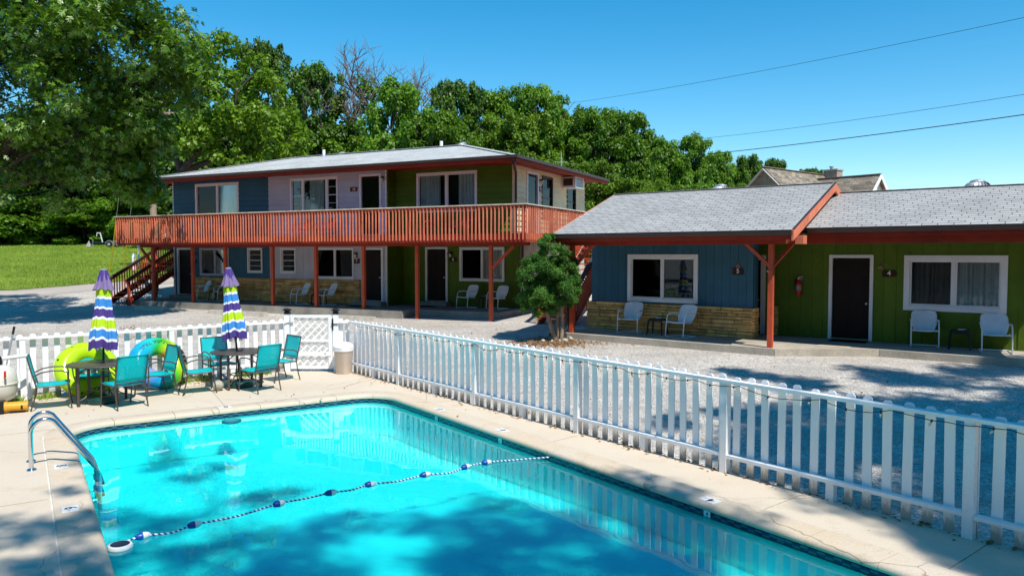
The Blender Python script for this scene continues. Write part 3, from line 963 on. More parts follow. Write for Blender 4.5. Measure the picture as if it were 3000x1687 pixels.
# checkered waterline tiles: two courses, dark and light alternating
per2, _ = resample(peri, .0855)
N2 = len(per2)
tg2 = np.roll(per2, -1, 0) - np.roll(per2, 1, 0); tg2 /= np.linalg.norm(tg2, axis=1)[:, None]
in2 = np.stack([-tg2[:, 1], tg2[:, 0]], -1)
tile_me = {}
for nm, mm in (("l", TILELT), ("d", TILEDK)):
    tile_me[nm] = MB().box(-.0405, .0405, -.006, .006, -.0125, .0125).mesh("tile", mm)
order = sorted(range(N2), key=lambda i: np.linalg.norm(np.array(ST(*per2[i])[:2])) + (100 if per2[i][0] < 1.0 else 0))
rank = {i: k for k, i in enumerate(order)}
rest = MB()
for i in range(N2):
    p = per2[i]; a = math.atan2(*(PS * tg2[i][0] + PT * tg2[i][1])[::-1])
    for row, zc in ((0, -.086), (1, -.112)):
        kind = 'd' if (i + row) % 2 else 'l'
        if row == 0 and kind == 'd' and i % 4 < 2 and rnd.random() < .25: kind = 'l'
        if rank[i] < 150:
            link("tile", tile_me[kind], pool, pmap(*ST(p[0], p[1], zc)), (0, 0, a))
        else:
            b_ = MB().box(-.0405, .0405, -.006, .006, -.0125, .0125, 1 if kind == 'd' else 0)
            ca, sa = math.cos(a), math.sin(a); w = ST(p[0], p[1], zc)
            b_.map(lambda x, y, z: pmap(w[0] + x * ca - y * sa, w[1] + x * sa + y * ca, w[2] + z))
            rest.add(b_.v, b_.f, 1 if kind == 'd' else 0)
stuff(rest.build("tile_band", [TILELT, TILEDK], pool, recalc=False))

# depth markers set in the coping, and the one on the waterline
def depth_marker(s_, t_, txt, ang, w=.15, h=.215):
    """ang: direction (radians, in the s,t frame) that the top of the numeral points to"""
    a = math.atan2(PS[1], PS[0]) + ang - PI / 2
    o = MB().box(-h / 2, h / 2, -w / 2, w / 2, 0, .0035).build("depth_marker", MARKER, pool, loc=pmap(*ST(s_, t_, .0125)), rot=(0, 0, a))
    vs, fs = text_geo(txt, .165, 0, .016)
    MB().add([(x - .02, y, .0042) for x, y, z in vs], fs).build("numeral", PRINTK, o, recalc=False)
    vs, fs = text_geo("FT", .035, 0, .01)
    MB().add([(x + .07, y - .02, .0042) for x, y, z in vs], fs).build("unit_mark", PRINTK, o, recalc=False)
depth_marker(.385, 10.99, "8", 0)
depth_marker(.39, 9.09, "6", 0)
depth_marker(.40, 5.4, "5", 0)
depth_marker(6.02, 11.45, "8", PI)
depth_marker(6.1, 9.57, "6", PI)
depth_marker(6.25, 5.58, "4", PI)
depth_marker(2.96, 13.70, "8", -PI / 2)
def wall_marker(t_, txt):
    sr = 5.80 + (13.5 - t_) * .0417 - .009
    a = math.atan2(PT[1], PT[0])
    o = MB().box(-.05, .05, -.004, .004, -.036, .036).build("waterline_marker", TILELT, pool, loc=pmap(*ST(sr, t_, -.095)), rot=(0, 0, a - .0417 + PI))
    vs, fs = text_geo(txt, .07, 0, .01)
    MB().add([(x, -.0055, y) for x, y, z in vs], fs).build("numeral", PRINTK, o, recalc=False)
    vs2 = MB().box(-.048, .048, -.0047, -.0041, -.034, .034).build("marker_face", MARKER, o)
wall_marker(5.5, "4"); wall_marker(9.4, "6"); wall_marker(11.3, "8")

# water surface
mb = MB()
poly_sheet(mb, [ST(a, b)[:2] for a, b in [tuple(per[i] - inward[i] * .004) for i in range(0, NP)]], [], WL)
wo_ = mb.build("water", WATER, recalc=False)
if wo_.data.polygons[0].normal.z < 0: wo_.data.flip_normals()
struct(wo_)

# ------------------------------------------------------------------ white picket fences
def picket_mesh(h):
    w, t, c = .095, .019, .022
    poly = [(-w / 2, 0), (w / 2, 0), (w / 2, h - c), (w / 2 - c, h), (-w / 2 + c, h), (-w / 2, h - c)]
    return MB().prism(poly, -t / 2, t / 2).map(lambda x, y, z: (x, z, y)).mesh("picket", PICK)
def picket_mat():
    m, nt, b = newmat("picket_paint")
    p = pos(nt)
    sx = nt.nodes.new("ShaderNodeSeparateXYZ"); nt.links.new(p, sx.inputs[0])
    nz = noise(nt, pos(nt, scale=(9, 9, 2.5)), 3, 5, .7)
    # worn, unpainted feet: bare weathered wood near the soil, ragged edge
    ad = node(nt, "ShaderNodeMath", operation='MULTIPLY_ADD'); nt.links.new(nz, ad.inputs[0]); ad.inputs[1].default_value = .28; nt.links.new(sx.outputs[2], ad.inputs[2])
    k = ramp(nt, ad.outputs[0], [(.21, .85), (.29, 0)])
    c = mixrgb(nt, ramp(nt, noise(nt, p, 14, 6, .75), [(.62, 0), (.78, .35)]), (.86, .86, .86), (.5, .48, .43))
    c = mixrgb(nt, k, c, (.40, .35, .29))
    nt.links.new(c, b.inputs["Base Color"])
    b.inputs["Roughness"].default_value = .55
    b.inputs["Specular IOR Level"].default_value = .3
    return m
PICK = picket_mat()
PK = [picket_mesh(1.205), picket_mesh(1.195), picket_mesh(1.215)]

def picket_fence(P, Q, label, posts, spacing=.203, rail_h=1.12, skip_last=False):
    """P to Q on the ground; pool side is to the right of P->Q; posts = distances along"""
    P = Vector((*P, 0)); Q = Vector((*Q, 0)); L = (Q - P).length
    ang = math.atan2(Q.y - P.y, Q.x - P.x)
    t = thing("picket_fence", label, "fence", P, ang)
    n = int(L / spacing)
    for i in range(n + 1):
        x = .1 + i * spacing + rnd.uniform(-.006, .006)
        if x > L - .03: break
        link("picket", PK[rnd.randrange(3)], t, (x, .032, -.01 + rnd.uniform(-.006, .004)), (rnd.uniform(-.01, .01), rnd.uniform(-.012, .012), rnd.uniform(-.02, .02)))
    for d in posts:
        MB().box(d - .047, d + .047, -.075, .018, -.1, 1.135).build("fence_post", WHITE, t)
    pts = sorted(set([0] + list(posts) + [L]))
    for a, b in zip(pts[:-1], pts[1:]):
        if b - a < .1: continue
        sag = rnd.uniform(-.006, .006)
        MB().bar((a, -.035, rail_h + .018 + sag * .3), (b, -.035, rail_h + .018), .098, .04).build("top_rail", WHITE, t)
        g = .05 if a in posts else 0
        MB().bar((a + g, -.028, .215 + rnd.uniform(-.008, .008)), (b - .05, -.028, .215 + rnd.uniform(-.008, .008)), .088, .042).build("bottom_rail", WHITE, t)
        if b - a > 2:
            MB().box((a + b) / 2 - .045, (a + b) / 2 + .045, -.06, .018, -.06, .193).build("rail_support", WHITE, t)
    return t

FA = Vector((-3.67, 17.12, 0)); FB = Vector((7.78, 2.80, 0))
Lr = (FB - FA).length
fence_lot = picket_fence(FA[:2], FB[:2], "long white picket fence hung with string lights along the gravel lot", [2.18, 4.86, 7.50, 10.13, 12.88, 15.6])
fence_back = picket_fence((-13.0, 10.41), (-5.20, 17.20), "white picket fence behind the two patio tables and pool floats", [2.6, 5.21, 7.83])
fence_bit = picket_fence((-4.06, 17.2), (-3.72, 17.2), "two short white pickets between the gate post and the fence corner", [], spacing=.17)

# gate with diagonal lattice
def gate():
    g = thing("lattice_gate", "white wooden gate with diagonal lattice panels and dark post caps", "gate", (-5.13, 17.20, 0), math.atan2(-.03, 1.05))
    W = 1.06
    for x in (-.03, W + .03):
        p = MB().box(x - .055, x + .055, -.055, .055, -.1, 1.32).build("gate_post", WHITE, g)
        cap = MB()
        cap.box(x - .066, x + .066, -.066, .066, 1.32, 1.345)
        cap.box(x - .05, x + .05, -.05, .05, 1.345, 1.40)
        cap.prism([(-.085 + x, -.085), (.085 + x, -.085), (.085 + x, .085), (-.085 + x, .085)], 1.40, 1.415)
        cap.lathe([(.1, 1.415), (.06, 1.44), (.0, 1.45)], 4, (x, 0, 0))
        cap.build("solar_cap", BLACKPL, p)
    x0, x1 = .05, W - .05
    fr = MB()
    for (a, b, c, d) in ((x0, x0 + .085, .06, 1.30), (x1 - .085, x1, .06, 1.30)):
        fr.box(a, b, -.035, .0, c, d)
    for (c, d) in ((1.235, 1.30), (.68, .735), (.06, .125)):
        fr.box(x0 + .085, x1 - .085, -.0345, -.001, c, d)
    fr.build("gate_frame", WHITE, g)
    MB().box(x0 + .02, x1 - .02, -.05, -.036, .36, .455).build("gate_board", WHITE, g)
    for bx in (x0 + .16, x1 - .16):
        MB().cyl((bx, -.062, .415), (bx, -.049, .415), .012, n=8).build("bolt", BLACKPL, g)
    for side, yy in ((1, .004), (-1, .0125)):
        k = -14
        while k < 26:
            c = k * .178
            # line x - side*z = c clipped to the gate opening
            pts = []
            for (zz) in (.1, 1.26):
                pts.append((c + side * zz if side == 1 else c + 1.2 - zz, zz))
            (xa, za), (xb, zb) = pts
            tt0, tt1 = 0.0, 1.0
            dx = xb - xa
            for lim, lo in ((x0 + .07, True), (x1 - .07, False)):
                if dx == 0: continue
                q = (lim - xa) / dx
                if (dx > 0) == lo: tt0 = max(tt0, q)
                else: tt1 = min(tt1, q)
            if tt1 - tt0 > .06:
                p0 = (xa + dx * tt0, yy + .004, za + (zb - za) * tt0); p1 = (xa + dx * tt1, yy + .004, za + (zb - za) * tt1)
                MB().bar(p0, p1, .007, .044, up=(-.707, 0, .707)).build("lattice_slat", WHITE, g)
            k += 1
    hw = MB()
    hw.box(W - .045, W - .012, -.06, -.03, .95, 1.22); hw.box(W - .06, W + .09, -.075, -.055, 1.08, 1.10)
    hw.build("gate_latch", BLACKPL, g)
    hg = MB()
    for z in (.3, 1.1): hg.box(-.05, .12, -.065, -.056, z, z + .03)
    hg.build("hinge", GALV, g)
gate()

# string lights along the long fence
def string_lights():
    d = (FB - FA).normalized(); nrm = Vector((d.y, -d.x, 0)) * -1
    t = thing("string_lights", "dark string of small clear bulbs drooping along the long picket fence", "string lights", FA)
    inn_ = Vector((-d.y, d.x, 0)) * -1           # to the pool side
    pts = []; bulbs = []
    x = .35; r = random.Random(4)
    while x < Lr - .3:
        sp = r.uniform(.55, 1.1); dr = r.uniform(.02, .085)
        for k in range(8):
            q = k / 8
            pts.append(d * (x + sp * q) + inn_ * .095 + Vector((0, 0, 1.105 - dr * 4 * q * (1 - q) + r.uniform(-.006, .006))))
        x += sp
    MB().tube(pts, .0045, 5).build("light_cable", mat("green_black_cable", (.02, .035, .03), .6, .2, .2, 5), t, smooth=60)
    me = MB().lathe([(.008, 0), (.008, -.022), (.012, -.03), (.012, -.045), (.0, -.065)], 8).mesh("bulb", BULB, 50)
    for i in range(3, len(pts), 4):
        b = link("bulb", me, t, pts[i], (r.uniform(-.5, .5), r.uniform(-.5, .5), 0))
        link("bulb_socket", SOCK, b, (0, 0, .0))
SOCK = MB().cyl((0, 0, -.018), (0, 0, .01), .0105, n=7).mesh("bulb_socket", CABLE)
string_lights()

# ------------------------------------------------------------------ patio tables, umbrellas, chairs
def patio_table(x, y, rz, label):
    t = thing("patio_table", label, "table", (x, y, 0), rz, "round patio tables by the pool")
    top = MB().lathe([(0, .70), (.54, .70), (.575, .706), (.58, .718), (.572, .727), (.55, .728), (.03, .728), (.0, .728)], 40).build("table_top", TUBEBR, t, smooth=40)
    MB().lathe([(.045, .728), (.05, .738), (.025, .74), (.025, .729)], 16).build("umbrella_ring", BLACKPL, top)
    for k in range(4):
        a = PI / 4 + k * PI / 2; c, s_ = math.cos(a), math.sin(a)
        leg = MB().bar((c * .44, s_ * .44, 0), (c * .44, s_ * .44, .70), .042, .042).build("table_leg", TUBEBR, t)
        pts = []
        for i in range(11):
            q = i / 10
            rr = .42 - .36 * math.sin(q * PI / 2) ** 1.4
            pts.append((c * rr, s_ * rr, .16 + .52 * (1 - math.cos(q * PI / 2)) if False else .12 + .56 * q ** .6 * (1 - .25 * math.sin(q * PI))))
        MB().tube([(c * (.43 - .06 * math.sin(PI * i / 10)), s_ * (.43 - .06 * math.sin(PI * i / 10)), .1 + .56 * i / 10) if False else
                   (c * (.43 - .34 * (i / 10) ** 2), s_ * (.43 - .34 * (i / 10) ** 2), .50 + .19 * (i / 10) ** .5) for i in range(11)], .011, 6).build("curved_brace", TUBEBR, leg, smooth=60)
    pts = [(.20 * math.cos(2 * PI * i / 24), .20 * math.sin(2 * PI * i / 24), .26) for i in range(24)]
    ring = MB().tube(pts, .011, 6, closed=True)
    for k in range(4):
        a = PI / 4 + k * PI / 2; c, s_ = math.cos(a), math.sin(a)
        ring.tube([(c * .2, s_ * .2, .26), (c * .33, s_ * .33, .14), (c * .43, s_ * .43, .10)], .011, 6)
    ring.build("leg_stretcher", TUBEBR, t, smooth=60)
    return t

def umbrella(x, y, label, blabel, tilt, seed):
    r = random.Random(seed)
    b = thing("umbrella_base", blabel, "umbrella base", (x, y, 0), r.uniform(0, 6), "round umbrella bases")
    MB().lathe([(.0, .0), (.245, .0), (.26, .02), (.262, .075), (.245, .11), (.2, .128), (.12, .14), (.07, .15), (.05, .17), (0, .17)], 32).build("weight", BASEGR, b, smooth=40)
    MB().lathe([(.034, .15), (.034, .30), (.042, .305), (.042, .345), (.028, .35), (.026, .40), (0, .40)], 14).build("sleeve", BASEGR, b, smooth=40)
    MB().cyl((.03, 0, .325), (.085, 0, .325), .011, n=8).build("tightening_knob", GALV, b)
    t = thing("patio_umbrella", label, "umbrella", (x, y, .0), 0, "closed striped patio umbrellas", rot=(tilt[0], tilt[1], r.uniform(0, 6) if False else 0))
    MB().cyl((0, 0, .17), (0, 0, 2.41), .0195, n=10).build("pole", CABLE, t, smooth=60)
    # closed canopy: eight panels hanging in folds
    nA, nZ = 96, 18
    Hc = 1.40; z0 = 1.0
    vs = []; st_ = []; ph = r.uniform(0, 6)
    amp = [r.uniform(.7, 1.35) for _ in range(8)]; swirl = r.uniform(-.25, .25)
    for j in range(nZ + 1):
        q = j / nZ
        base = .218 * (1 - q) ** .82 + .055 * q + .012 * math.sin(q * 9)
        for k in range(nA):
            a = 2 * PI * k / nA
            p = 8 * (a + swirl * (1 - q)) + ph
            am = amp[int((p / (2 * PI)) % 8)]
            fold = math.cos(p) * .105 * am + math.cos(2 * p + 1.1) * .06 + math.cos(3 * a + ph) * .07
            rr = base * (1 + fold * (1 - .45 * q))
            hem = (-.014 * math.cos(p) * am - .028 * math.cos(3 * a + 1)) * (1 - q) ** 2
            vs.append((rr * math.cos(a), rr * math.sin(a), q * Hc + hem))
            st_.append(max(0.0, q + (.004 * math.cos(p) * am + .010 * math.cos(a + ph)) * (1 - .6 * q)))
    fs = [(j * nA + k, j * nA + (k + 1) % nA, (j + 1) * nA + (k + 1) % nA, (j + 1) * nA + k) for j in range(nZ) for k in range(nA)]
    c = MB(); c.add(vs, fs)
    can = c.build("canopy", CANOPY, t, smooth=55, loc=(0, 0, z0), recalc=False)
    at_ = can.data.attributes.new("stripe", 'FLOAT', 'POINT'); at_.data.foreach_set("value", st_)
    # flared purple top cloth
    vs = []; nZ = 8; ph2 = r.uniform(0, 6)
    for j in range(nZ + 1):
        q = j / nZ
        base = .052 + .108 * q ** 1.15
        for k in range(nA):
            a = 2 * PI * k / nA
            p = 8 * a + ph2
            vs.append((base * (1 + q * (.17 * math.cos(p) + .06 * math.cos(3 * a))) * math.cos(a), base * (1 + q * (.17 * math.cos(p) + .06 * math.cos(3 * a))) * math.sin(a), 1.415 - .36 * q - q * q * .012 * math.cos(p + .5) - q * q * .015 * math.cos(2 * a + ph)))
    fs = [(j * nA + k, j * nA + (k + 1) % nA, (j + 1) * nA + (k + 1) % nA, (j + 1) * nA + k) for j in range(nZ) for k in range(nA)]
    c = MB(); c.add(vs, fs)
    c.build("top_cloth", CANTOP, can, smooth=60, recalc=False)
    MB().lathe([(.056, 1.405), (.058, 1.418), (.045, 1.428), (.0, 1.432)], 20).build("finial", GALV, can, smooth=40)
    tips = MB()
    for k in range(8):
        a = 2 * PI * k / 8 + .2
        tips.cyl((.12 * math.cos(a), .12 * math.sin(a), -.06), (.125 * math.cos(a), .125 * math.sin(a), .02), .009, n=6)
    tips.build("rib_tip", FLOATW, can)
    return t

T1 = (-7.42, 13.52); T2 = (-5.52, 15.17)
patio_table(*T1, .25, "round dark patio table between the two pool floats and the pool")
patio_table(*T2, .6, "round dark patio table nearest the white gate")
umbrella(*T1, "closed striped umbrella standing upright above the lime pool float", "dark green round umbrella base nearest the lime float", (0.0, .03), 2)
umbrella(*T2, "closed striped umbrella leaning slightly, in front of the plain fence", "dark green round umbrella base beside the grey ball", (math.radians(.5), math.radians(-4.8)), 9)

def sling_chair():
    t = thing("patio_chair", "", "chair", (0, 0, 0), 0, "teal sling patio chairs")
    w = .265
    for s_ in (-1, 1):
        x = s_ * w
        # back leg runs up into the back upright
        MB().tube([(x, .31, 0), (x, .25, .22), (x, .225, .42), (x, .29, .68), (x, .345, .93)], .0125, 7).build("back_leg", TUBEBR, t, smooth=60)
        MB().tube([(x, -.30, 0), (x, -.265, .22), (x, -.25, .42), (x, -.25, .60)], .0125, 7).build("front_leg", TUBEBR, t, smooth=60)
        arm = [(x, .265, .60), (x * 1.06, .15, .655), (x * 1.1, 0, .68), (x * 1.1, -.16, .672), (x * 1.06, -.235, .64), (x, -.25, .59)]
        MB().tube(arm, .0125, 7).build("armrest", TUBEBR, t, smooth=60)
        MB().tube([(x, .225, .41), (x, 0, .40), (x, -.255, .425)], .0115, 6).build("seat_rail", TUBEBR, t, smooth=60)
    for yy, zz in ((-.252, .40), (.228, .40), (.345, .93), (.238, .455)):
        MB().tube([(-w, yy, zz), (w, yy, zz)], .010, 6).build("cross_tube", TUBEBR, t, smooth=60)
    def sheet(pts, name):
        m_ = MB(); n = len(pts); vs = []; N = 7
        for (y, z, sag) in pts:
            for k in range(N):
                q = k / (N - 1) * 2 - 1
                vs.append((q * (w - .004), y + (0 if name == "sling_seat" else sag * (1 - q * q)), z - (sag * (1 - q * q) if name == "sling_seat" else 0)))
        m_.add(vs, [(j * N + k, j * N + k + 1, (j + 1) * N + k + 1, (j + 1) * N + k) for j in range(n - 1) for k in range(N - 1)])
        o = m_.build(name, SLING, t, smooth=60)
        md = o.modifiers.new("thick", 'SOLIDIFY'); md.thickness = .006; md.offset = 0
    sheet([(-.275, .415, 0), (-.26, .437, .006), (-.12, .422, .018), (.05, .415, .022), (.225, .42, .01)], "sling_seat")
    sheet([(.234, .47, .006), (.25, .55, .014), (.285, .68, .018), (.32, .82, .014), (.347, .938, .002), (.362, .925, 0)], "sling_back")
    return t
chair0 = sling_chair()
def facing(x, y, tx, ty):
    return math.atan2(ty - y, tx - x) + PI / 2
first = [True]
def place_chair(x, y, tx, ty, label, yaw=0):
    rz = facing(x, y, tx, ty) + yaw
    if first[0]:
        first[0] = False
        chair0.location = (x, y, 0); chair0.rotation_euler = (0, 0, rz); chair0['label'] = label
    else:
        copy_tree(chair0, (x, y, 0), rz, label)
place_chair(-8.10, 13.13, -7.42, 13.52, "teal sling chair seen side-on in front of the lime float's outer edge")
place_chair(-6.86, 13.18, -7.35, 13.62, "teal sling chair with its back to the pool between the two floats", .1)
place_chair(-6.78, 14.22, -7.6, 13.6, "teal sling chair right in front of the rainbow float", .2)
place_chair(-7.95, 14.08, -7.45, 13.4, "teal sling chair tucked behind the table against the lime float")
place_chair(-6.13, 14.55, -5.45, 15.25, "teal sling chair above the grey ball, facing the gate-side table", -.25)
place_chair(-4.98, 14.72, -5.6, 15.25, "teal sling chair with its back to the pool at the gate-side table", .1)
place_chair(-4.95, 15.95, -5.7, 15.1, "teal sling chair closest to the white gate, turned towards the table")
place_chair(-6.12, 15.62, -5.3, 14.9, "teal sling chair behind the gate-side table, half in umbrella shade", -.15)

# grey and tan ball under the table
b = thing("ball", "scuffed grey and tan ball on the deck under the second table", "ball", (-5.80, 14.72, .105), .5)
mb = MB()
mb.lathe([(.105 * math.sin(PI * i / 16), -.105 * math.cos(PI * i / 16)) for i in range(17)], 28)
mb.build("ball_skin", mat("ball_leather", (.36, .36, .30), .6, .3, .45, 7, .2, 40), b, smooth=80, rot=(.5, .2, 0))
for ax in range(3):
    pts = []
    for i in range(36):
        a = 2 * PI * i / 36; p = [math.cos(a), math.sin(a)]; p.insert(ax, .18 * math.sin(3 * a))
        v = Vector(p).normalized() * .1052; pts.append(v)
    MB().tube(pts, .0022, 4, closed=True).build("ball_seam", mat("ball_seam_tan", (.32, .22, .10), .7, .2, .2, 6), b, rot=(.5, .2, 0))

# two inflated rings leaning on the fence
def ring_float(name, label, m, x, y, lean, rz, R, r):
    """the ring's own axis is local z; lean = angle from lying flat"""
    mw = Matrix.Rotation(rz, 4, 'Z') @ Matrix.Rotation(lean, 4, 'X')
    z = R * math.sin(lean) + r - .012
    t = thing(name, label, "pool float", (x, y, z), 0, None, mw.to_euler())
    vs = []; nU, nV = 72, 24
    for i in range(nU):
        a = 2 * PI * i / nU
        puck = 1 + .012 * math.cos(28 * a)
        for k in range(nV):
            b_ = 2 * PI * k / nV
            rr = r * (puck if math.cos(b_) < -.2 else 1)
            vs.append(((R + rr * math.cos(b_)) * math.cos(a), (R + rr * math.cos(b_)) * math.sin(a), rr * math.sin(b_) * .94))
    fs = [(i * nV + k, ((i + 1) % nU) * nV + k, ((i + 1) % nU) * nV + (k + 1) % nV, i * nV + (k + 1) % nV) for i in range(nU) for k in range(nV)]
    mb = MB(); mb.add(vs, fs); mb.build("inflated_ring", m, t, smooth=80)
    # welded seam lines round the outside and inside
    for q in (0, PI):
        MB().tube([((R + r * math.cos(q)) * math.cos(2 * PI * i / 60), (R + r * math.cos(q)) * math.sin(2 * PI * i / 60), 0) for i in range(60)], .006, 5, closed=True).build("weld_seam", m, t, smooth=80)
    return t
def on_ring(R, r, ang, b_, lift=.003):
    rr = r + lift
    return Vector(((R + rr * math.cos(b_)) * math.cos(ang), (R + rr * math.cos(b_)) * math.sin(ang), rr * math.sin(b_) * .94))
backang = math.atan2(17.20 - 10.41, -5.20 + 13.0)
RR, Rr = .375, .185
f1 = ring_float("pool_ring", "big plain lime green swim ring leaning on the fence", LIMEF, -8.12, 14.27, math.radians(58), backang, RR, Rr)
f2 = ring_float("pool_ring", "big rainbow swim ring with black lettering leaning on the fence", RAINBOW, -7.14, 15.06, math.radians(60), backang + .04, RR - .005, Rr)
for f_, spots in ((f1, ((2.75, .7), (4.4, .5), (4.95, .9), (1.1, .2))), (f2, ((4.12, .35), (5.9, .1)))):
    for a, b_ in spots:
        p = on_ring(RR, Rr, a, b_, -.004); q = on_ring(RR, Rr, a, b_, .012)
        MB().cyl(p, q, .021, .017, 10).build("air_valve", BLACKPL, f_, smooth=50)
# black moulded grip patch with a cord, and the curved lettering on the rainbow ring
gp = MB(); vs = []
for j in range(7):
    for k in range(7):
        a = math.radians(-12 + 36 * j / 6); b_ = math.radians(10 + (80 - 35 * j / 6) * k / 6)
        vs.append(on_ring(RR - .005, Rr, a, b_, .004))
gp.add(vs, [(j * 7 + k, j * 7 + k + 1, (j + 1) * 7 + k + 1, (j + 1) * 7 + k) for j in range(6) for k in range(6)])
grip = gp.build("grip_patch", PRINTK, f2, smooth=80)
MB().tube([on_ring(RR - .005, Rr, math.radians(a), math.radians(b_), .02) for a, b_ in ((14, 88), (8, 70), (10, 55), (3, 45), (6, 28), (-2, 20))], .008, 6).build("grip_cord", FLOATW, f2, smooth=80)
tv, tf = text_geo("OZaRK TRaIL", .105, 0, .0)
vs = []
for x, y, z in tv:
    # baseline towards the outside, so that it reads upside down with the ring standing like this
    ang = PI / 2 + .12 + x / (RR * 1.02)
    vs.append(on_ring(RR - .005, Rr, ang, PI / 2 - .22 + y / Rr, .004))
MB().add(vs, tf).build("lettering", PRINTK, f2, recalc=False)

# pool filter tank and pump at the left edge, telescopic pole on the fence
t = thing("sand_filter", "pale round sand filter tank with a red valve handle and white pipes", "pool filter", (-9.05, 13.10, 0), .3)
MB().lathe([(0, .10), (.16, .105), (.26, .16), (.305, .28), (.315, .42), (.305, .55), (.26, .66), (.17, .73), (.08, .75), (.08, .80), (0, .80)], 30).build("filter_tank", TANKM, t, smooth=50)
MB().lathe([(.2, 0), (.21, .02), (.19, .16), (.12, .17)], 20).build("tank_foot", BLACKPL, t, smooth=50)
MB().lathe([(.095, .76), (.095, .86), (.07, .90), (.0, .91)], 16).build("multiport_valve", BLACKPL, t, smooth=50)
MB().lathe([(.319, .405), (.326, .415), (.326, .435), (.319, .445)], 30).build("tank_band", TANKM, t, smooth=50)
mb = MB(); mb.cyl((.2, -.26, .62), (.23, -.33, .62), .014, n=8); mb.bar((.23, -.33, .57), (.23, -.33, .68), .028, .028); mb.build("valve_handle", REDPL, t)
mb = MB(); mb.box(.26, .268, -.16, -.05, .40, .54); mb.build("data_plate", BINLID, t, rot=(0, 0, -.5))
mb = MB()
mb.tube([(.08, 0, .86), (.36, .30, .86), (.40, .34, .85), (.41, .345, .80), (.41, .345, .08)], .036, 10)
mb.build("return_pipe", PVC, t, smooth=50)
mb = MB()
for z in (.62, .70): mb.cyl((.41, .345, z), (.41, .345, z + .05), .043, n=10)
mb.build("pipe_coupling", PVC, t, smooth=50)
t = thing("pool_pump", "yellow pool pump motor with a black housing lying on the deck", "pump", (-8.62, 12.60, 0), math.atan2(.14, .29))
MB().cyl((.06, 0, .105), (.37, 0, .105), .082, n=22).build("motor_body", YELLOW, t, smooth=40)
mb = MB(); mb.cyl((.03, 0, .105), (.075, 0, .105), .092, n=22); mb.build("motor_flange", YELLOW, t, smooth=40)
mb = MB(); mb.box(-.30, .03, -.10, .10, .02, .22); mb.cyl((-.16, 0, .2), (-.16, 0, .34), .085, n=16); mb.cyl((-.33, 0, .12), (-.28, 0, .12), .06, n=12)
mb.build("pump_housing", BLACKPL, t, smooth=40)
mb = MB(); mb.box(.1, .33, -.05, .05, 0, .03); mb.build("motor_foot", BLACKPL, t)
MB().box(.27, .30, -.086, -.078, .06, .13).build("rating_plate", PRINTK, t)
mb = MB(); mb.lathe([(.088, 0), (.088, .02)], 22)
t = thing("pool_pole", "telescopic aluminium pole with a black grip leaning on the picket fence", "pole", (-9.25, 13.42, .02))
q0, q1 = Vector((0, 0, 0)), Vector((.22, .16, 1.36))
MB().cyl(q0, q0.lerp(q1, .62), .013, n=8).build("inner_tube", GALV, t, smooth=60)
MB().cyl(q0.lerp(q1, .6), q0.lerp(q1, .92), .017, n=8).build("outer_tube", GALV, t, smooth=60)
MB().cyl(q0.lerp(q1, .9), q1, .02, n=8).build("grip", BLACKPL, t, smooth=60)

# waste bin by the gate
t = thing("waste_bin", "tan plastic waste bin with white lid beside the gate", "bin", (-3.80, 16.86, 0), -.35)
def rsq(r, n=40, p=3.2):
    return [(math.copysign(abs(math.cos(2 * PI * i / n)) ** (2 / p), math.cos(2 * PI * i / n)) * r, math.copysign(abs(math.sin(2 * PI * i / n)) ** (2 / p), math.sin(2 * PI * i / n)) * r) for i in range(n)]
def loft(rows, n=40, p=3.2):
    mb = MB(); vs = []
    for r, z in rows: vs += [(x, y, z) for x, y in rsq(r, n, p)]
    fs = [(j * n + k, j * n + (k + 1) % n, (j + 1) * n + (k + 1) % n, (j + 1) * n + k) for j in range(len(rows) - 1) for k in range(n)]
    fs += [tuple(reversed(range(n))), tuple((len(rows) - 1) * n + k for k in range(n))]
    return mb.add(vs, fs)
loft([(.150, 0), (.155, .01), (.187, .52), (.19, .525), (.2, .53), (.2, .545)]).build("bin_body", BIN, t, smooth=40)
loft([(.203, .515), (.206, .53), (.204, .575), (.196, .58)]).build("bin_liner", BINLID, t, smooth=40)
loft([(.208, .575), (.212, .585), (.21, .612), (.185, .66), (.12, .70), (.05, .715), (.01, .717)], p=2.6).build("bin_lid", BINLID, t, smooth=40)

# ------------------------------------------------------------------ pool equipment
def ladder():
    o = Vector(ST(0.07, 11.28))
    a = math.atan2(PS[1], PS[0])
    t = thing("pool_ladder", "curved stainless handrail ladder at the pool's left edge", "pool ladder", o, a)
    for y in (-.235, .235):
        path = [(0, y, 0), (0, y, .46)] + [(.155 - .155 * math.cos(math.radians(q)), y, .46 + .165 * math.sin(math.radians(q))) for q in (20, 42, 64, 88, 110, 128)]
        path += [(.44, y, .31), (.62, y, .05), (.70, y, -.07), (.735, y, -.17), (.742, y, -.30), (.742, y, -.66)]
        MB().tube(path, .027, 12).build("handrail", STEEL, t, smooth=70)
        MB().lathe([(.058, 0), (.058, .008), (.045, .02), (.026, .028)], 18, (0, y, 0)).build("flange", STEEL, t, smooth=50)
        MB().tube([(.742, y, -.5), (.62, y, -.51), (.56, y, -.51)], .012, 8).build("wall_bumper", STEEL, t, smooth=60)
    for z in (-.30, -.45):
        MB().box(.70, .80, -.23, .23, z - .02, z + .02).build("ladder_step", TEALDK, t)
ladder()

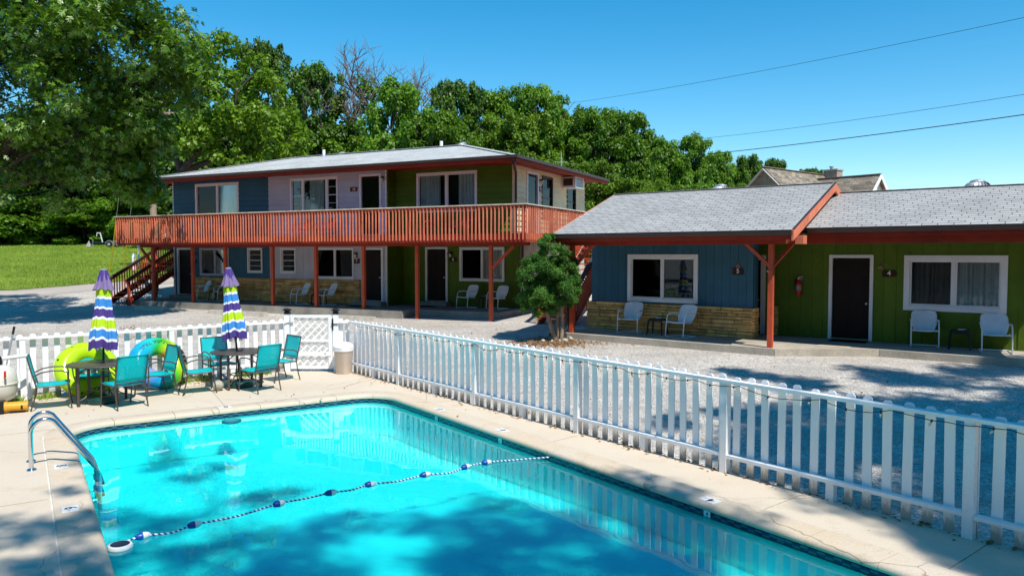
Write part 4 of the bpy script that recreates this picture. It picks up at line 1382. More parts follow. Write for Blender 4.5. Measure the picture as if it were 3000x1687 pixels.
# safety rope with floats
def safety_rope():
    t = thing("safety_rope", "blue and white twisted safety rope with floats across the pool", "pool rope", ST(3.3, 8.3, WL))
    o = Vector(ST(3.3, 8.3, WL))
    def P(s_, t_, z=.012): return Vector(ST(s_, t_, WL + z)) - o
    knots = [(6.0, 8.23, .03), (5.6, 8.42, .012), (5.18, 8.51, .02), (4.84, 8.48, .02), (4.55, 8.40, .006), (4.24, 8.46, .02), (3.85, 8.44, .006), (3.5, 8.47, .02), (3.25, 8.42, .008), (2.99, 8.42, .02), (2.7, 8.42, .006), (2.37, 8.37, .02), (1.9, 8.25, .006), (1.45, 8.19, .02), (1.22, 8.12, .006), (.96, 8.14, .02), (.78, 8.05, .02)]
    K = [np.array(k) for k in knots]; pts = []
    for i in range(len(K) - 1):
        p0, p1, p2, p3 = K[max(i - 1, 0)], K[i], K[i + 1], K[min(i + 2, len(K) - 1)]
        for q in np.linspace(0, 1, 8, endpoint=False):
            w = .5 * ((2 * p1) + (-p0 + p2) * q + (2 * p0 - 5 * p1 + 4 * p2 - p3) * q * q + (-p0 + 3 * p1 - 3 * p2 + p3) * q ** 3)
            pts.append(P(*w))
    pts.append(P(*knots[-1]))
    MB().tube(pts, .0105, 7).build("rope", ROPE, t, smooth=60)
    prof_ = [(.010, -.074), (.019, -.07), (.031, -.045), (.037, -.013), (.037, .0)]
    half_w = MB().lathe(prof_, 18).mesh("float_shell", FLOATW, 60)
    half_b = MB().lathe([(r_, -z_) for r_, z_ in reversed(prof_)], 18).mesh("float_shell", FLOATB, 60)
    flip = [0, 1, 1, 0, 1, 1, 1, 0]
    for i, k in enumerate([2, 3, 5, 7, 9, 11, 13, 15]):
        c = P(*knots[k]); nx = P(*knots[k + 1]) - P(*knots[k - 1])
        q = Vector((nx.x, nx.y, 0)).to_track_quat('Z', 'Y').to_euler()
        f = link("rope_float", half_w if flip[i] else half_b, t, c, q)
        link("float_half", half_b if flip[i] else half_w, f)
    MB().tube([P(6.0, 8.23, .03), P(6.1, 8.22, .05)], .014, 6).build("anchor_hook", GALV, t)
safety_rope()
t = thing("floating_light", "round floating solar pool light with dark top at the rope's end", "pool light", ST(.745, 7.98, WL + .0))
MB().lathe([(.07, -.03), (.108, -.008), (.114, .012), (.104, .034), (.088, .038)], 32).build("float_ring", FLOATW, t, smooth=50)
MB().lathe([(.0, .041), (.086, .039), (.088, .034)], 32).build("solar_panel", mat("solar_dark", (.02, .025, .06), .25, .5, .2, 5), t)
t = thing("floating_light", "round teal floating disc at the far end of the pool", "pool light", ST(2.92, 13.02, WL))
MB().lathe([(.10, -.02), (.155, -.005), (.16, .012), (.145, .028), (.12, .030)], 32).build("float_ring", TEALDK, t, smooth=50)
MB().lathe([(.0, .034), (.05, .034), (.118, .031), (.12, .026)], 32).build("disc_top", mat("teal_disc", (.02, .28, .33), .35, .4, .15, 6), t)

# ------------------------------------------------------------------ building helpers
class Face:
    """a wall face: a runs along it, d out of it, z up"""
    def __init__(s, fr, kind, at):
        s.fr, s.kind, s.at = fr, kind, at
    def loc(s, a, d, z):
        fr = s.fr
        if s.kind == 'front': u, v = a, s.at - d
        elif s.kind == 'right': u, v = s.at + d, a
        elif s.kind == 'left': u, v = s.at - d, a
        return (u - fr.u0, v - fr.v0, z)
    def world(s, a, d, z):
        u, v, w = s.loc(a, d, z)
        return s.fr.world(u + s.fr.u0, v + s.fr.v0, w)
    def rotz(s):
        return s.fr.rotz + (0 if s.kind == 'front' else PI / 2 if s.kind == 'right' else -PI / 2)

def cut(a0, a1, b0, b1, ops):
    """rectangles of the strip a0..a1 x b0..b1 (a the long way) left over by openings (a0, a1, b0, b1)"""
    hit = sorted([o for o in ops if o[2] < b1 - .004 and o[3] > b0 + .004 and o[0] < a1 and o[1] > a0])
    out = []; x = a0
    for o in hit:
        if o[0] > x + .01: out.append((x, o[0], b0, b1))
        oa, ob = max(o[0], a0), min(o[1], a1)
        if ob - oa > .02:
            if o[2] > b0 + .012: out.append((oa, ob, b0, o[2]))
            if o[3] < b1 - .012: out.append((oa, ob, o[3], b1))
        x = max(x, o[1])
    if x < a1 - .01: out.append((x, a1, b0, b1))
    return out

def clapboards(face, wall, a0, a1, z0, z1, course, ops, m, t0=.006, t1=.042):
    z = z0
    while z < z1 - .03:
        zt = min(z + course, z1)
        for (x0, x1, y0, y1) in cut(a0, a1, z, zt, ops):
            k = lambda zz: t1 + (t0 - t1) * (zz - z) / course
            vs = [(x0, -.01, y0), (x1, -.01, y0), (x1, -.01, y1), (x0, -.01, y1), (x0, k(y0), y0), (x1, k(y0), y0), (x1, k(y1), y1), (x0, k(y1), y1)]
            mb = MB(); mb.add(vs, [(3, 2, 1, 0), (4, 5, 6, 7), (0, 1, 5, 4), (1, 2, 6, 5), (2, 3, 7, 6), (3, 0, 4, 7)])
            mb.map(face.loc).build("siding_board", m, wall)
        z = zt

def vboards(face, wall, a0, a1, z0, z1, width, ops, m, gap=.007, batten=False):
    a = a0; ops2 = [(o[2], o[3], o[0], o[1]) for o in ops]
    while a < a1 - .02:
        b = min(a + width, a1)
        for (y0, y1, x0, x1) in cut(z0, z1, a, b, ops2):
            MB().box(x0 + (gap if x0 == a else 0), x1, -.012, .012, y0, y1).map(face.loc).build("wall_board", m, wall)
        if batten and b < a1 - .05:
            for (y0, y1, x0, x1) in cut(z0, z1, b - .022, b + .022, ops2):
                if x1 - x0 > .03:
                    MB().box(x0, x1, .012, .026, y0, y1).map(face.loc).build("batten", m, wall)
        a = b

def window(face, parent, a0, a1, z0, z1, trim=.085, split=(.5,), curtain=None, bars=None, tm=TRIM, sash=.035, mull=.05, back=VOIDM, cz=0.0, dim=False, screen=False):
    """bars: per light, number of horizontal muntins; curtain: per light, (from, to) fractions of the light hung with cloth"""
    mb = MB()
    mb.box(a0, a0 + trim, -.045, .050, z0, z1); mb.box(a1 - trim, a1, -.045, .050, z0, z1)
    mb.box(a0 + trim, a1 - trim, -.045, .048, z1 - trim, z1); mb.box(a0 + trim, a1 - trim, -.045, .054, z0, z0 + trim)
    w = mb.map(face.loc).build("window", tm, parent)
    i0, i1, j0, j1 = a0 + trim, a1 - trim, z0 + trim, z1 - trim
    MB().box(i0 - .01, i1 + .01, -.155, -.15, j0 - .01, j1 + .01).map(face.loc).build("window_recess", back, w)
    edges = [i0] + [i0 + (i1 - i0) * q for q in split] + [i1]
    for k in range(len(edges) - 1):
        x0 = edges[k] + (mull / 2 if k else 0); x1 = edges[k + 1] - (mull / 2 if k < len(edges) - 2 else 0)
        if k:
            MB().box(edges[k] - mull / 2, edges[k] + mull / 2, -.045, .02, j0, j1).map(face.loc).build("mullion", tm, w)
        s_ = MB()
        s_.box(x0, x0 + sash, -.04, .004, j0, j1); s_.box(x1 - sash, x1, -.04, .004, j0, j1)
        s_.box(x0 + sash, x1 - sash, -.04, .003, j0, j0 + sash); s_.box(x0 + sash, x1 - sash, -.04, .003, j1 - sash, j1)
        nb = bars[k] if bars else 0
        for q in range(nb):
            zz = j0 + (j1 - j0) * (q + 1) / (nb + 1); th = .014 if q == nb // 2 else .007
            s_.box(x0 + sash, x1 - sash, -.038, .002, zz - th, zz + th)
        s_.map(face.loc).build("sash", TRIM if tm is TRIM else tm, w)
        MB().box(x0 + sash * .6, x1 - sash * .6, -.026, -.020, j0 + sash * .6, j1 - sash * .6).map(face.loc).build("pane", SCREEN if (dim or (screen and k == 0)) else GLASS, w)
        if curtain and curtain[k]:
            c0, c1 = curtain[k]
            y0, y1 = x0 + (x1 - x0) * c0, x0 + (x1 - x0) * c1
            n = max(10, int((y1 - y0) / .018)); vs = []
            r = random.Random(int(y0 * 997) & 1023); p1 = r.uniform(0, 6); 
            for zz in (j0 + cz * (j1 - j0), j0 + (j1 - j0) * .6, j1 - .02):
                for i in range(n + 1):
                    q = i / n; x = y0 + (y1 - y0) * q
                    vs.append((x, -.10 + .028 * math.sin(x * 62 + p1 + 1.2 * math.sin(x * 17)) + .012 * math.sin(x * 23 + p1), zz))
            cm = MB(); cm.add(vs, [(j * (n + 1) + i, j * (n + 1) + i + 1, (j + 1) * (n + 1) + i + 1, (j + 1) * (n + 1) + i) for j in range(2) for i in range(n)])
            cm.map(face.loc).build("curtain", CURTAIN, w, smooth=80)
    return w

def door(face, parent, a0, a1, z0, z1, trim=.085, hinge_left=True, tm=TRIM, storm=False):
    d = MB()
    i0, i1, j1 = a0 + trim, a1 - trim, z1 - trim
    d.box(i0 + .004, i1 - .004, -.055, -.02, z0 + .02, j1 - .004)
    W = i1 - i0; H = j1 - z0
    if not storm:
        for (q0, q1, r0, r1) in ((.13, .45, .80, .94), (.55, .87, .80, .94), (.13, .45, .43, .75), (.55, .87, .43, .75), (.13, .45, .07, .37), (.55, .87, .07, .37)):
            b0, b1, c0, c1 = i0 + W * q0, i0 + W * q1, z0 + H * r0, z0 + H * r1
            d.box(b0, b1, -.02, -.0165, c0, c1); d.box(b0 + .04, b1 - .04, -.0165, -.011, c0 + .04, c1 - .04)
    o = d.map(face.loc).build("door", DOORM, parent)
    f = MB()
    f.box(a0, a0 + trim, -.06, .050, z0, z1); f.box(a1 - trim, a1, -.06, .050, z0, z1); f.box(i0, i1, -.06, .048, j1, z1)
    f.map(face.loc).build("door_frame", tm, o)
    MB().box(i0, i1, -.06, .03, z0, z0 + .018).map(face.loc).build("threshold", GALV, o)
    hx = i1 - .07 if hinge_left else i0 + .07
    h = MB()
    P = face.loc(hx, -.018, z0 + .93); Q = face.loc(hx, .02, z0 + .93); S_ = face.loc(hx, .05, z0 + .93)
    h.cyl(P, Q, .012, n=8); h.cyl(Q, S_, .029, .026, 12)
    h.build("door_handle", GALV, o, smooth=50)
    if storm:
        MB().box(i0 + .06, i1 - .06, -.018, -.012, z0 + .18, j1 - .08).map(face.loc).build("pane", GLASS, o)
    return o

def wall_lamp(face, parent, a, z):
    m = MB()
    m.cyl(face.loc(a, 0, z), face.loc(a, .03, z), .055, n=12)
    m.cyl(face.loc(a, .03, z), face.loc(a, .11, z), .015, n=8)
    m.cyl(face.loc(a, .11, z + .03), face.loc(a, .11, z - .03), .05, .06, 12)
    o = m.build("wall_lamp", BLACKPL, parent, smooth=50)
    MB().cyl(face.loc(a, .11, z - .03), face.loc(a, .11, z - .15), .052, .035, 12).build("lamp_shade", BULB, o, smooth=50)

def sign(face, a, z, txt, label, cat="room sign", w=.27, m=SIGNW, ornament=None, seed=0):
    r = random.Random(seed + 3)
    t = thing("room_number_sign", label, cat, face.world(a, .03, z), face.rotz())
    h = .17; pts = []
    for i in range(6): pts.append((-w / 2 + r.uniform(-.03, .02), -h / 2 + h * i / 5))
    top = [(-w / 2 + w * q, h / 2 + r.uniform(-.012, .012)) for q in (.25, .5, .75)]
    rt = [(w / 2 + r.uniform(-.02, .03), h / 2 - h * i / 5) for i in range(6)]
    bt = [(w / 2 - w * q, -h / 2 + r.uniform(-.012, .012)) for q in (.25, .5, .75)]
    poly = pts + top + rt + bt
    MB().prism(poly, -.012, .012).map(lambda x, y, zz: (x, zz, y)).build("sign_board", m, t)
    vs, fs = text_geo(txt, .17 if len(txt) == 1 else .155, .004, .008)
    MB().add([(x, -.017 - zz, y) for x, y, zz in vs], fs).build("numeral", NUMW, t)
    if ornament:
        ox, oz = ornament
        mb = MB(); mb.prism([(ox - .06, oz - .05), (ox + .06, oz - .05), (ox, oz + .09)], -.01, .02).map(lambda x, y, zz: (x, -zz, y))
        mb.build("flag_ornament", mat("ornament_rose", (.34, .16, .14), .7, .2, .4, 20) if "ornament_rose" not in bpy.data.materials else bpy.data.materials["ornament_rose"], t)
        mb = MB(); mb.prism([(ox - .035, oz + .02), (ox + .02, oz + .03), (ox + .0, oz + .075)], -.01, .024).map(lambda x, y, zz: (x, -zz, y))
        mb.build("star_field", mat("ornament_blue", (.04, .05, .12), .7, .2, .4, 20) if "ornament_blue" not in bpy.data.materials else bpy.data.materials["ornament_blue"], t)
        MB().tube([(ox, -.01, oz + .09), (0 * ox, -.012, oz + .22)], .003, 5).build("hanger_wire", CABLE, t)
    return t

# ledge stones: a few rough blocks, each stone a scaled copy
def rough_block(seed):
    r = random.Random(seed)
    bm = bmesh.new(); bmesh.ops.create_cube(bm, size=1)
    bmesh.ops.bevel(bm, geom=list(bm.edges), offset=.09, segments=1, affect='EDGES')
    for v in bm.verts:
        v.co += Vector((r.uniform(-.012, .012), r.uniform(-.06, .06), r.uniform(-.04, .04)))
    me = bpy.data.meshes.new("stone"); bm.to_mesh(me); bm.free(); me.materials.append(STONEM)
    return me
STONES = [rough_block(i) for i in range(6)]
def stone_wall(face, parent, a0, a1, z0, z1, thick, seed, lmin=.22, lmax=.95, hmin=.07, hmax=.13):
    r = random.Random(seed)
    back = MB().box(a0 + .02, a1 - .02, -.01, thick - .035, z0, z1 - .02).map(face.loc).build("stone_wainscot", MORTAR, parent)
    rz = 0 if face.kind == 'front' else PI / 2
    z = z0
    while z < z1 - .02:
        h = min(r.uniform(hmin, hmax), z1 - z)
        if z1 - z - h < .045: h = z1 - z
        a = a0
        while a < a1 - .01:
            l = r.uniform(lmin, lmax)
            if a1 - a - l < .18: l = a1 - a
            two = h > .09 and r.random() < .22 and l < .6
            for (zz, hh) in (((z, h * .5), (z + h * .5, h * .5)) if two else ((z, h),)):
                pr = r.uniform(-.012, .018)
                link("stone", STONES[r.randrange(6)], back, face.loc(a + l / 2, thick / 2 + pr, zz + hh / 2), (0, 0, rz + (PI if r.random() < .5 else 0)), (l - .014, thick, hh - .012))
            a += l
        z += h
    return back

# ------------------------------------------------------------------ two-storey house
two = thing("motel_house", "two-storey blue, white and green motel house with a red wooden balcony", "building", FL.world(FL.u0, FL.v0, 0.5), FL.rotz)
two.location.z = 0
F_lo = Face(FL, 'front', 23.95); F_log = Face(FL, 'front', 25.05)
F_up = F_lo; F_upg = Face(FL, 'front', 24.5)
F_end = Face(FL, 'right', -11.98); F_lend = Face(FL, 'left', -28.89)
F_ret = Face(FL, 'right', -17.16)
UZ0, UZ1, LZ0, LZ1 = 3.30, 5.93, .70, 3.10
body = MB()
def lbox(mb, u0, u1, v0, v1, z0, z1, m=0):
    return mb.box(u0 - FL.u0, u1 - FL.u0, v0 - FL.v0, v1 - FL.v0, z0, z1, m)
lbox(body, -28.88, -17.34, 24.12, 31.65, .4, 5.93); lbox(body, -17.34, -12.15, 25.22, 31.65, .4, 3.2); lbox(body, -17.34, -12.15, 24.67, 31.65, 3.2, 5.93)
wallL = body.build("wall", WALLBACK, two)
# openings: (a0, a1, z0, z1), trim outside size
W_B1 = (-27.49, -24.86, 4.33, 5.78); W_10 = (-21.98, -19.5, 4.33, 5.78); D_10 = (-18.44, -17.40, 3.42, 5.79)
W_G = (-16.14, -13.48, 4.27, 5.78)
D_8 = (-28.72, -27.71, .86, 2.96); W_8 = (-27.28, -25.52, 1.73, 2.95); W_8b = (-24.42, -23.57, 1.88, 2.95); W_7b = (-22.56, -21.73, 1.88, 2.95); W_7 = (-20.69, -18.76, 1.69, 2.94); D_7 = (-18.37, -17.34, .84, 2.93)
D_6 = (-16.11, -15.09, .84, 2.96); W_6 = (-14.56, -12.63, 1.65, 2.95)
sh = lambda o: (o[0] + .03, o[1] - .03, o[2] + .03, o[3] - .03)
upops = [sh(W_B1), sh(W_10), sh(D_10)]
clapboards(F_up, wallL, -28.89, -23.18, UZ0, UZ1, .205, upops, BLUE)
clapboards(F_up, wallL, -23.18, -17.18, UZ0, UZ1, .205, upops, GREY)
clapboards(F_upg, wallL, -17.16, -12.0, UZ0, UZ1, .205, [sh(W_G)], GREEN)
clapboards(F_ret, wallL, 23.97, 24.5, UZ0, UZ1, .205, [], GREEN)
E_D = (25.54, 26.60, 3.42, 5.79); E_W1 = (26.94, 28.0, 4.05, 5.74); E_W2 = (29.52, 30.54, 4.3, 5.52)
clapboards(F_end, wallL, 24.52, 31.65, UZ0, UZ1, .205, [sh(E_D), sh(E_W1), sh(E_W2)], CREAM)
clapboards(F_lend, wallL, 23.97, 31.65, UZ0, UZ1, .205, [], BLUE)
vboards(F_lend, wallL, 23.97, 31.65, .45, 3.2, .41, [], BLUE)
vboards(F_lo, wallL, -28.89, -23.18, LZ0, LZ1, .305, [sh(D_8), sh(W_8), sh(W_8b)], BLUE)
vboards(F_lo, wallL, -23.18, -17.17, LZ0, LZ1, .305, [sh(W_7b), sh(W_7), sh(D_7)], GREY)
vboards(F_ret, wallL, 23.97, 25.05, LZ0, LZ1, .305, [], GREEN)
vboards(F_log, wallL, -17.16, -12.0, LZ0, LZ1, .305, [sh(D_6), sh(W_6)], GREEN)
vboards(F_end, wallL, 25.07, 31.65, .4, 3.2, .305, [], mat("lower_end_siding", (.52, .43, .36), .7, .2, .15, 2, tone=.05))
cb = MB()
for (u, v, z0, z1) in ((-17.175, 23.93, LZ0, UZ1), (-28.9, 23.93, LZ0, UZ1)):
    lbox(cb, u - .04, u + .012, v - .012, v + .05, z0, z1)
cb.build("corner_board", TRIM, wallL)
cb = MB(); lbox(cb, -12.03, -11.94, 24.46, 24.54, UZ0, UZ1); cb.build("corner_board", CREAM, wallL)

window(F_up, two, *W_B1, trim=.10, mull=.11, curtain=[(0, 1), (.0, 1)], sash=.02)
w10 = window(F_up, two, *W_10, trim=.075, split=(.245, .78), mull=.09, curtain=[None, (.2, .86), None], bars=[3, 0, 3], sash=.03)
door(F_up, two, *D_10, storm=True, hinge_left=True)
window(F_upg, two, *W_G, trim=.10, mull=.11, curtain=[(0, .75), (.36, 1)], sash=.02)
door(F_lo, two, *D_8); window(F_lo, two, *W_8, trim=.06, curtain=[(.0, .15), (.1, 1)], mull=.03, tm=GREY, screen=True)
window(F_lo, two, *W_8b, split=(), trim=.07, bars=[3], dim=True); window(F_lo, two, *W_7b, split=(), trim=.07, bars=[3], dim=True)
window(F_lo, two, *W_7, trim=.06, mull=.035, dim=True); door(F_lo, two, *D_7)
door(F_log, two, *D_6); window(F_log, two, *W_6, trim=.075, mull=.035, curtain=[None, (.0, 1)], screen=True)
door(F_end, two, *E_D, storm=True)
window(F_end, two, *E_W1, split=(), trim=.05, bars=[3], tm=BROWN); window(F_end, two, *E_W2, split=(), trim=.05, bars=[1], tm=BROWN)
for f_, a, z in ((F_up, -17.30, 5.62), (F_lo, -18.62, 2.70), (F_log, -14.93, 2.72), (F_end, 26.76, 5.55), (F_lo, -27.60, 2.72)):
    wall_lamp(f_, two, a, z)
ac = MB(); 
for b_ in ((29.0, 29.95, -.02, .62, 5.42, 5.86),): ac.box(*b_)
aco = ac.map(F_end.loc).build("air_conditioner", METALW, two)
g = MB()
for i in range(9): g.box(29.08, 29.87, .62, .628, 5.46 + i * .04, 5.48 + i * .04)
g.map(F_end.loc).build("grille", BROWN, aco)
g = MB(); g.add([(29.0 - .004, .08, 5.5), (29.0 - .004, .5, 5.5), (29.0 - .004, .5, 5.8), (29.0 - .004, .08, 5.8)], [(0, 1, 2, 3)])
g.map(F_end.loc).build("side_vent", BROWN, aco)
MB().box(-17.32, -17.24, 0, .05, 1.55, 1.68).map(F_lo.loc).build("meter_box", GALV, two)
MB().box(-17.30, -17.27, 0, .03, 1.68, 2.95).map(F_lo.loc).build("conduit", GALV, two)

# wainscot of ledge stone between the two doors
stone_wall(F_lo, two, -27.69, -18.42, .70, 1.66, .11, 5, .3, 1.1)
# porch slabs, steps
def slab(parent, fr, poly, z0, z1, m, name):
    return MB().prism([(u - fr.u0, v - fr.v0) for u, v in poly], z0, z1).build(name, m, parent)
slab(two, FL, [(-28.3, 21.85), (-15.05, 21.85), (-15.05, 23.93), (-28.9, 23.93), (-28.9, 21.95)], .3, .69, CONCDK, "porch_slab")
slab(two, FL, [(-17.15, 23.931), (-15.05, 23.931), (-15.05, 22.8), (-11.7, 22.8), (-11.7, 25.04), (-17.15, 25.04)], .3, .685, CONCDK, "porch_slab")
for (u0, u1, f_) in ((-28.86, -27.45, F_lo), (-18.55, -17.18, F_lo), (-16.35, -14.95, F_log)):
    MB().box(u0, u1, .03, .40, .689, .84).map(f_.loc).build("door_step", CONCDK, two)
# balcony
bal = MB()
lbox(bal, -28.86, -9.93, 21.06, 24.5, 3.24, 3.28); lbox(bal, -11.97, -9.93, 24.5, 27.9, 3.24, 3.28); lbox(bal, -29.0, -28.86, 21.06, 27.9, 3.24, 3.28)
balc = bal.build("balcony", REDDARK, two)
def redbox(name, u0, u1, v0, v1, z0, z1, m=RED, parent=None):
    mb = MB(); lbox(mb, u0, u1, v0, v1, z0, z1); return mb.build(name, m, parent or balc)
redbox("rim_joist", -28.9, -9.9, 21.04, 21.08, 3.06, 3.335, REDSHADED)
redbox("rim_joist", -9.94, -9.9, 21.085, 26.4, 3.06, 3.335)
redbox("rim_joist", -28.9, -28.86, 21.085, 27.9, 3.06, 3.335)
redbox("support_beam", -28.6, -10.2, 21.93, 22.07, 2.965, 3.155, REDSHADED)
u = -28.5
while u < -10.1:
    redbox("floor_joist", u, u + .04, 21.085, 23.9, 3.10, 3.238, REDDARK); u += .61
PST = [(-27.87, .69), (-25.5, .69), (-23.65, .69), (-21.15, .69), (-19.0, .69), (-16.8, .69), (-14.5, .40), (-11.6, .42)]
for u, z in PST:
    redbox("support_post", u - .058, u + .058, 21.942, 22.058, z, 2.964)
for (a, b_) in (((-11.58, 2.2), (-10.75, 2.95)), ((-27.9, 2.2), (-28.62, 2.93))):
    mb = MB(); mb.bar((a[0] - FL.u0, 22 - FL.v0, a[1]), (b_[0] - FL.u0, 22 - FL.v0, b_[1]), .08, .085, up=(0, 1, 0)); mb.build("knee_brace", RED, balc)
balu = MB().box(-.0185, .0185, -.018, .018, 0, 1.06)
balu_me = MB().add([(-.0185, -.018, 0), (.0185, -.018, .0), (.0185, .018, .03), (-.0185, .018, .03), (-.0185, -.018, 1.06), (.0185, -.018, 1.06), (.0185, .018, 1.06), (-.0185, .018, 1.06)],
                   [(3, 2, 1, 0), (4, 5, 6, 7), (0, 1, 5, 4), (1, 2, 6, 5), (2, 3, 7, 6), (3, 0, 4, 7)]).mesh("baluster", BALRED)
def baluster(u, v, rz):
    link("baluster", balu_me, balc, (u - FL.u0, v - FL.v0, 3.125 + rnd.uniform(-.006, .006)), (rnd.uniform(-.008, .008), rnd.uniform(-.012, .012), rz))
u = -28.87
while u < -9.88:
    baluster(u, 21.018, 0); u += .139
v = 21.1
while v < 26.35:
    baluster(-9.878, v, PI / 2); v += .139
v = 21.1
while v < 26.5:
    baluster(-28.922, v, -PI / 2); v += .139
def cap(p, q, w=.145):
    a = Vector((p[0] - FL.u0, p[1] - FL.v0, 4.235)); b_ = Vector((q[0] - FL.u0, q[1] - FL.v0, 4.235))
    MB().bar(a, b_, w, .036).build("rail_cap", RAILCAP, balc)
for a, b_ in ((-28.98, -25.2), (-25.195, -21.5), (-21.495, -17.8), (-17.795, -14.0), (-13.995, -9.83)): cap((a, 21.05), (b_, 21.05))
cap((-9.905, 21.124), (-9.905, 26.4)); cap((-28.9, 21.124), (-28.9, 26.5))
redbox("top_rail", -28.88, -9.92, 21.041, 21.08, 4.10, 4.216); redbox("top_rail", -9.94, -9.901, 21.085, 26.4, 4.10, 4.216); redbox("top_rail", -28.9, -28.861, 21.085, 26.5, 4.10, 4.216)
for u in (-28.8, -26.8, -24.6, -22.6, -20.4, -18.4, -16.3, -14.3, -12.1, -10.0):
    redbox("rail_post", u - .045, u + .045, 21.085, 21.175, 3.28, 4.215)
for v in (23.2, 25.3): redbox("rail_post", -10.035, -9.945, v, v + .09, 3.28, 4.215)

# hip roof
E0, E1, V0, V1, ZE = -29.75, -11.17, 23.0, 32.45, 5.96
vm = (V0 + V1) / 2; half = vm - V0; ZR = ZE + half * .262
Rv = [(E0, V0, ZE), (E1, V0, ZE), (E1, V1, ZE), (E0, V1, ZE), (E0 + half, vm, ZR), (E1 - half, vm, ZR)]
def hip(zoff, m, name, grow=0.0):
    vs = [(x - FL.u0 + (grow if x in (E1,) else -grow if x in (E0,) else 0), y - FL.v0 + (grow if y == V1 else -grow if y == V0 else 0), z + zoff) for x, y, z in Rv]
    fs = [(0, 1, 5, 4), (1, 2, 5), (2, 3, 4, 5), (3, 0, 4), (3, 2, 1, 0)]
    o = MB().add(vs, fs).build(name, m, two)
    me = o.data; uv = me.uv_layers.new(name="uv")
    for p in me.polygons:
        nrm = p.normal; e = Vector((-nrm.y, nrm.x, 0)); e = e.normalized() if e.length > 1e-5 else Vector((1, 0, 0)); s_ = nrm.cross(e)
        for li in p.loop_indices:
            c = me.vertices[me.loops[li].vertex_index].co; uv.data[li].uv = (c.dot(e), c.dot(s_))
    return o
roofL = hip(.055, ROOFFAR, "roof", .04)
rc = MB()
for p, q in ((Rv[4], Rv[5]), (Rv[5], Rv[1]), (Rv[4], Rv[0])):
    a = Vector((p[0] - FL.u0, p[1] - FL.v0, p[2] + .07)); b_ = Vector((q[0] - FL.u0, q[1] - FL.v0, q[2] + .07)); rc.bar(a, b_, .3, .018)
rc.build("ridge_cap", shingle_mat("ridge_shingle", (.40, .42, .42)), roofL)
sf = MB(); lbox(sf, E0 + .03, E1 - .03, V0 + .03, V1 - .03, 5.91, 5.95); sf.build("soffit", REDSHADED, roofL)
for (a, b_, c, d) in ((E0, E1, V0, V0 + .03), (E1 - .03, E1, V0 + .031, V1), (E0, E0 + .03, V0 + .031, V1)):
    mb = MB(); lbox(mb, a, b_, c, d, 5.815, 6.0); mb.build("fascia", REDSHADED, roofL)
for (a, b_, c, d) in ((E0 - .1, E1 + .1, V0 - .105, V0 - .003), (E1 + .003, E1 + .105, V0 - .002, V1), (E0 - .105, E0 - .003, V0 - .002, V1)):
    mb = MB(); lbox(mb, a, b_, c, d, 5.935, 6.04); mb.build("gutter", BROWN, roofL)
ds = MB(); pp = [(-11.25, 22.95, 5.93), (-11.25, 23.0, 5.78), (-11.75, 24.2, 5.60), (-11.86, 24.42, 5.45), (-11.86, 24.42, 3.3)]
ds.tube([(a - FL.u0, b_ - FL.v0, c) for a, b_, c in pp], .05, 8); ds.build("downspout", BROWN, roofL, smooth=50)
ds = MB(); pp = [(-11.86, 24.95, 3.1), (-11.86, 24.98, 2.9), (-11.86, 24.98, .55)]
ds.tube([(a - FL.u0, b_ - FL.v0, c) for a, b_, c in pp], .05, 8); ds.build("downspout", BROWN, two, smooth=50)

def turbine(x, y, z, parent, s_=1.0):
    mb = MB(); mb.lathe([(.15 * s_, -.22), (.15 * s_, .05 * s_), (.19 * s_, .06 * s_)], 18, (x, y, z)); 
    b_ = mb.build("roof_vent", GALV, parent, smooth=50)
    n = 20; mb = MB()
    for k in range(n):
        a = 2 * PI * k / n; vs = []
        for i in range(8):
            q = i / 7; zz = z + .06 * s_ + .25 * s_ * q; r = (.155 + .12 * math.sin(PI * min(1, q * .93 + .07)) ** .8) * s_ * (1 if q < .9 else .93)
            for da, rr in ((0, r), (.34, r * .86)):
                aa = a + da + .25 * q
                vs.append((x + rr * math.cos(aa), y + rr * math.sin(aa), zz))
        mb.add(vs, [(2 * i, 2 * i + 1, 2 * i + 3, 2 * i + 2) for i in range(7)])
    mb.lathe([(.17 * s_, .30 * s_), (.14 * s_, .335 * s_), (.05 * s_, .36 * s_), (0, .362 * s_)], 18, (x, y, z))
    mb.build("turbine_vane", GALV, b_, recalc=False)
for u, v in ((-22.7, 28.2), (-16.1, 28.0)): turbine(u - FL.u0, v - FL.v0, ZR - .10, roofL, .95)
for u, v in ((-23.3, 27.6), (-17.0, 27.7)):
    mb = MB(); mb.cyl((u - FL.u0, v - FL.v0, ZR - .1), (u - FL.u0, v - FL.v0, ZR + .3), .07, n=12); o = mb.build("vent_pipe", BINLID, roofL, smooth=50)
    mb = MB(); mb.lathe([(.16, 0), (.09, .07), (.075, .1)], 14, (u - FL.u0, v - FL.v0, ZR - .02)); mb.build("pipe_flashing", GALV, o, smooth=50)

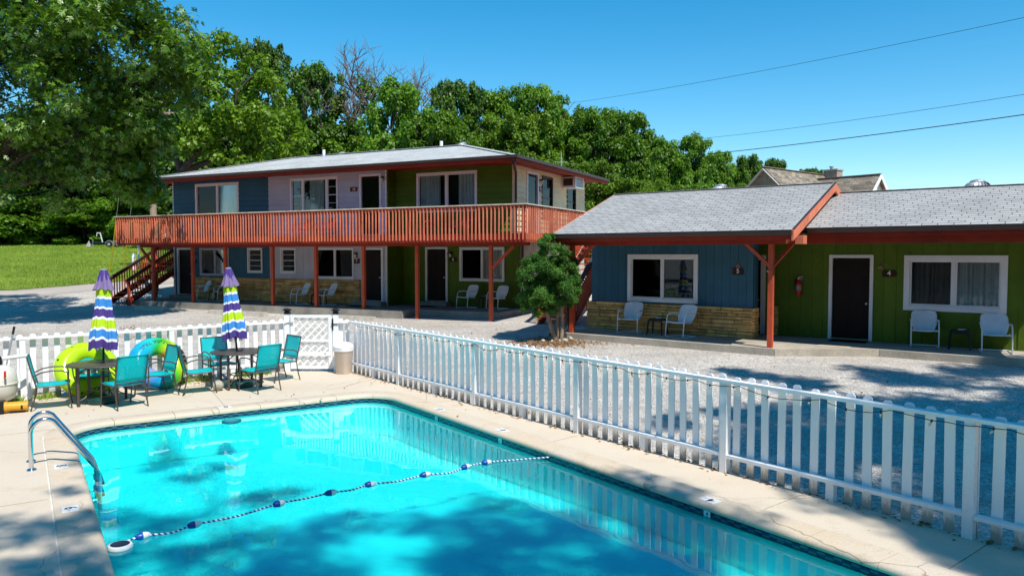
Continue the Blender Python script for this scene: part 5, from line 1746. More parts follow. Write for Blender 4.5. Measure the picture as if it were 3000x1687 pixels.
# stairs at both ends
def stair(u0, u1, vb, zb, vt, zt, cap_m, name="staircase"):
    n = int(round((zt - zb) / .185)); run = (vt - vb) / n; rise = (zt - zb) / n
    L = lambda u, v, z: (u - FL.u0, v - FL.v0, z)
    st = MB()
    for u in (u0, u1):
        a, b_ = Vector(L(u, vb - .1, zb - .05)), Vector(L(u, vt, zt - .12))
        st.bar(a, b_, .045, .27, up=(0, 0, 1))
    o = st.build(name, REDDARK, two)
    for i in range(n):
        mb = MB(); v = vb + run * i; z = zb + rise * (i + 1)
        mb.box(u0 + .025 - FL.u0, u1 - .025 - FL.u0, v - FL.v0 - .02, v + .14 - FL.v0, z - .036, z); mb.box(u0 + .025 - FL.u0, u1 - .025 - FL.u0, v + .15 - FL.v0, v + .29 - FL.v0, z - .036, z)
        mb.build("stair_tread", RED, o)
    for u in (u0 - .06, u1 + .06):
        for (v, z) in ((vb - .02, zb), ((vb + vt) / 2, (zb + zt) / 2), (vt, zt)):
            g_ = FL.world(u, v); zz = min(GZ(g_[0], g_[1]), z)
            MB().box(u - .045 - FL.u0, u + .045 - FL.u0, v - .045 - FL.v0, v + .045 - FL.v0, zz - .05, z + .98).build("newel_post", RED, o)
        a, b_ = Vector(L(u, vb - .15, zb + .92)), Vector(L(u, vt + .05, zt + 1.0))
        MB().bar(a, b_, .14, .038).build("stair_handrail", cap_m, o)
        MB().bar(a - Vector((0, 0, .09)), b_ - Vector((0, 0, .09)), .04, .09).build("stair_rail", RED, o)
        k = int((vt - vb) / .125)
        for i in range(1, k):
            q = i / k; v = vb + (vt - vb) * q; z = zb + (zt - zb) * q
            du = .04 if u > u0 else -.04
            MB().box(u + du - .018 - FL.u0, u + du + .018 - FL.u0, v - .018 - FL.v0, v + .018 - FL.v0, z - .02, z + .88).build("stair_baluster", RED, o)
    return o
stair(-9.78, -8.7, 22.0, .50, 26.4, 3.28, DARKRAIL)
stair(-30.25, -29.1, 21.7, .62, 26.4, 3.28, DARKRAIL)
lan = MB(); lbox(lan, -9.93, -8.6, 26.4, 27.9, 3.2, 3.28); lbox(lan, -30.35, -29.0, 26.4, 27.9, 3.2, 3.28); lan.build("stair_landing", REDDARK, balc)
redbox("landing_post", -8.72, -8.62, 27.75, 27.85, .6, 4.3); redbox("landing_post", -30.33, -30.23, 27.75, 27.85, .9, 4.3)
redbox("landing_rail", -9.9, -8.6, 27.8, 27.84, 4.1, 4.22); redbox("landing_rail", -8.7, -8.66, 26.45, 27.8, 4.1, 4.22)
redbox("landing_rail", -30.3, -29.0, 27.8, 27.84, 4.1, 4.22)

# signs
sign(F_up, -18.70, 5.22, "10", "dark red board with white number 10 beside the upstairs door", m=SIGNRED, w=.34, seed=1)
sign(F_lo, -18.60, 2.40, "7", "dark wooden board with white number 7 on pale siding", ornament=(0, .17), seed=2)
sign(F_log, -14.84, 2.47, "6", "dark wooden board with white number 6 on green wall", w=.3, ornament=(-.24, .22), seed=3)
sign(F_lo, -27.60, 2.38, "8", "small dark board with white number 8 behind the red post", w=.2, seed=4)
sign(F_end, 26.76, 5.20, "9", "small dark number board on the cream end wall upstairs", w=.2, seed=5)

# ------------------------------------------------------------------ low house with two roofs
low = thing("low_motel_building", "single-storey blue and green motel wing with grey shingle roofs", "building", FR.world(FR.u0, FR.v0, 0), FR.rotz)
G5 = Face(FR, 'front', 19.2); G4 = Face(FR, 'front', 20.49); G5r = Face(FR, 'right', -6.85); G5l = Face(FR, 'left', -11.74)
def rbox(mb, u0, u1, v0, v1, z0, z1, m=0):
    return mb.box(u0 - FR.u0, u1 - FR.u0, v0 - FR.v0, v1 - FR.v0, z0, z1, m)
body = MB(); rbox(body, -11.72, -8.1, 19.37, 24.2, .3, 3.3); rbox(body, -8.1, -6.88, 19.25, 19.45, .3, 3.3); rbox(body, -8.1, -.82, 20.66, 24.2, .3, 3.4)
wallR = body.build("wall", WALLBACK, low)
WZ = .5
w5 = (-10.52, -8.38, 1.34, 2.68); d5 = (-7.33, -6.98, .52, 2.66); d4 = (-5.34, -4.28, .505, 2.67); w4 = (-3.59, -1.46, 1.32, 2.66)
vboards(G5, wallR, -11.73, -6.87, 1.28, 3.25, .223, [sh(w5)], BLUE)
vboards(G5r, wallR, 19.21, 19.47, 1.28, 3.12, .223, [], BLUE)
vboards(G5l, wallR, 19.21, 24.2, .3, 3.12, .223, [], BLUE)
d5 = (-8.06, -6.985, .505, 2.66)
vboards(G4, wallR, -8.09, -.8, WZ, 3.36, .287, [sh(d4), sh(w4), sh(d5)], GREEN, batten=True)
G4r = Face(FR, 'right', -.8)
vboards(G4r, wallR, 20.5, 24.2, WZ, 4.1, .287, [], GREEN, batten=True)
gb = MB(); gb.add([(-11.73 - FR.u0, a - FR.v0, z) for a, z in ((19.2, 3.1), (24.2, 3.1), (20.6, 4.3))] , [(0, 1, 2)]); gb.build("gable_wall", BLUE, wallR)
gb = MB(); gb.add([(-5.6 - FR.u0, a - FR.v0, z) for a, z in ((18.2, 3.1), (24.2, 3.1), (20.6, 4.3))] , [(0, 1, 2)]); gb.build("gable_wall", GREEN, wallR)
window(G5, low, *w5, trim=.11, mull=.045, sash=.03, screen=True)
door(G4, low, *d4, trim=.082)
window(G4, low, *w4, trim=.125, mull=.05, curtain=[(.0, 1), (.0, 1)], sash=.04, screen=True)
# door of the blue unit, set back in the alcove behind the front wall
door(G4, low, *d5, trim=.13)
stone_wall(G5, low, -11.86, -6.84, .5, 1.295, .10, 21, .2, .85, .065, .125)
stone_wall(Face(FR, 'right', -6.90), low, 19.12, 19.47, .5, 1.295, .10, 22, .2, .4, .06, .115)
stone_wall(G4, low, -6.80, -6.62, .5, 1.295, .10, 23, .18, .2, .06, .115)
stone_wall(Face(FR, 'left', -11.74), low, 19.22, 24.1, .4, 1.295, .10, 24, .3, .9, .06, .115)
slab(low, FR, [(-11.45, 17.42), (-5.72, 17.42), (-5.72, 19.3), (-6.7, 20.47), (-11.72, 19.19), (-11.72, 17.6)], .15, .5, CONC, "porch_slab")
slab(low, FR, [(-5.712, 17.42), (-3.78, 18.80), (-3.78, 20.47), (-6.69, 20.47), (-5.712, 19.3)], .15, .496, CONC, "porch_slab")
slab(low, FR, [(-3.772, 18.80), (3.5, 18.66), (3.5, 20.47), (-3.772, 20.47)], .15, .497, CONC, "porch_slab")
MB().prism([(0, 0), (.75, .03), (.72, .5), (.05, .47)], 0, .004).build("patched_slab", COPEM, low, loc=(-5.15 - FR.u0, 18.7 - FR.v0, .4975))
def redR(name, u0, u1, v0, v1, z0, z1, m=RED, parent=None):
    mb = MB(); rbox(mb, u0, u1, v0, v1, z0, z1); return mb.build(name, m, parent or low)
redR("support_post", -11.45, -11.335, 17.53, 17.645, .5, 2.92); redR("support_post", -5.935, -5.82, 17.53, 17.645, .5, 2.92)
redR("porch_beam", -11.74, -5.3, 17.52, 17.66, 2.921, 3.10, REDSHADED)
redR("porch_beam", -5.56, -.55, 18.62, 18.76, 2.935, 3.14, REDSHADED)
def braceR(p, q, parent=low):
    a = Vector((p[0] - FR.u0, p[1] - FR.v0, p[2])); b_ = Vector((q[0] - FR.u0, q[1] - FR.v0, q[2])); MB().bar(a, b_, .075, .085, up=(0, 1, 0)).build("knee_brace", RED, parent)
braceR((-11.36, 17.59, 2.3), (-10.7, 17.59, 2.95)); braceR((-5.9, 17.59, 2.4), (-6.5, 17.59, 2.95)); braceR((-5.86, 17.62, 2.4), (-5.6, 18.3, 2.95))
redR("porch_beam", -5.56, -5.44, 17.67, 18.61, 2.95, 3.1)
ds = MB(); ds.tube([(a - FR.u0, b_ - FR.v0, c) for a, b_, c in ((-11.62, 17.2, 3.12), (-11.62, 17.22, 2.93), (-11.53, 17.5, 2.75), (-11.52, 17.56, 2.6), (-11.52, 17.56, .62), (-11.6, 17.35, .52), (-11.75, 17.0, .47))], .042, 8)
ds.build("downspout", BROWN, low, smooth=50)
wire = MB(); wire.tube([(-5.93 - FR.u0, 17.52 - FR.v0, z) for z in (2.3, 2.28)], .03, 8); wire.build("post_lamp", BULB, low)

SLOPE = .378
def roof_wing(u0, u1, ve, ze, vr, vback, n_obj, seed):
    """gable wing: shingled front slope of single tabs on a deck, plain back slope"""
    sl_ = math.sqrt(1 + SLOPE ** 2); zr = ze + (vr - ve) * SLOPE
    L = lambda u, v, z: (u - FR.u0, v - FR.v0, z)
    zb = zr - (vback - vr) * SLOPE
    vs = []
    for u in (u0, u1):
        vs += [L(u, ve, ze), L(u, vr, zr), L(u, vback, zb), L(u, vback, zb - .07), L(u, vr, zr - .07), L(u, ve, ze - .07)]
    o = MB().add(vs, [(0, 1, 7, 6), (1, 2, 8, 7), (2, 3, 9, 8), (3, 4, 10, 9), (4, 5, 11, 10), (5, 0, 6, 11), (0, 5, 4, 1), (1, 4, 3, 2), (6, 7, 10, 11), (7, 8, 9, 10)]).build("roof", UNDERLAY, low)
    length = (vr - ve) * sl_; ex = .142
    rows = int(length / ex) + 1; tw = .305
    ang = math.atan(SLOPE)
    tab = MB().add([(-tw / 2 + .0085, 0, .0), (tw / 2 - .0085, 0, .0), (tw / 2 - .0085, .20, .0), (-tw / 2 + .0085, .20, .0), (-tw / 2 + .0085, 0, .015), (tw / 2 - .0085, 0, .015), (tw / 2 - .0085, .20, .004), (-tw / 2 + .0085, .20, .004)],
                   [(3, 2, 1, 0), (4, 5, 6, 7), (0, 1, 5, 4), (1, 2, 6, 5), (2, 3, 7, 6), (3, 0, 4, 7)])
    tab.m = [0, 0, 1, 1, 0, 1]
    tme = tab.mesh("shingle", [SHINGLE, SHEDGE])
    items = []
    r = random.Random(seed)
    for i in range(rows):
        s0 = i * ex - .02
        if s0 + .16 > length: s0 = length - .16
        off = (i % 2) * tw / 2 + r.uniform(-.01, .01) + (i % 5) * .02
        k = -1
        while True:
            c = u0 + off + k * tw + tw / 2 - tw * .5
            if c - tw / 2 > u1: break
            a, b_ = max(c - tw / 2, u0 - .01), min(c + tw / 2, u1 + .01)
            if b_ - a > .03:
                items.append((a, b_, s0, i))
            k += 1
    def place(a, b_, s0):
        v = ve + s0 / sl_; z = ze + s0 / sl_ * SLOPE + .004
        return L((a + b_) / 2, v, z), (b_ - a) / tw
    items.sort(key=lambda q: q[2] - .001 * q[0])
    for (a, b_, s0, i) in items[:n_obj]:
        p, sx = place(a, b_, s0)
        link("shingle", tme, o, p, (ang + r.uniform(.008, .016), 0, 0), (sx, 1, 1))
    mb = MB(); tones = []
    for (a, b_, s0, i) in items[n_obj:]:
        p, sx = place(a, b_, s0); al = ang + r.uniform(.008, .016); ca, sa = math.cos(al), math.sin(al)
        mb.add([(p[0] + x * sx, p[1] + y * ca - z * sa, p[2] + y * sa + z * ca) for x, y, z in tab.v], tab.f)
        mb.m[-6:] = tab.m
        tones += [r.random()] * 8
    if items[n_obj:]:
        me = mb.mesh("shingle_field", [SHINGLE, SHEDGE], recalc=False)
        at = me.attributes.new("tone", 'FLOAT', 'POINT'); at.data.foreach_set("value", tones)
        stuff(link("shingle_field", me, o))
    # back slope tabs are out of sight: a plain shingled skin
    MB().add([L(u0, vr, zr + .008), L(u1, vr, zr + .008), L(u1, vback, zb + .008), L(u0, vback, zb + .008)], [(0, 1, 2, 3)]).build("back_slope", SHINGLE, o)
    rc_ = MB(); r2 = random.Random(seed + 1); u = u0
    while u < u1 - .02:
        w_ = min(.3, u1 - u)
        rc_.bar(L(u + .003, vr - .0, zr + .018), L(u + w_ - .003, vr, zr + .02), .20, .012); u += w_
    rc_.build("ridge_cap", SHINGLE, o)
    return o, zr
roof5, zr5 = roof_wing(-11.72, -5.27, 17.10, 3.225, 20.5, 24.6, 150, 3)
roof4, zr4 = roof_wing(-5.50, .32, 18.40, 3.30, 21.0, 24.6, 150, 8)
def wing_trim(o, u0, u1, ve, ze, vr, zr):
    L = lambda u, v, z: (u - FR.u0, v - FR.v0, z)
    mb = MB(); rbox(mb, u0 - .02, u1 + .02, ve - .105, ve - .004, ze - .115, ze - .012); mb.build("gutter", BROWN, o)
    mb = MB(); rbox(mb, u0, u1, ve, ve + .03, ze - .21, ze - .05); mb.build("fascia", REDSHADED, o)
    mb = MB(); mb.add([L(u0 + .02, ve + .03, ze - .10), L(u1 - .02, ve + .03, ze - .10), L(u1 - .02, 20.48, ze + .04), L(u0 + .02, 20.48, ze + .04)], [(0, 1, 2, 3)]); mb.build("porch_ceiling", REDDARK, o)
wing_trim(roof5, -11.72, -5.27, 17.10, 3.225, 20.5, zr5); wing_trim(roof4, -5.26, .32, 18.40, 3.30, 21.0, zr4)
# rake boards, sunlight put into their red, on the step between the two roofs
def rake(u, ve, ze, vr, zr, vb, o, name="rake_board"):
    L = lambda u_, v, z: (u_ - FR.u0, v - FR.v0, z)
    mb = MB(); mb.add([L(u + d, v, z) for d in (.0, .045) for v, z in ((ve - .03, ze + .005), (vr, zr + .005), (vr, zr - .20), (ve - .03, ze - .24))], [(0, 1, 2, 3), (7, 6, 5, 4), (0, 4, 5, 1), (1, 5, 6, 2), (2, 6, 7, 3), (3, 7, 4, 0)])
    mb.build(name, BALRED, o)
    zb = zr - (vb - vr) * SLOPE
    mb = MB(); mb.add([L(u + d, v, z) for d in (.0, .045) for v, z in ((vr + .003, zr + .005), (vb, zb + .005), (vb, zb - .2), (vr + .003, zr - .2))], [(0, 1, 2, 3), (7, 6, 5, 4), (0, 4, 5, 1), (1, 5, 6, 2), (2, 6, 7, 3), (3, 7, 4, 0)])
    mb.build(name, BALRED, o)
rake(-5.266, 17.10, 3.225, 20.5, zr5, 24.5, roof5); rake(-11.77, 17.10, 3.225, 20.5, zr5, 24.5, roof5); rake(.324, 18.40, 3.30, 21.0, zr4, 24.5, roof4)
L_ = lambda u_, v, z: (u_ - FR.u0, v - FR.v0, z)
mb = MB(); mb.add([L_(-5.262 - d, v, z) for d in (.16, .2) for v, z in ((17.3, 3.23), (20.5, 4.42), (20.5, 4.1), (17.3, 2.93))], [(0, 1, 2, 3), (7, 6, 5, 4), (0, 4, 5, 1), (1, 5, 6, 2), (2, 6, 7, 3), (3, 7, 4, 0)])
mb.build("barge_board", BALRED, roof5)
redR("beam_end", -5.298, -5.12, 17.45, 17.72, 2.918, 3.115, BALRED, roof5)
# thin metal drip edge on the rakes
for (u, ve, ze, vr, zr, o) in ((-5.26, 17.08, 3.225, 20.5, zr5, roof5),):
    MB().bar(L_(u + .03, ve, ze + .022), L_(u + .03, vr, zr + .022), .05, .012).build("drip_edge", BROWN, o)
turbine(-8.5 - FR.u0, 21.0 - FR.v0, zr5 - .18, roof5, 1.05); turbine(-2.2 - FR.u0, 21.45 - FR.v0, zr4 - .16, roof4, 1.05)
sign(G5, -7.27, 2.24, "5", "dark board with white number 5 on the blue wall", w=.27, ornament=(.0, .15), seed=6)
sign(G4, -3.92, 2.21, "4", "dark wooden board with white number 4 beside the big curtained window", w=.3, ornament=(-.2, .16), seed=7)

# ------------------------------------------------------------------ things on the porches
t = thing("fire_extinguisher", "red fire extinguisher on the green wall by the red post", "fire extinguisher", G4.world(-6.08, .10, 1.60), FR.rotz)
MB().lathe([(0, 0), (.062, 0), (.07, .012), (.07, .33), (.055, .37), (.028, .39), (.024, .42)], 18).build("cylinder_body", REDPL, t, smooth=50)
MB().lathe([(.0712, .13), (.0712, .27)], 18).build("label_band", mat("extinguisher_label", (.30, .28, .27), .6, .2, .6, 30), t)
mb = MB(); mb.box(-.02, .02, -.02, .02, .42, .46); mb.bar((-.02, 0, .47), (.11, 0, .50), .022, .012); mb.bar((-.02, 0, .455), (.1, 0, .445), .022, .012); mb.build("handle", GALV, t)
MB().tube([(-.02, 0, .44), (-.08, 0, .42), (-.10, -.01, .33), (-.085, -.02, .15)], .012, 7).build("hose", RUBBER, t, smooth=60)
MB().box(-.05, .05, .06, .09, .1, .44).build("wall_bracket", GALV, t)

def shell_chair():
    t = thing("metal_chair", "", "chair", (0, 0, 0), 0, "white metal shell-back chairs on the porches")
    w = .285
    for s_ in (-1, 1):
        x = s_ * w
        path = [(x * .93, .23, .60), (x, .10, .615), (x, -.16, .61), (x, -.225, .59), (x, -.265, .53), (x, -.29, .40), (x, -.325, .10), (x, -.325, .04), (x, -.29, .014), (x, -.22, .013), (x, .20, .013), (x * .96, .245, .014)]
        MB().tube(path, .0145, 8).build("tube_frame", METALW, t, smooth=70)
        MB().bar((x * 1.0, -.19, .628), (x, .12, .632), .045, .014).build("arm_pad", METALW, t)
    MB().tube([(-w * .96, .245, .014), (w * .96, .245, .014)], .0145, 8).build("floor_tube", METALW, t, smooth=70)
    MB().tube([(-w, -.285, .40), (w, -.285, .40)], .012, 8).build("seat_tube", METALW, t, smooth=70)
    N = 12
    # seat pan
    vs = []
    for j in range(7):
        q = j / 6; y = -.30 + .46 * q
        for k in range(N + 1):
            a = k / N * 2 - 1
            vs.append((a * (.255 - .02 * q), y, .415 - .05 * q + .035 * (a * a) ** 2 - .018 * math.sin(PI * q) - (.02 if j == 0 else 0)))
    s_ = MB().add(vs, [(j * (N + 1) + k, j * (N + 1) + k + 1, (j + 1) * (N + 1) + k + 1, (j + 1) * (N + 1) + k) for j in range(6) for k in range(N)]).build("seat_pan", METALW, t, smooth=80)
    md = s_.modifiers.new("t", 'SOLIDIFY'); md.thickness = .012
    # shell back: waist, shoulders, rounded corners
    prof_ = [(0, .205), (.12, .222), (.25, .250), (.38, .272), (.60, .272), (.80, .268), (.92, .245), (.98, .20), (1.0, .14)]
    vs = []; M_ = 14
    for j in range(M_ + 1):
        q = j / M_; hw = float(np.interp(q, [p_[0] for p_ in prof_], [p_[1] for p_ in prof_]))
        for k in range(N + 1):
            a = k / N * 2 - 1
            vs.append((a * hw, .15 + .22 * q - .055 * a * a + .012 * q * q, .36 + .49 * q - (.02 * a * a if q > .95 else 0)))
    s_ = MB().add(vs, [(j * (N + 1) + k, j * (N + 1) + k + 1, (j + 1) * (N + 1) + k + 1, (j + 1) * (N + 1) + k) for j in range(M_) for k in range(N)]).build("shell_back", METALW, t, smooth=80)
    md = s_.modifiers.new("t", 'SOLIDIFY'); md.thickness = .012
    return t
mc = shell_chair(); mfirst = [True]
def metal_chair(fr, u, v, z, yaw, label, red=False):
    loc = fr.world(u, v, z); rz = fr.rotz + yaw
    if mfirst[0]:
        mfirst[0] = False; mc.location = loc; mc.rotation_euler = (0, 0, rz); mc['label'] = label
    else:
        c = copy_tree(mc, loc, rz, label, {METALW: METALR} if red else None, "red metal chairs on the balcony" if red else None)
metal_chair(FR, -10.07, 18.55, .5, .18, "white metal chair to the black stool's left under the blue wall window")
metal_chair(FR, -8.48, 18.42, .5, -.22, "white metal chair right of the stool, against the stone wainscot")
metal_chair(FR, -3.05, 20.02, .5, .2, "white metal chair under the curtained window, nearer the green wall's door")
metal_chair(FR, -1.62, 19.9, .5, .2, "white metal chair at the porch's outer end, beyond the shaded stool")
metal_chair(FL, -26.35, 23.2, .69, -.42, "white metal chair beside door 8 behind the red posts")
metal_chair(FL, -25.2, 23.25, .69, -.42, "white metal chair half hidden behind the leaning umbrella")
metal_chair(FL, -20.75, 23.1, .69, -.42, "white metal chair on the old porch at the stone wall, left of a post")
metal_chair(FL, -19.4, 23.1, .69, -.42, "white metal chair behind the red post nearest sign 7")
metal_chair(FL, -13.75, 24.25, .69, -.28, "white metal chair left of the stool below window 6")
metal_chair(FL, -12.5, 24.25, .69, -.28, "white metal chair behind the braced corner post")
metal_chair(FL, -25.3, 23.3, 3.28, -.4, "red metal chair on the balcony below the blue unit's window", True)
metal_chair(FL, -20.8, 23.3, 3.28, -.4, "red metal chair on the balcony left of a small table by the white wall", True)
metal_chair(FL, -19.6, 23.3, 3.28, -.4, "red metal chair on the balcony beside door 10", True)
metal_chair(FL, -15.2, 23.7, 3.28, -.5, "red metal chair on the balcony left of a black stool by the green wall", True)
metal_chair(FL, -13.6, 23.7, 3.28, -.5, "red metal chair on the balcony right of a black stool by the green wall", True)

def stool():
    t = thing("plastic_stool", "", "stool", (0, 0, 0), 0, "black plastic stools")
    loft([(.19, .40), (.205, .405), (.205, .425), (.19, .435)], p=4).build("stool_top", BLACKPL, t, smooth=40)
    for sx in (-1, 1):
        for sy in (-1, 1):
            MB().tube([(sx * .16, sy * .16, .41), (sx * .185, sy * .185, .36), (sx * .215, sy * .215, 0)], [.028, .026, .018], 6).build("stool_leg", BLACKPL, t, smooth=50)
    for s_ in (-1, 1):
        MB().box(-.17, .17, s_ * .175 - .006, s_ * .175 + .006, .36, .405).build("apron", BLACKPL, t)
    return t
s0 = stool(); sfirst = [True]
def put_stool(fr, u, v, z, label, sc_=1.0, dish=None):
    loc = fr.world(u, v, z)
    if sfirst[0]:
        sfirst[0] = False; s0.location = loc; s0.rotation_euler = (0, 0, fr.rotz + .1); s0['label'] = label
    else:
        copy_tree(s0, loc, fr.rotz + .1, label)
    if dish:
        d = thing("ashtray", dish, "dish", (loc[0] + .02, loc[1] - .03, loc[2] + .435), 0, "pale dishes on the stools")
        MB().lathe([(0, .004), (.06, .004), (.085, .03), (.09, .03), (.068, .0), (0, .0)], 20).build("dish", BINLID, d, smooth=50)
put_stool(FR, -9.3, 18.62, .5, "black stool between the two chairs on the blue unit's porch", dish="pale dish on the stool under the blue wall window")
put_stool(FR, -2.32, 20.02, .5, "black stool in the shade between two chairs at the green wall", dish="pale dish on the stool in shade by the green wall")
put_stool(FL, -25.75, 23.4, .69, "black stool between the chairs by door 8", dish="pale dish on the stool by door 8")
put_stool(FL, -20.05, 23.35, .69, "black stool between the chairs at the old stone wall", dish="pale dish on the stool at the old stone wall")
put_stool(FL, -13.1, 24.45, .69, "black stool between the chairs below window 6", dish="pale dish on the stool below window 6")
put_stool(FL, -20.2, 23.5, 3.28, "small black table on the balcony by the white wall", dish="pale dish on the balcony table by the white wall")
put_stool(FL, -14.4, 23.9, 3.28, "small black table on the balcony by the green wall")

def door_mat(fr, u, v, z, label):
    t = thing("door_mat", label, "door mat", fr.world(u, v, z), fr.rotz, "black door mats")
    MB().prism([(-.42, -.24), (.42, -.24), (.42, .24), (-.42, .24)], 0, .014).build("mat_pile", MATM, t)
    MB().prism([(-.44, -.26), (.44, -.26), (.44, .26), (-.44, .26)], 0, .006).build("mat_edge", RUBBER, t)
door_mat(FR, -4.75, 20.1, .498, "black door mat at the green wall's dark door")
door_mat(FL, -17.9, 23.1, .69, "black door mat at door 7's step")
door_mat(FL, -15.6, 24.2, .686, "black door mat at door 6's step")

def wheel_stop(u0, u1, v, label):
    a = FL.world(u0, v); b_ = FL.world(u1, v); L = math.hypot(b_[0] - a[0], b_[1] - a[1]); mx, my = (a[0] + b_[0]) / 2, (a[1] + b_[1]) / 2
    t = thing("wheel_stop", label, "wheel stop", (mx, my, GZ(mx, my) - .01), FL.rotz, "concrete wheel stops along the old porch")
    MB().add([(x, y, z) for x in (-L / 2, L / 2) for y, z in ((-.12, 0), (.12, 0), (.085, .17), (-.085, .17))], [(0, 1, 2, 3), (7, 6, 5, 4), (0, 4, 5, 1), (1, 5, 6, 2), (2, 6, 7, 3), (3, 7, 4, 0)]).build("stop_block", STOPM, t)
    for x in (-L * .35, L * .35):
        MB().cyl((x, 0, .165), (x, 0, .176), .02, n=8).build("anchor_pin", GALV, t)
wheel_stop(-27.6, -25.9, 20.95, "short concrete wheel stop by the far staircase end of the porch")
wheel_stop(-23.4, -20.5, 20.95, "concrete wheel stop behind the leaning umbrella")
wheel_stop(-17.6, -15.6, 21.0, "concrete wheel stop behind the white gate")

# ------------------------------------------------------------------ brick house beyond the low wing
def brick_house():
    e = np.array([.64, -.768]); nn = np.array([.768, .64])
    o = np.array([18.5, 55.0])
    t = thing("brick_house", "tan brick house with steep shingle gables and chimney behind the low wing", "house", (o[0], o[1], 1.5), math.atan2(e[1], e[0]))
    Z0 = 1.5
    ua = lambda x, y: (x, y)
    def quad_uv(mb_pts, faces, name, m, par=None, scale=1.0):
        ob = MB().add(mb_pts, faces).build(name, m, par or t)
        me = ob.data; uv = me.uv_layers.new(name="uv")
        for p in me.polygons:
            n_ = p.normal; ee = Vector((-n_.y, n_.x, 0)); ee = ee.normalized() if ee.length > 1e-5 else Vector((1, 0, 0)); ss = n_.cross(ee)
            for li in p.loop_indices:
                c = me.vertices[me.loops[li].vertex_index].co; uv.data[li].uv = (c.dot(ee), c.dot(ss))
        return ob
    def gable_block(x0, x1, y0, y1, zw, zr, along, wall_m, gable_m, over=.4):
        """along 'y': ridge runs along local y, gable faces -y; along 'x': ridge along local x, gable faces +x"""
        mb = MB().box(x0, x1, y0, y1, 0, zw)
        w = quad_uv(mb.v, mb.f, "wall", wall_m)
        if along == 'y':
            xm = (x0 + x1) / 2; k = (zr - zw) / (xm - x0)
            quad_uv([(x0, y0, zw), (x1, y0, zw), (xm, y0, zr), (x0, y1, zw), (x1, y1, zw), (xm, y1, zr)], [(0, 1, 2), (3, 5, 4)], "gable_wall", gable_m)
            a, b_, c, d = (x0 - over, zw - over * k), (xm, zr), (x1 + over, zw - over * k), None
            r_ = quad_uv([(a[0], y0 - over, a[1]), (b_[0], y0 - over, b_[1]), (b_[0], y1, b_[1]), (a[0], y1, a[1]), (c[0], y0 - over, c[1]), (c[0], y1, c[1])], [(0, 1, 2, 3), (1, 4, 5, 2)], "roof", ROOFTAN)
            for (p, q) in ((a, b_), (c, b_)):
                MB().bar((p[0], y0 - over - .02, p[1] - .12), (q[0], y0 - over - .02, q[1] - .12), .05, .26, up=(0, 1, 0)).map(lambda x, y, z: (x, y, z)).build("rake_trim", mat("house_trim", (.52, .50, .47), .6, .2, .05, 3) if "house_trim" not in bpy.data.materials else bpy.data.materials["house_trim"], r_)
            MB().bar((xm, y0 - over, zr + .03), (xm, y1, zr + .03), .3, .04).build("ridge_cap", TAN, r_)
        else:
            ym = (y0 + y1) / 2; k = (zr - zw) / (ym - y0)
            quad_uv([(x1, y0, zw), (x1, y1, zw), (x1, ym, zr), (x0, y0, zw), (x0, y1, zw), (x0, ym, zr)], [(0, 1, 2), (3, 5, 4)], "gable_wall", gable_m)
            a, b_, c = (y0 - over, zw - over * k), (ym, zr), (y1 + over, zw - over * k)
            r_ = quad_uv([(x0, a[0], a[1]), (x1 + over, a[0], a[1]), (x1 + over, b_[0], b_[1]), (x0, b_[0], b_[1]), (x1 + over, c[0], c[1]), (x0, c[0], c[1])], [(0, 1, 2, 3), (3, 2, 4, 5)], "roof", ROOFTAN)
            for (p, q) in ((a, b_), (c, b_)):
                MB().bar((x1 + over + .02, p[0], p[1] - .12), (x1 + over + .02, q[0], q[1] - .12), .26, .05, up=(1, 0, 0)).build("rake_trim", TRIM, r_)
            MB().bar((x0, ym, zr + .03), (x1 + over, ym, zr + .03), .3, .04).build("ridge_cap", TAN, r_)
        return w
    SID = mat("house_siding", (.62, .58, .48), .7, .2, .06, 2)
    gable_block(-3.3, 3.3, 0, 10.5, 4.3, 7.45, 'y', BRICK, BRICK)
    gable_block(-1.1, 4.95, 3.4, 9.6, 3.9, 6.98, 'x', BRICK, SID)
    gable_block(-12, -3.3, 2.6, 8.0, 3.9, 6.35, 'x', BRICK, BRICK)
    # siding courses on the far gable
    mb = MB().box(.05, 1.15, 8.2, 9.1, 4.5, 7.75)
    ch = quad_uv(mb.v, mb.f, "chimney", BRICK)
    MB().box(-.02, 1.22, 8.13, 9.17, 7.75, 7.86).build("chimney_cap", CONC, ch)
    mb = MB(); mb.cyl((.5, 8.6, 7.86), (.5, 8.6, 8.05), .12, n=10); mb.cyl((.5, 8.6, 8.07), (.5, 8.6, 8.12), .2, n=10)
    mb.build("chimney_flue", GALV, ch)
    for i, zz in enumerate((4.2, 4.5, 4.8, 5.1, 5.4, 5.7, 6.0, 6.3)):
        hw = 3.1 * (6.98 - zz) / 3.08 * .95
        MB().bar((4.97, 6.5 - hw, zz), (4.97, 6.5 + hw, zz), .02, .28).build("siding_board", SID, t, rot=(0, 0, 0))
brick_house()

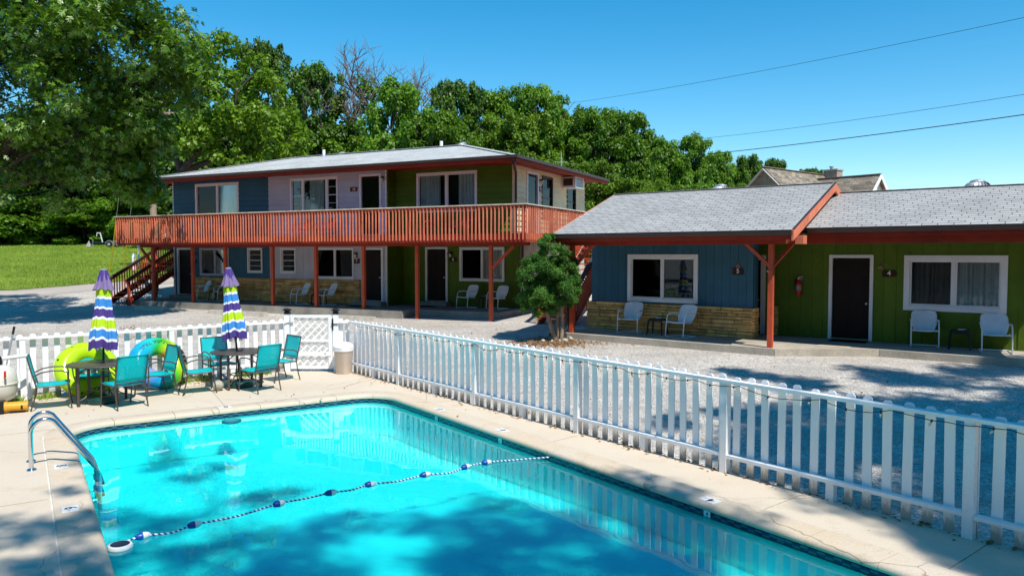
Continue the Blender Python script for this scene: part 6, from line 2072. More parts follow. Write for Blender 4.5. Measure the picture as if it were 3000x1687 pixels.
# ------------------------------------------------------------------ foliage
def unit(a):
    return a / np.maximum(np.linalg.norm(a, axis=-1, keepdims=True), 1e-9)
TEMPL = {
    'kite': (np.array([(0, 0, 0), (-.30, .48, .07), (0, 1, -.10), (.30, .48, .07)]), [(0, 3, 2, 1)]),
    'oak': (np.array([(0, 0, 0), (.10, .30, .03), (0, 1, -.12), (-.10, .30, .03),
                      (.06, .16, .02), (.40, .46, .03), (.09, .46, .02), (-.06, .16, .02), (-.40, .46, .03), (-.09, .46, .02),
                      (.07, .48, 0), (.33, .84, -.04), (.05, .74, -.03), (-.07, .48, 0), (-.33, .84, -.04), (-.05, .74, -.03)]),
            [(0, 1, 2, 3), (4, 5, 6), (7, 9, 8), (10, 11, 12), (13, 15, 14)]),
}
def leaves(name, P, A, N, L, m, kind='kite', tint=None, wide=1.0):
    T, F = TEMPL[kind]
    n = len(P); k = len(T)
    A = unit(A); B = unit(np.cross(A, N)); N2 = np.cross(B, A)
    V = P[:, None, :] + (T[None, :, 0, None] * wide * B[:, None, :] + T[None, :, 1, None] * A[:, None, :] + T[None, :, 2, None] * N2[:, None, :]) * L[:, None, None]
    me = bpy.data.meshes.new(name)
    me.vertices.add(n * k); me.vertices.foreach_set("co", V.astype(np.float32).ravel())
    tot = np.array([len(f) for f in F]); flat = np.concatenate([np.array(f) for f in F])
    idx = (np.arange(n)[:, None] * k + flat[None]).astype(np.int32).ravel()
    lt = np.tile(tot, n).astype(np.int32)
    me.loops.add(len(idx)); me.loops.foreach_set("vertex_index", idx)
    me.polygons.add(len(lt)); me.polygons.foreach_set("loop_start", np.concatenate([[0], np.cumsum(lt)[:-1]]).astype(np.int32)); me.polygons.foreach_set("loop_total", lt)
    me.update(calc_edges=True)
    at = me.attributes.new("tint", 'FLOAT', 'POINT')
    at.data.foreach_set("value", np.repeat(np.clip(tint, 0, 1), k).astype(np.float32))
    me.materials.append(m)
    return me

def cloud(r, clumps, per, L, droop=.25, flat=.8, up=.5):
    """leaves on the outer part of each clump (x, y, z, radius); returns P, A, N, len, tint"""
    C = np.array(clumps, float)
    w = C[:, 3] ** 2; cnt = np.maximum(6, (per * w / w.mean()).astype(int))
    i = np.repeat(np.arange(len(C)), cnt); n = len(i)
    d = unit(r.normal(0, 1, (n, 3)))
    rad = C[i, 3] * (.26 + .86 * r.uniform(0, 1, n) ** .7 + .32 * (r.uniform(0, 1, n) < .13))
    P = C[i, :3] + d * rad[:, None] * np.array([1, 1, flat])
    N = unit(d * .7 + np.array([0, 0, up]) + r.normal(0, .45, (n, 3)))
    A = np.cross(N, r.normal(0, 1, (n, 3))); A = unit(A) + d * .35 + np.array([0, 0, -droop])
    A = unit(A - N * np.sum(A * N, 1, keepdims=True) * .7)
    ll = L * r.uniform(.65, 1.3, n)
    ctint = r.uniform(0, 1, len(C))
    tint = .5 * ctint[i] + .5 * r.uniform(0, 1, n)
    return P, A, N, ll, tint

def limb_tubes(mb, r, base, tips, r0):
    """bent limbs from points on the trunk to clump centres"""
    for (a, b_, ra) in tips:
        a = Vector(a); b_ = Vector(b_)
        m1 = a.lerp(b_, .35) + Vector((r.normal(0, .05), r.normal(0, .05), .08)) * (b_ - a).length
        m2 = a.lerp(b_, .7) + Vector((r.normal(0, .05), r.normal(0, .05), .06)) * (b_ - a).length
        mb.tube([a, m1, m2, b_], [ra, ra * .75, ra * .45, ra * .15], 6)

def proto(seed, style):
    """a broadleaf tree 10 m tall at the origin: crown mesh and trunk mesh"""
    r = np.random.RandomState(seed)
    lo, hi, rad, mid, ncl, per, L, m, spread = style
    clumps = []
    for k in range(ncl):
        q = r.uniform(0, 1) ** .85
        z = lo + (hi - lo) * q
        pr = rad * math.sqrt(max(.07, 1 - ((q - mid) / (.64 if q > mid else mid + .1)) ** 2))
        a = r.uniform(0, 2 * PI); rr = pr * math.sqrt(r.uniform(.2, 1))
        clumps.append((rr * math.cos(a), rr * math.sin(a), z - .3, r.uniform(.32, .85) * spread * (1 - .3 * q)))
    for j in range(34):
        q = r.uniform(.1, 1); pr = rad * math.sqrt(max(.07, 1 - ((q - mid) / (.64 if q > mid else mid + .1)) ** 2)) + .45 * spread
        a = r.uniform(0, 6.28); clumps.append((pr * math.cos(a), pr * math.sin(a), lo + (hi - lo) * q - .2, r.uniform(.22, .42) * spread))
    for j in range(4):
        a = r.uniform(0, 6.28); clumps.append((rad * .3 * math.cos(a), rad * .3 * math.sin(a), hi - r.uniform(.1, .9), .5 * spread))
    P, A, N, ll, ti = cloud(r, clumps, per, L)
    cr = leaves("crown", P, A, N, ll, m, 'kite', ti, 1.15)
    mb = MB()
    pts = [(r.normal(0, .05) * k, r.normal(0, .05) * k, k * hi * .9 / 6) for k in range(7)]
    mb.tube(pts, [.24, .2, .17, .14, .1, .06, .02], 8)
    tips = []
    for c in clumps[::3]:
        zt = max(lo * .7, c[2] - abs(c[0]) - abs(c[1]) * .5 - .5)
        f = min(.95, zt / (hi * .9)); kk = f * 6; i0 = int(kk); p = Vector(pts[i0]).lerp(Vector(pts[min(6, i0 + 1)]), kk - i0)
        tips.append((p, c[:3], .06))
    limb_tubes(mb, r, None, tips, .06)
    tr = mb.mesh("trunk", BARK, 60)
    return cr, tr
STY = [ # lo, hi, radius, widest at, clumps, leaves per clump, leaf, material, clump size
    (1.5, 10, 2.9, .50, 165, 250, .225, LEAFMID, 1.1),
    (2.0, 10, 2.5, .42, 150, 250, .22, LEAFMID, 1.0),
    (1.2, 10, 2.8, .55, 165, 250, .22, LEAFLT, 1.0),
    (3.0, 10, 2.4, .60, 80, 190, .235, LEAFDK, .85),
    (1.0, 10, 3.4, .52, 180, 240, .245, LEAFDK, 1.2),
    (.3, 10, 3.8, .45, 120, 250, .33, LEAFMID, 1.5),
]
PROTO = [proto(40 + i, s_) for i, s_ in enumerate(STY)]
def put_tree(name, px, Y, ptop, wpx, kind, label, cat="tree", group="trees behind the motel", zb=None, rot=None):
    """px, ptop, wpx: only used while laying out; converted to metres from the depth Y"""
    x = (px - 1500) / 2200 * Y
    zt = 2.7 + (743 - ptop) / 2200 * Y
    z0 = GZ(x, Y) - .1 if zb is None else zb
    h = zt - z0; rad = wpx * 1.22 / 2 / 2200 * Y
    cr, tr = PROTO[kind]
    sx = rad / (STY[kind][2] + .45); sz = h / 10.2
    t = thing(name, label, cat, (x, Y, z0), rnd.uniform(0, 6.28) if rot is None else rot, group)
    link("trunk", tr, t, scale=((sx + sz) / 2, (sx + sz) / 2, sz)); link("crown", cr, t, scale=(sx, sx, sz))
    return t
TREES = [
    # left wood edge behind the field
    (-150, 70, 380, 420, 4, "dark leafy tree at the outer end of the wood beyond the field"),
    (60, 69, 395, 330, 0, "green tree above the field where the wires cross the foliage"),
    (60, 67.5, 555, 230, 5, "low leafy bush at the outer edge of the mown field"),
    (190, 71, 330, 320, 4, "deep shaded tree behind the middle of the mown field"),
    (250, 67, 585, 190, 5, "low dark bush beside the boat trailer"),
    (330, 72, 300, 330, 4, "tall shaded tree directly behind the boat trailer"),
    (400, 66, 500, 170, 0, "sunlit leafy tree between the trailer and the utility pole"),
    (470, 70, 300, 260, 0, "green tree just behind the utility pole"),
    # behind the two-storey roof
    (600, 62, 330, 300, 4, "dark tree low behind the roof, right of the forked trunk"),
    (770, 60, 120, 150, 3, "slender tree with tufted top above the big forked tree"),
    (690, 64, 350, 260, 0, "bright green tree rising just over the roof's far end"),
    (915, 56, 190, 170, 3, "thin greyish tree left of the dead tree"),
    (870, 60, 330, 260, 4, "dark full tree under the thin greyish tree"),
    (800, 52, 395, 200, 2, "light green low tree above the roof vents at the far end"),
    (1000, 58, 370, 220, 0, "green tree low in front of the dead tree's trunk"),
    (1165, 50, 236, 190, 1, "pointed dense tree rising in front of the dead branches"),
    (1110, 56, 400, 180, 2, "light green tree just over the middle of the roof"),
    (1335, 52, 236, 150, 3, "tree with round tufts standing up on one side, above the roof ridge"),
    (1300, 50, 330, 190, 0, "dense green tree directly behind the white vent pipe"),
    (1440, 55, 262, 170, 1, "feathery tree above the ridge's hip end"),
    (1520, 52, 330, 190, 2, "yellow-green tree behind the hip end of the roof"),
    (1575, 54, 250, 170, 0, "tall rounded tree above the brown gutter corner"),
    (1660, 56, 318, 140, 2, "light tree in the dip between two taller crowns"),
    (1755, 55, 315, 190, 0, "tall tree above the window air conditioner"),
    (1730, 46, 470, 170, 2, "yellow-green small tree beside the cream end wall"),
    (1850, 56, 325, 150, 1, "pointed tree where the upper wire ends"),
    (1925, 58, 405, 150, 0, "leafy tree left of the tall narrow one, over the low roof"),
    (2025, 57, 392, 120, 1, "tall narrow tree crossed by the thick wire"),
    (1860, 46, 520, 150, 2, "bright low tree just above the grey roof's far corner"),
    (1960, 50, 535, 150, 2, "bright low tree beside the spinning roof vent"),
    (2110, 62, 440, 110, 1, "small pointed tree left of the brick gable"),
    (2065, 54, 545, 130, 5, "low bush peeking over the ridge near the turbine vent"),
    (2185, 64, 455, 90, 0, "small round tree touching the brick gable"),
    (2262, 68, 462, 80, 3, "small tree behind the brick gable's peak"),
    (2370, 75, 490, 70, 3, "single far tree left of the brick chimney"),
]
for px, Y, pt, w, k, lab in TREES:
    put_tree("broadleaf_tree" if k != 5 else "leafy_bush", px, Y, pt, w, k, lab, "tree" if k != 5 else "bush")

# woodland mass farther back
r = np.random.RandomState(77); cl = []
for i in range(620):
    x = r.uniform(-150, 24); y = r.uniform(76, 96)
    top = 11 if x < 20 else 7
    cl.append((x, y, GZ(x, y) + r.uniform(.2, 1) ** .8 * top * (1 if x < 8 else .8), r.uniform(1.4, 2.8)))
P, A, N, ll, ti = cloud(r, cl, 85, .75)
stuff(link("woodland", leaves("woodland", P, A, N, ll, LEAFDK, 'kite', ti, 1.2)))

# near oak hanging in from the left; lobes given by centre and radius
OAK = [(-15.9, 24.2, 9.9, 2.3), (-15.6, 24.0, 7.7, 2.1), (-16.6, 25.0, 6.0, 1.5), (-13.6, 23.2, 9.6, 2.0), (-13.7, 23.6, 7.9, 1.9), (-14.3, 24.6, 6.4, 1.3), (-12.2, 24.0, 9.6, 1.7),
       (-12.7, 25.0, 7.9, 1.45), (-13.0, 25.6, 6.3, 1.15), (-11.5, 25.2, 9.4, 1.25), (-11.6, 26.0, 8.0, 1.0), (-13.3, 26.7, 5.7, .85), (-13.4, 26.4, 5.1, .6), (-13.1, 27.0, 5.0, .4), (-13.8, 26.5, 6.7, 1.0), (-13.9, 26.4, 7.7, 1.1), (-13.5, 26.4, 5.6, .7), (-12.9, 26.6, 8.6, .9), (-13.0, 26.6, 7.3, .85), (-13.2, 26.8, 6.4, .75), (-10.85, 25.6, 8.9, .72), (-18.5, 24.5, 9.5, 2.8), (-18.8, 24.6, 6.8, 2.3),
       (-14.5, 24, 12.3, 2.6), (-12.6, 24.5, 11.9, 2.0), (-17.5, 25, 13, 2.8), (-12.0, 26.4, 10.4, 1.0), (-16.5, 23.4, 5.1, 1.0), (-15.2, 25.4, 4.9, .9)]
def big_tree(name, label, lobes, base, trunk_r, sub, per, L, m, kind, seed, group=None, bark=BARK, fork=None, droop=.55, small=False):
    r = np.random.RandomState(seed)
    x0, y0 = base; z0 = GZ(x0, y0)
    t = thing(name, label, "tree", (x0, y0, z0), 0, group)
    clumps = []
    for (x, y, z, R) in lobes:
        n = max(4 if small else 10, int(sub * R * R))
        d = unit(r.normal(0, 1, (n, 3))); rad = R * r.uniform(.35, 1, n) ** .6
        p = np.array([x, y, z]) + d * rad[:, None]
        for q in p:
            clumps.append((q[0] - x0, q[1] - y0, q[2] - z0, (r.uniform(.5, .85) * min(R, .75)) if small else r.uniform(.32, .62) * (1 if R > 1 else .8)))
    P, A, N, ll, ti = cloud(r, clumps, per, L, droop=droop, flat=.75, up=.55)
    link("crown", leaves("crown", P, A, N, ll, m, kind, ti), t)
    lob = [Vector((x - x0, y - y0, z - z0)) for x, y, z, R in lobes]
    c = sum(lob, Vector()) / len(lob)
    top = fork if fork else Vector((c.x * (.6 if small else .25), c.y * (.6 if small else .25), max(2.5, c.z * (.68 if small else .5))))
    mb = MB(); mb.tube([(0, 0, -.2), (top.x * .1, top.y * .1, top.z * .35), (top.x * .45, top.y * .45, top.z * .7), top], [trunk_r * 1.25, trunk_r, trunk_r * .9, trunk_r * .8], 12)
    # lobes are carried by a few main limbs
    kc = [lob[i] for i in np.linspace(0, len(lob) - 1, min(6, len(lob))).astype(int)]
    for _ in range(5):
        gr = [[] for _ in kc]
        for l in lob: gr[min(range(len(kc)), key=lambda j: (kc[j] - l).length)].append(l)
        kc = [sum(g_, Vector()) / len(g_) if g_ else k_ for g_, k_ in zip(gr, kc)]
    lk = .5 if small else 1.0
    hubs = [top.lerp(k_, .72) for k_ in kc]
    for h_ in hubs:
        d = (h_ - top).length
        mb.tube([top, top.lerp(h_, .4) + Vector((r.normal(0, .05), r.normal(0, .05), .05)) * d, h_], [trunk_r * .55 * lk, trunk_r * .38 * lk, trunk_r * .24 * lk], 7)
    for l in lob:
        a = hubs[min(range(len(kc)), key=lambda j: (kc[j] - l).length)]; d = (l - a).length
        m1 = a.lerp(l, .4) + Vector((r.normal(0, .06), r.normal(0, .06), .06)) * d; m2 = a.lerp(l, .75) + Vector((r.normal(0, .06), r.normal(0, .06), .04)) * d
        mb.tube([a, m1, m2, l], [trunk_r * .2 * lk, trunk_r * .14 * lk, trunk_r * .09 * lk, trunk_r * .04 * lk], 6)
    link("trunk", mb.mesh("trunk", bark, 60), t)
    tw = MB()
    for c_ in clumps[::3]:
        c_ = Vector(c_[:3]); l = min(lob, key=lambda q: (q - c_).length)
        tw.tube([l, l.lerp(c_, .5) + Vector((0, 0, .08)), c_], [.022, .014, .005], 4, cap=False)
    stuff(tw.build("twigs", bark, t, recalc=False)) if tw.v else None
    return t
big_tree("oak_tree", "big near oak with glossy lobed leaves hanging in over the lot", OAK, (-20.5, 24.8), .42, 8, 66, .25, LEAFOAK, 'oak', 5)
# forked tree behind the left end of the roof
FORK = [(-18.6, 42, 10.6, 1.6), (-17.0, 41.5, 12.6, 1.9), (-15.2, 41.6, 11.0, 1.9), (-13.6, 41.8, 9.6, 1.7), (-15.4, 41.4, 8.9, 1.6), (-17.4, 41, 9.2, 1.4), (-13.2, 42.4, 11.4, 1.3), (-18.0, 42.6, 13.4, 1.4), (-12.2, 42.2, 9.0, 1.0), (-19.8, 42.2, 12.2, 1.5), (-16.0, 42.0, 13.8, 1.3), (-14.3, 42.2, 12.9, 1.0), (-14.6, 41.6, 7.6, 1.0)]
big_tree("forked_tree", "sunlit tree with dark forked trunk behind the balcony house's far end", FORK, (-18.55, 42.2),   .40, 6.5, 72, .28, LEAFLT, 'kite', 12, fork=Vector((.1, 0, 5.9)), droop=.3)

# dead tree with bare forked branches and a few live tufts
def dead_tree():
    r = np.random.RandomState(8)
    Y = 57.0; x0 = (1085 - 1500) / 2200 * Y; z0 = GZ(x0, Y)
    t = thing("dead_tree", "tall half-dead tree with bare grey branches above the canopy", "tree", (x0, Y, z0), 0)
    mb = MB(); tufts = []
    def grow(p, d, l, rad, lev):
        n = 4; pts = [p]; q = p; dd = d
        for i in range(n):
            dd = (dd + Vector((r.normal(0, .14), r.normal(0, .10), r.normal(.05, .09)))).normalized()
            q = q + dd * l / n; pts.append(q)
        mb.tube(pts, [1.35 * rad * (1 - .14 * i) for i in range(n + 1)], 6 if lev < 2 else 4, cap=False)
        if lev >= 5 or rad < .008: return
        k = 2 if lev < 1 else 3
        for i in range(k + (1 if lev > 1 else 0)):
            b_ = pts[-1] if i < 2 else pts[r.randint(2, n)]
            ax = Vector((r.normal(0, 1), r.normal(0, .6), r.normal(.25, .5))).normalized()
            nd = (dd * (1.0 if lev else 1.2) + ax * (.75 + .1 * lev)).normalized()
            grow(b_, nd, l * r.uniform(.58, .8), rad * .56, lev + 1)
    mb.tube([(0, 0, 0), (.15, 0, 4), (.35, 0, 8.3)], [.36, .3, .24], 9)
    top = Vector((.35, 0, 8.3))
    for d, l, rad in (((-.55, .1, .8), 3.0, .17), ((.75, 0, .75), 3.4, .17), ((.15, .2, 1), 3.3, .16), ((-.95, 0, .35), 3.0, .12), ((.3, -.2, 1), 3.0, .12)):
        grow(top - Vector((0, 0, r.uniform(0, 1.2))), Vector(d).normalized(), l, rad, 1)
    mb.build("trunk", DEADWOOD, t, smooth=60, recalc=False)
    cl = [(-2.4, -.2, 11.2, .8), (-1.5, 0, 10.2, .7), (-3.1, 0, 10.2, .7), (-.3, .2, 12.8, .8), (.2, -.2, 12.0, .8), (-1.9, .2, 8.6, .7), (-.6, 0, 11.0, .6), (-3.9, 0, 14.2, .4), (.5, 0, 10.5, .6), (-2.4, 0, 9.3, .7)]
    P, A, N, ll, ti = cloud(r, cl, 130, .34)
    link("crown", leaves("crown", P, A, N, ll, LEAFMID, 'kite', ti), t)
dead_tree()

# small juniper by the low wing's corner
def juniper():
    r = np.random.RandomState(15)
    x0, y0 = 1.22, 20.5; z0 = GZ(x0, y0)
    t = thing("juniper", "small clipped juniper tree with twisted bare stems at the porch corner", "shrub", (x0, y0, z0))
    cl = []
    def P_(px, py): return ((px - 1500) / 2200 * 20.5 - x0, 2.7 + (743 - py) / 2200 * 20.5 - z0)
    for (px, py, R) in ((1560, 790, .34), (1590, 850, .36), (1555, 860, .33), (1575, 895, .26), (1620, 800, .36), (1650, 850, .38), (1610, 745, .26), (1635, 735, .22), (1660, 790, .30), (1668, 760, .22), (1615, 880, .34), (1545, 820, .24), (1670, 830, .24), (1600, 710, .2), (1540, 880, .22), (1660, 880, .22), (1600, 790, .4), (1640, 830, .34), (1615, 700, .14), (1548, 905, .18), (1680, 815, .18), (1585, 770, .26)):
        X, Z_ = P_(px, py)
        for k in range(11):
            d = unit(r.normal(0, 1, (1, 3)))[0]
            cl.append((X + d[0] * R * .85, d[1] * R * 1.2 + r.uniform(-.35, .35), Z_ + d[2] * R * .85, R * r.uniform(.3, .5)))
    P, A, N, ll, ti = cloud(r, cl, 420, .05, droop=-.2)
    A = unit(A + np.array([0, 0, .4]))
    link("crown", leaves("crown", P, A, N, ll, LEAFJUN, 'kite', ti, .8), t)
    mb = MB()
    def stem(pts, rs): mb.tube([(p[0], p[1], p[2]) for p in pts], rs, 8)
    stem([(-.02, 0, -.05), (-.14, .02, .35), (-.26, 0, .75), (-.24, -.05, 1.05), (-.38, -.05, 1.4), (-.5, 0, 1.7)], [.075, .066, .055, .04, .032, .02])
    stem([(-.24, -.05, 1.0), (-.16, -.1, 1.3), (-.2, -.1, 1.55)], [.025, .018, .01])
    stem([(.05, .03, -.05), (.02, .04, .5), (.08, .05, 1.0), (.06, .03, 1.5), (.12, 0, 2.0)], [.055, .05, .045, .04, .025])
    stem([(.12, -.05, -.05), (.17, -.03, .5), (.12, -.06, 1.0), (.2, 0, 1.5), (.3, 0, 1.9)], [.06, .05, .042, .035, .022])
    mb.build("trunk", BARKLT, t, smooth=60)
    rocks = [(.18, -.25, .09), (-.12, -.28, .06), (.3, -.1, .1), (-.3, -.2, .07), (.05, -.33, .07)]
    for i, (dx, dy, s_) in enumerate(rocks):
        o = link("edging_rock", ROCK, None, (x0 + dx * 1.2, y0 + dy, GZ(x0 + dx, y0 + dy) + s_ * .3), (i, i * 2, i), (s_ * 1.0, s_ * .8, s_ * .6))
        tag(o, "small pale rock " + ["right of the juniper stems, lying lowest", "left of the juniper stems, lying lowest", "farthest out on the porch side of the juniper", "on the outer open side of the juniper stems", "directly in front of the juniper stems"][i], "rock", "rocks around the juniper")
bm = bmesh.new(); bmesh.ops.create_icosphere(bm, subdivisions=2, radius=1)
rr_ = random.Random(2)
for v in bm.verts: v.co *= rr_.uniform(.8, 1.1)
ROCK = bpy.data.meshes.new("rock"); bm.to_mesh(ROCK); bm.free(); ROCK.materials.append(STOPM)
juniper()

# fallen brown leaves: under the juniper, along the fence feet, scattered on the lot
def litter():
    r = np.random.RandomState(21); xy = []
    xy.append(np.column_stack([r.normal(1.15, .7, 2600), r.normal(20.15, .45, 2600)]))
    d = np.array([FB.x - FA.x, FB.y - FA.y]) / Lr; nn = np.array([d[1], -d[0]])
    q = r.uniform(0, Lr, 700); xy.append(np.array([FA.x, FA.y]) + d * q[:, None] + nn * r.normal(.03, .06, 700)[:, None])
    xy.append(np.column_stack([r.uniform(-16, 12, 500), r.uniform(11, 27, 500)]))
    for c in ((-11, 22.5), (-8, 21.6), (-12.5, 24.5), (-6.2, 21.3), (-6.9, 15.75)):
        xy.append(np.array(c) + r.normal(0, .35, (90, 2)))
    xy = np.concatenate(xy)
    ins_ = inpoly(xy[:, 0], xy[:, 1], DECKPOLY)
    u = xy @ FL.e; v = xy @ FL.n; uR = xy @ FR.e; vR = xy @ FR.n
    keep = ~((v > 21.8) & (u > -28.4) & (u < -11)) & ~((vR > 17.3) & (uR > -11.5))
    xy = xy[keep]; ins_ = ins_[keep]
    z = np.where(ins_, 0, ground_z(xy[:, 0], xy[:, 1])) + .012
    n = len(xy); P = np.column_stack([xy, z])
    N = unit(np.array([0, 0, 1]) + r.normal(0, .35, (n, 3))); A = np.cross(N, r.normal(0, 1, (n, 3)))
    stuff(link("fallen_leaves", leaves("fallen_leaves", P, A, N, r.uniform(.03, .075, n), LEAFBR, 'kite', r.uniform(0, 1, n), 1.2)))
litter()
# weeds at the foot of the back fence
def weed_sampler(r, n):
    c = [(-9.05, 13.55), (-6.9, 15.7), (-6.6, 15.95), (-5.9, 16.5), (-5.6, 16.75), (-8.7, 13.95)]
    k = r.randint(0, len(c), n)
    return np.array(c)[k] + r.normal(0, .09, (n, 2))
stuff(link("weeds", blades("weeds", 900, weed_sampler, .14, .012, BLADE, 9, .03)))

# ------------------------------------------------------------------ poles, wires, trailer
t = thing("utility_pole", "weathered wooden utility pole beyond the balcony, its top in the oak", "utility pole", (-17.7, 37.2, GZ(-17.7, 37.2)))
MB().tube([(0, 0, -.3), (0, 0, 5), (.03, 0, 9.5)], [.17, .155, .13], 12).build("pole", POLEM, t, smooth=60)
MB().bar((-1.1, 0, 8.7), (1.1, 0, 8.7), .1, .12).build("cross_arm", POLEM, t)
for x in (-.9, .9): MB().lathe([(.03, 8.76), (.05, 8.8), (.05, 8.86), (.02, 8.9)], 10, (x, 0, 0)).build("insulator", GALV, t)
MB().cyl((.15, -.03, .2), (.14, -.03, 6), .015, n=6).build("ground_wire", GALV, t)
def wire(label, a, b_, sag, r_, group="overhead wires"):
    a = Vector(a); b_ = Vector(b_); t = thing("overhead_wire", label, "wire", a, 0, group)
    pts = [(b_ - a) * (i / 24) - Vector((0, 0, sag * 4 * (i / 24) * (1 - i / 24))) for i in range(25)]
    MB().tube(pts, r_, 6).build("wire_strand", CABLE, t, smooth=60)
def wp(px, py, Y): return ((px - 1500) / 2200 * Y, Y, 2.7 + (743 - py) / 2200 * Y)
wire("topmost thin wire crossing the sky towards the treetops", wp(3250, 5, 28), wp(1560, 322, 62), .35, .010)
wire("thin middle wire crossing the sky", wp(3250, 240, 30), wp(1880, 424, 66), .3, .011)
wire("lowest and thickest wire crossing the sky", wp(3250, 303, 28), wp(1690, 487, 52), .25, .020)
wire("pale upper wire running through the oak foliage", wp(-120, 512, 40), wp(330, 468, 37), .1, .010, "wires by the oak")
wire("pale lower wire below the oak foliage", wp(-120, 600, 40), wp(330, 520, 37), .1, .010, "wires by the oak")
for i, (px, py, px2, py2, lab) in enumerate(((322, 742, 345, 640, "guy wire with yellow guard nearest the trailer"), (360, 744, 385, 640, "guy wire with yellow guard nearest the staircase"))):
    a = wp(px, py, 44); a = (a[0], 44, GZ(a[0], 44)); b_ = (-17.75, 37.4, 8.0) if False else wp(px2 + 8, py2 - 60, 43)
    t = thing("guy_wire", lab, "guy wire", a, 0, "guy wires of the utility pole")
    d = Vector(b_) - Vector(a)
    MB().tube([(0, 0, 0), d], .012, 5).build("steel_strand", GALV, t)
    MB().tube([d * .02, d * .75], .03, 7).build("wire_guard", mat("guard_yellow", (.55, .38, .02), .5, .3, .1, 5) if "guard_yellow" not in bpy.data.materials else bpy.data.materials["guard_yellow"], t, smooth=60)
def marker(px, Y, h, r_, lab):
    x = (px - 1500) / 2200 * Y
    t = thing("marker_post", lab, "marker post", (x, Y, GZ(x, Y)), 0, "white posts at the field edge")
    MB().lathe([(r_, -.1), (r_, h - .02), (r_ * .85, h), (0, h)], 14).build("post_shell", PVC, t, smooth=50)
    MB().box(r_ * .3, r_ * .9, -r_ - .004, -r_ * .6, h * .35, h * .8).build("warning_label", mat("label_tan", (.5, .42, .3), .6, .2, .1, 5) if "label_tan" not in bpy.data.materials else bpy.data.materials["label_tan"], t)
marker(393, 45, 1.0, .11, "stout white marker post on the grass beside the stair rail")
marker(407, 47, 1.9, .05, "thin tall white post behind the stout marker post")

def trailer():
    x, y = -33.5, 62.0
    t = thing("boat_trailer", "empty boat trailer with white winch post at the top of the field", "trailer", (x, y, GZ(x, y) + .05), .12)
    t.scale = (.66, .66, .66)
    fr = MB()
    fr.bar((-1.7, 0, .55), (-.3, 0, .55), .1, .1); fr.bar((-.3, 0, .55), (1.2, -.6, .55), .09, .1); fr.bar((-.3, 0, .55), (1.2, .6, .55), .09, .1)
    fr.bar((1.2, -.6, .55), (2.6, -.6, .55), .09, .1); fr.bar((1.2, .6, .55), (2.6, .6, .55), .09, .1)
    for q in (1.2, 2.5): fr.bar((q, -.7, .55), (q, .7, .55), .09, .09)
    fr.build("trailer_frame", mat("trailer_paint", (.03, .06, .07), .5, .3, .2, 4), t)
    w = MB(); w.bar((-.35, 0, .6), (-.6, 0, 1.75), .1, .1); w.bar((-.6, 0, 1.72), (-1.0, 0, 1.75), .09, .09); w.bar((-.95, 0, 1.7), (-1.05, 0, 1.3), .06, .06)
    w.build("winch_post", METALW, t)
    MB().box(-.85, -.35, -.06, .06, 1.78, 1.87).build("bow_stop", mat("bow_red", (.2, .02, .02), .6), t)
    j = MB(); j.cyl((-1.5, 0, 0), (-1.5, 0, .95), .04, n=8); j.build("jack_stand", GALV, t)
    for yy in (-.85, .85):
        for xx in (.75, 1.75):
            wh = MB(); wh.cyl((xx, yy - .1, .33), (xx, yy + .1, .33), .34, n=20); o = wh.build("wheel", RUBBER, t, smooth=40)
            h = MB(); h.cyl((xx, yy - .11, .33), (xx, yy + .11, .33), .18, n=14); h.build("rim", GALV, o, smooth=40)
        f_ = MB()
        for xx in (.75, 1.75):
            f_.tube(arc((xx, yy, .33), .43, 10, 170, 10), .05, 5)
        f_.build("fender", GALV, t)
    tp = MB(); tp.add([(-2.3, -.2, 0), (-1.7, -.2, 0), (-1.95, 0, .8), (-2.3, .3, 0), (-1.7, .3, 0)], [(0, 1, 2), (3, 2, 4), (0, 2, 3), (1, 4, 2)])
    tp.build("folded_tarp", mat("grey_tarp", (.32, .32, .28), .8, .2, .3, 6), t)
trailer()
# antenna mast behind the hip roof
t = thing("antenna_mast", "thin metal mast standing beside the brown hip roof's far corner", "mast", FL.world(-13.9, 33.6, 0.9))
MB().cyl((0, 0, 0), (0, 0, 6.6), .022, n=6).build("mast_tube", GALV, t)
MB().bar((-.3, 0, 6.2), (.3, 0, 6.2), .02, .02).build("mast_arm", GALV, t)

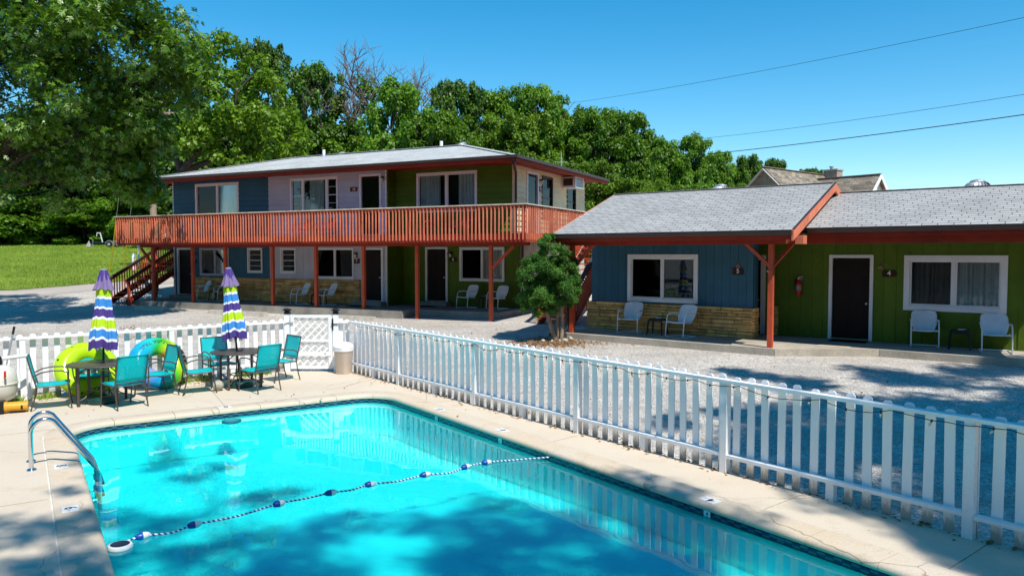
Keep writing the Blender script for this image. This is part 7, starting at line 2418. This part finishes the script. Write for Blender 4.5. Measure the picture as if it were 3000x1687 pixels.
# ------------------------------------------------------------------ shade trees standing round the pool, outside the picture; their crowns give the dappled shade
def shade_lobes(spots, r):
    out = []
    for (x, y, h, R) in spots:
        h = h * 1.75
        out.append((x + .377 * h, y - .576 * h, h, R * 1.12))
    return out
rs = np.random.RandomState(4)
SPOT1 = [(-5.35, 11.64, 9.2, 0.35), (-4.65, 11.31, 10.04, 0.4), (-3.18, 10.07, 9.32, 0.35), (-4.71, 9.14, 9.8, 0.35), (-4.08, 8.74, 9.44, 0.4), (-4.22, 7.93, 10.28, 0.35), (-3.36, 7.93, 9.92, 0.45), (-2.97, 8.26, 9.56, 0.4), (-2.42, 7.62, 9.2, 0.4), (-2.02, 8.03, 10.04, 0.4), (-1.8, 8.6, 9.32, 0.4), (-0.64, 8.62, 10.16, 0.45), (-0.13, 8.37, 9.8, 0.45), (0.2, 9.01, 9.44, 0.4), (0.6, 8.49, 10.28, 0.4), (-0.16, 7.62, 9.92, 0.45), (0.46, 7.62, 9.56, 0.45), (1.09, 7.72, 9.2, 0.45), (-0.76, 7.52, 10.04, 0.35), (-1.56, 7.44, 9.68, 0.35), (1.15, 8.49, 9.32, 0.35), (1.47, 7.52, 10.16, 0.45), (2.05, 7.44, 9.8, 0.4), (1.78, 8.03, 9.44, 0.3), (-4.66, 7.06, 8.8, 0.28), (-4.3, 7.16, 9.64, 0.3), (-4.0, 7.42, 9.28, 0.2), (-3.86, 6.58, 8.92, 0.28), (-4.24, 6.2, 9.76, 0.28), (-3.7, 6.1, 9.4, 0.3), (-5.16, 7.48, 9.04, 0.25), (-3.53, 6.25, 9.88, 0.3), (-5.66, 9.67, 9.52, 0.14), (-5.06, 8.44, 9.16, 0.1), (1.33, 9.14, 8.5, 0.28), (1.63, 8.63, 9.34, 0.28), (0, 6.3, 9.5, .9), (1.8, 6.2, 9.3, .8), (-2, 6.4, 9.6, .7), (-3, 4.6, 9, 1.2), (.5, 4.2, 9, 1.2)]
SPOT2 = [(3.87, 8.37, 8.98, 0.28), (3.94, 7.78, 8.62, 0.33), (4.13, 7.37, 9.46, 0.33), (4.23, 6.58, 9.1, 0.4), (3.96, 6.67, 8.74, 0.28), (4.34, 6.33, 9.58, 0.4)] + [(x * .955, y * .955, h, R) for x, y, h, R in [(4.82, 16.7, 9.0, 0.35), (5.26, 16.14, 9.84, 0.5), (5.64, 14.87, 9.48, 0.6), (7.41, 16.14, 9.12, 0.6), (8.02, 14.87, 9.96, 0.7), (9.65, 15.87, 9.6, 0.6), (10.86, 16.41, 9.24, 0.6), (7.84, 13.22, 10.08, 0.8), (8.83, 13.22, 9.72, 0.9), (6.6, 12.86, 9.36, 0.7), (5.73, 13.22, 9.0, 0.6), (4.54, 12.86, 9.84, 0.6), (3.96, 13.22, 9.48, 0.4), (4.1, 11.2, 9.4, .6), (5.2, 11.6, 9.1, .8), (3.93, 10.33, 9.12, 0.7), (5.04, 10.33, 9.96, 0.9), (5.89, 9.9, 9.6, 0.9), (6.29, 9.31, 9.24, 0.9), (4.77, 8.79, 10.08, 0.7), (5.23, 8.18, 9.72, 0.8), (3.82, 8.9, 9.36, 0.5), (6.0, 8.0, 9.5, .8), (5.0, 7.1, 9, .5), (7.3, 10.4, 9.6, 1.0), (6.4, 12.0, 9.6, .9), (6.9, 11.2, 9.4, .9), (8.6, 11.5, 9.4, 1.0), (10.2, 13.4, 9.4, 1.0), (9.6, 9.6, 9, 1.3), (3.1, 12.4, 9.2, .45), (3.3, 11.1, 9.4, .5), (3.0, 10.25, 9.1, .4), (4.35, 11.3, 9.6, .5), (3.7, 10.0, 9.3, .5), (4.6, 10.2, 9.2, .8), (5.9, 11.0, 9.3, .8), (7.0, 12.4, 9.2, .8)]]
big_tree("shade_tree", "tall broadleaf tree past the pool shading the near end of the pool", shade_lobes(SPOT1, rs), (9.0, -9.5), .36, 6, 48, .20, LEAFMID, 'oak', 31, "shade trees round the pool", small=True)
big_tree("shade_tree", "tall broadleaf tree beside the fence shading the gravel lot", shade_lobes(SPOT2, rs), (20.0, -2.5), .36, 7, 150, .22, LEAFMID, 'oak', 32, "shade trees round the pool", small=True)

for i, (x, y, k, sc_, lab) in enumerate(((-44, -14, 4, 1.4, "unseen big dark tree far along the road"), (-33, -20, 0, 1.3, "unseen tree opposite the pool filter"), (-24, -16, 4, 1.25, "dark tree behind the pool's outer deck"), (-15, -19, 0, 1.35, "unseen tree behind the deck corner"),
        (-7, -17, 1, 1.4, "slim tree beyond the pool's near end"), (0, -20, 4, 1.5, "unseen broad dark tree straight beyond the pool's near end"), (8, -18, 0, 1.3, "unseen tree behind the shade tree by the pool"), (16, -15, 4, 1.4, "unseen broad dark tree beyond the end of the fence"),
        (24, -9, 0, 1.4, "tree at the far side of the lot's entry"), (31, -1, 4, 1.4, "dark tree across the lot's entry"), (-50, 2, 0, 1.4, "unseen tree beside the road past the field"), (-38, 6, 4, 1.2, "unseen dark tree beside the road before the field"))):
    t = thing("broadleaf_tree", lab, "tree", (x, y, GZ(x, y) - .1), rnd.uniform(0, 6), "unseen trees added behind the pool")  # unseen trees added to darken window reflections and cut sky fill
    cr, tr = PROTO[k]
    link("trunk", tr, t, scale=(sc_ * 1.15, sc_ * 1.15, sc_)); link("crown", cr, t, scale=(sc_ * 1.25, sc_ * 1.25, sc_))
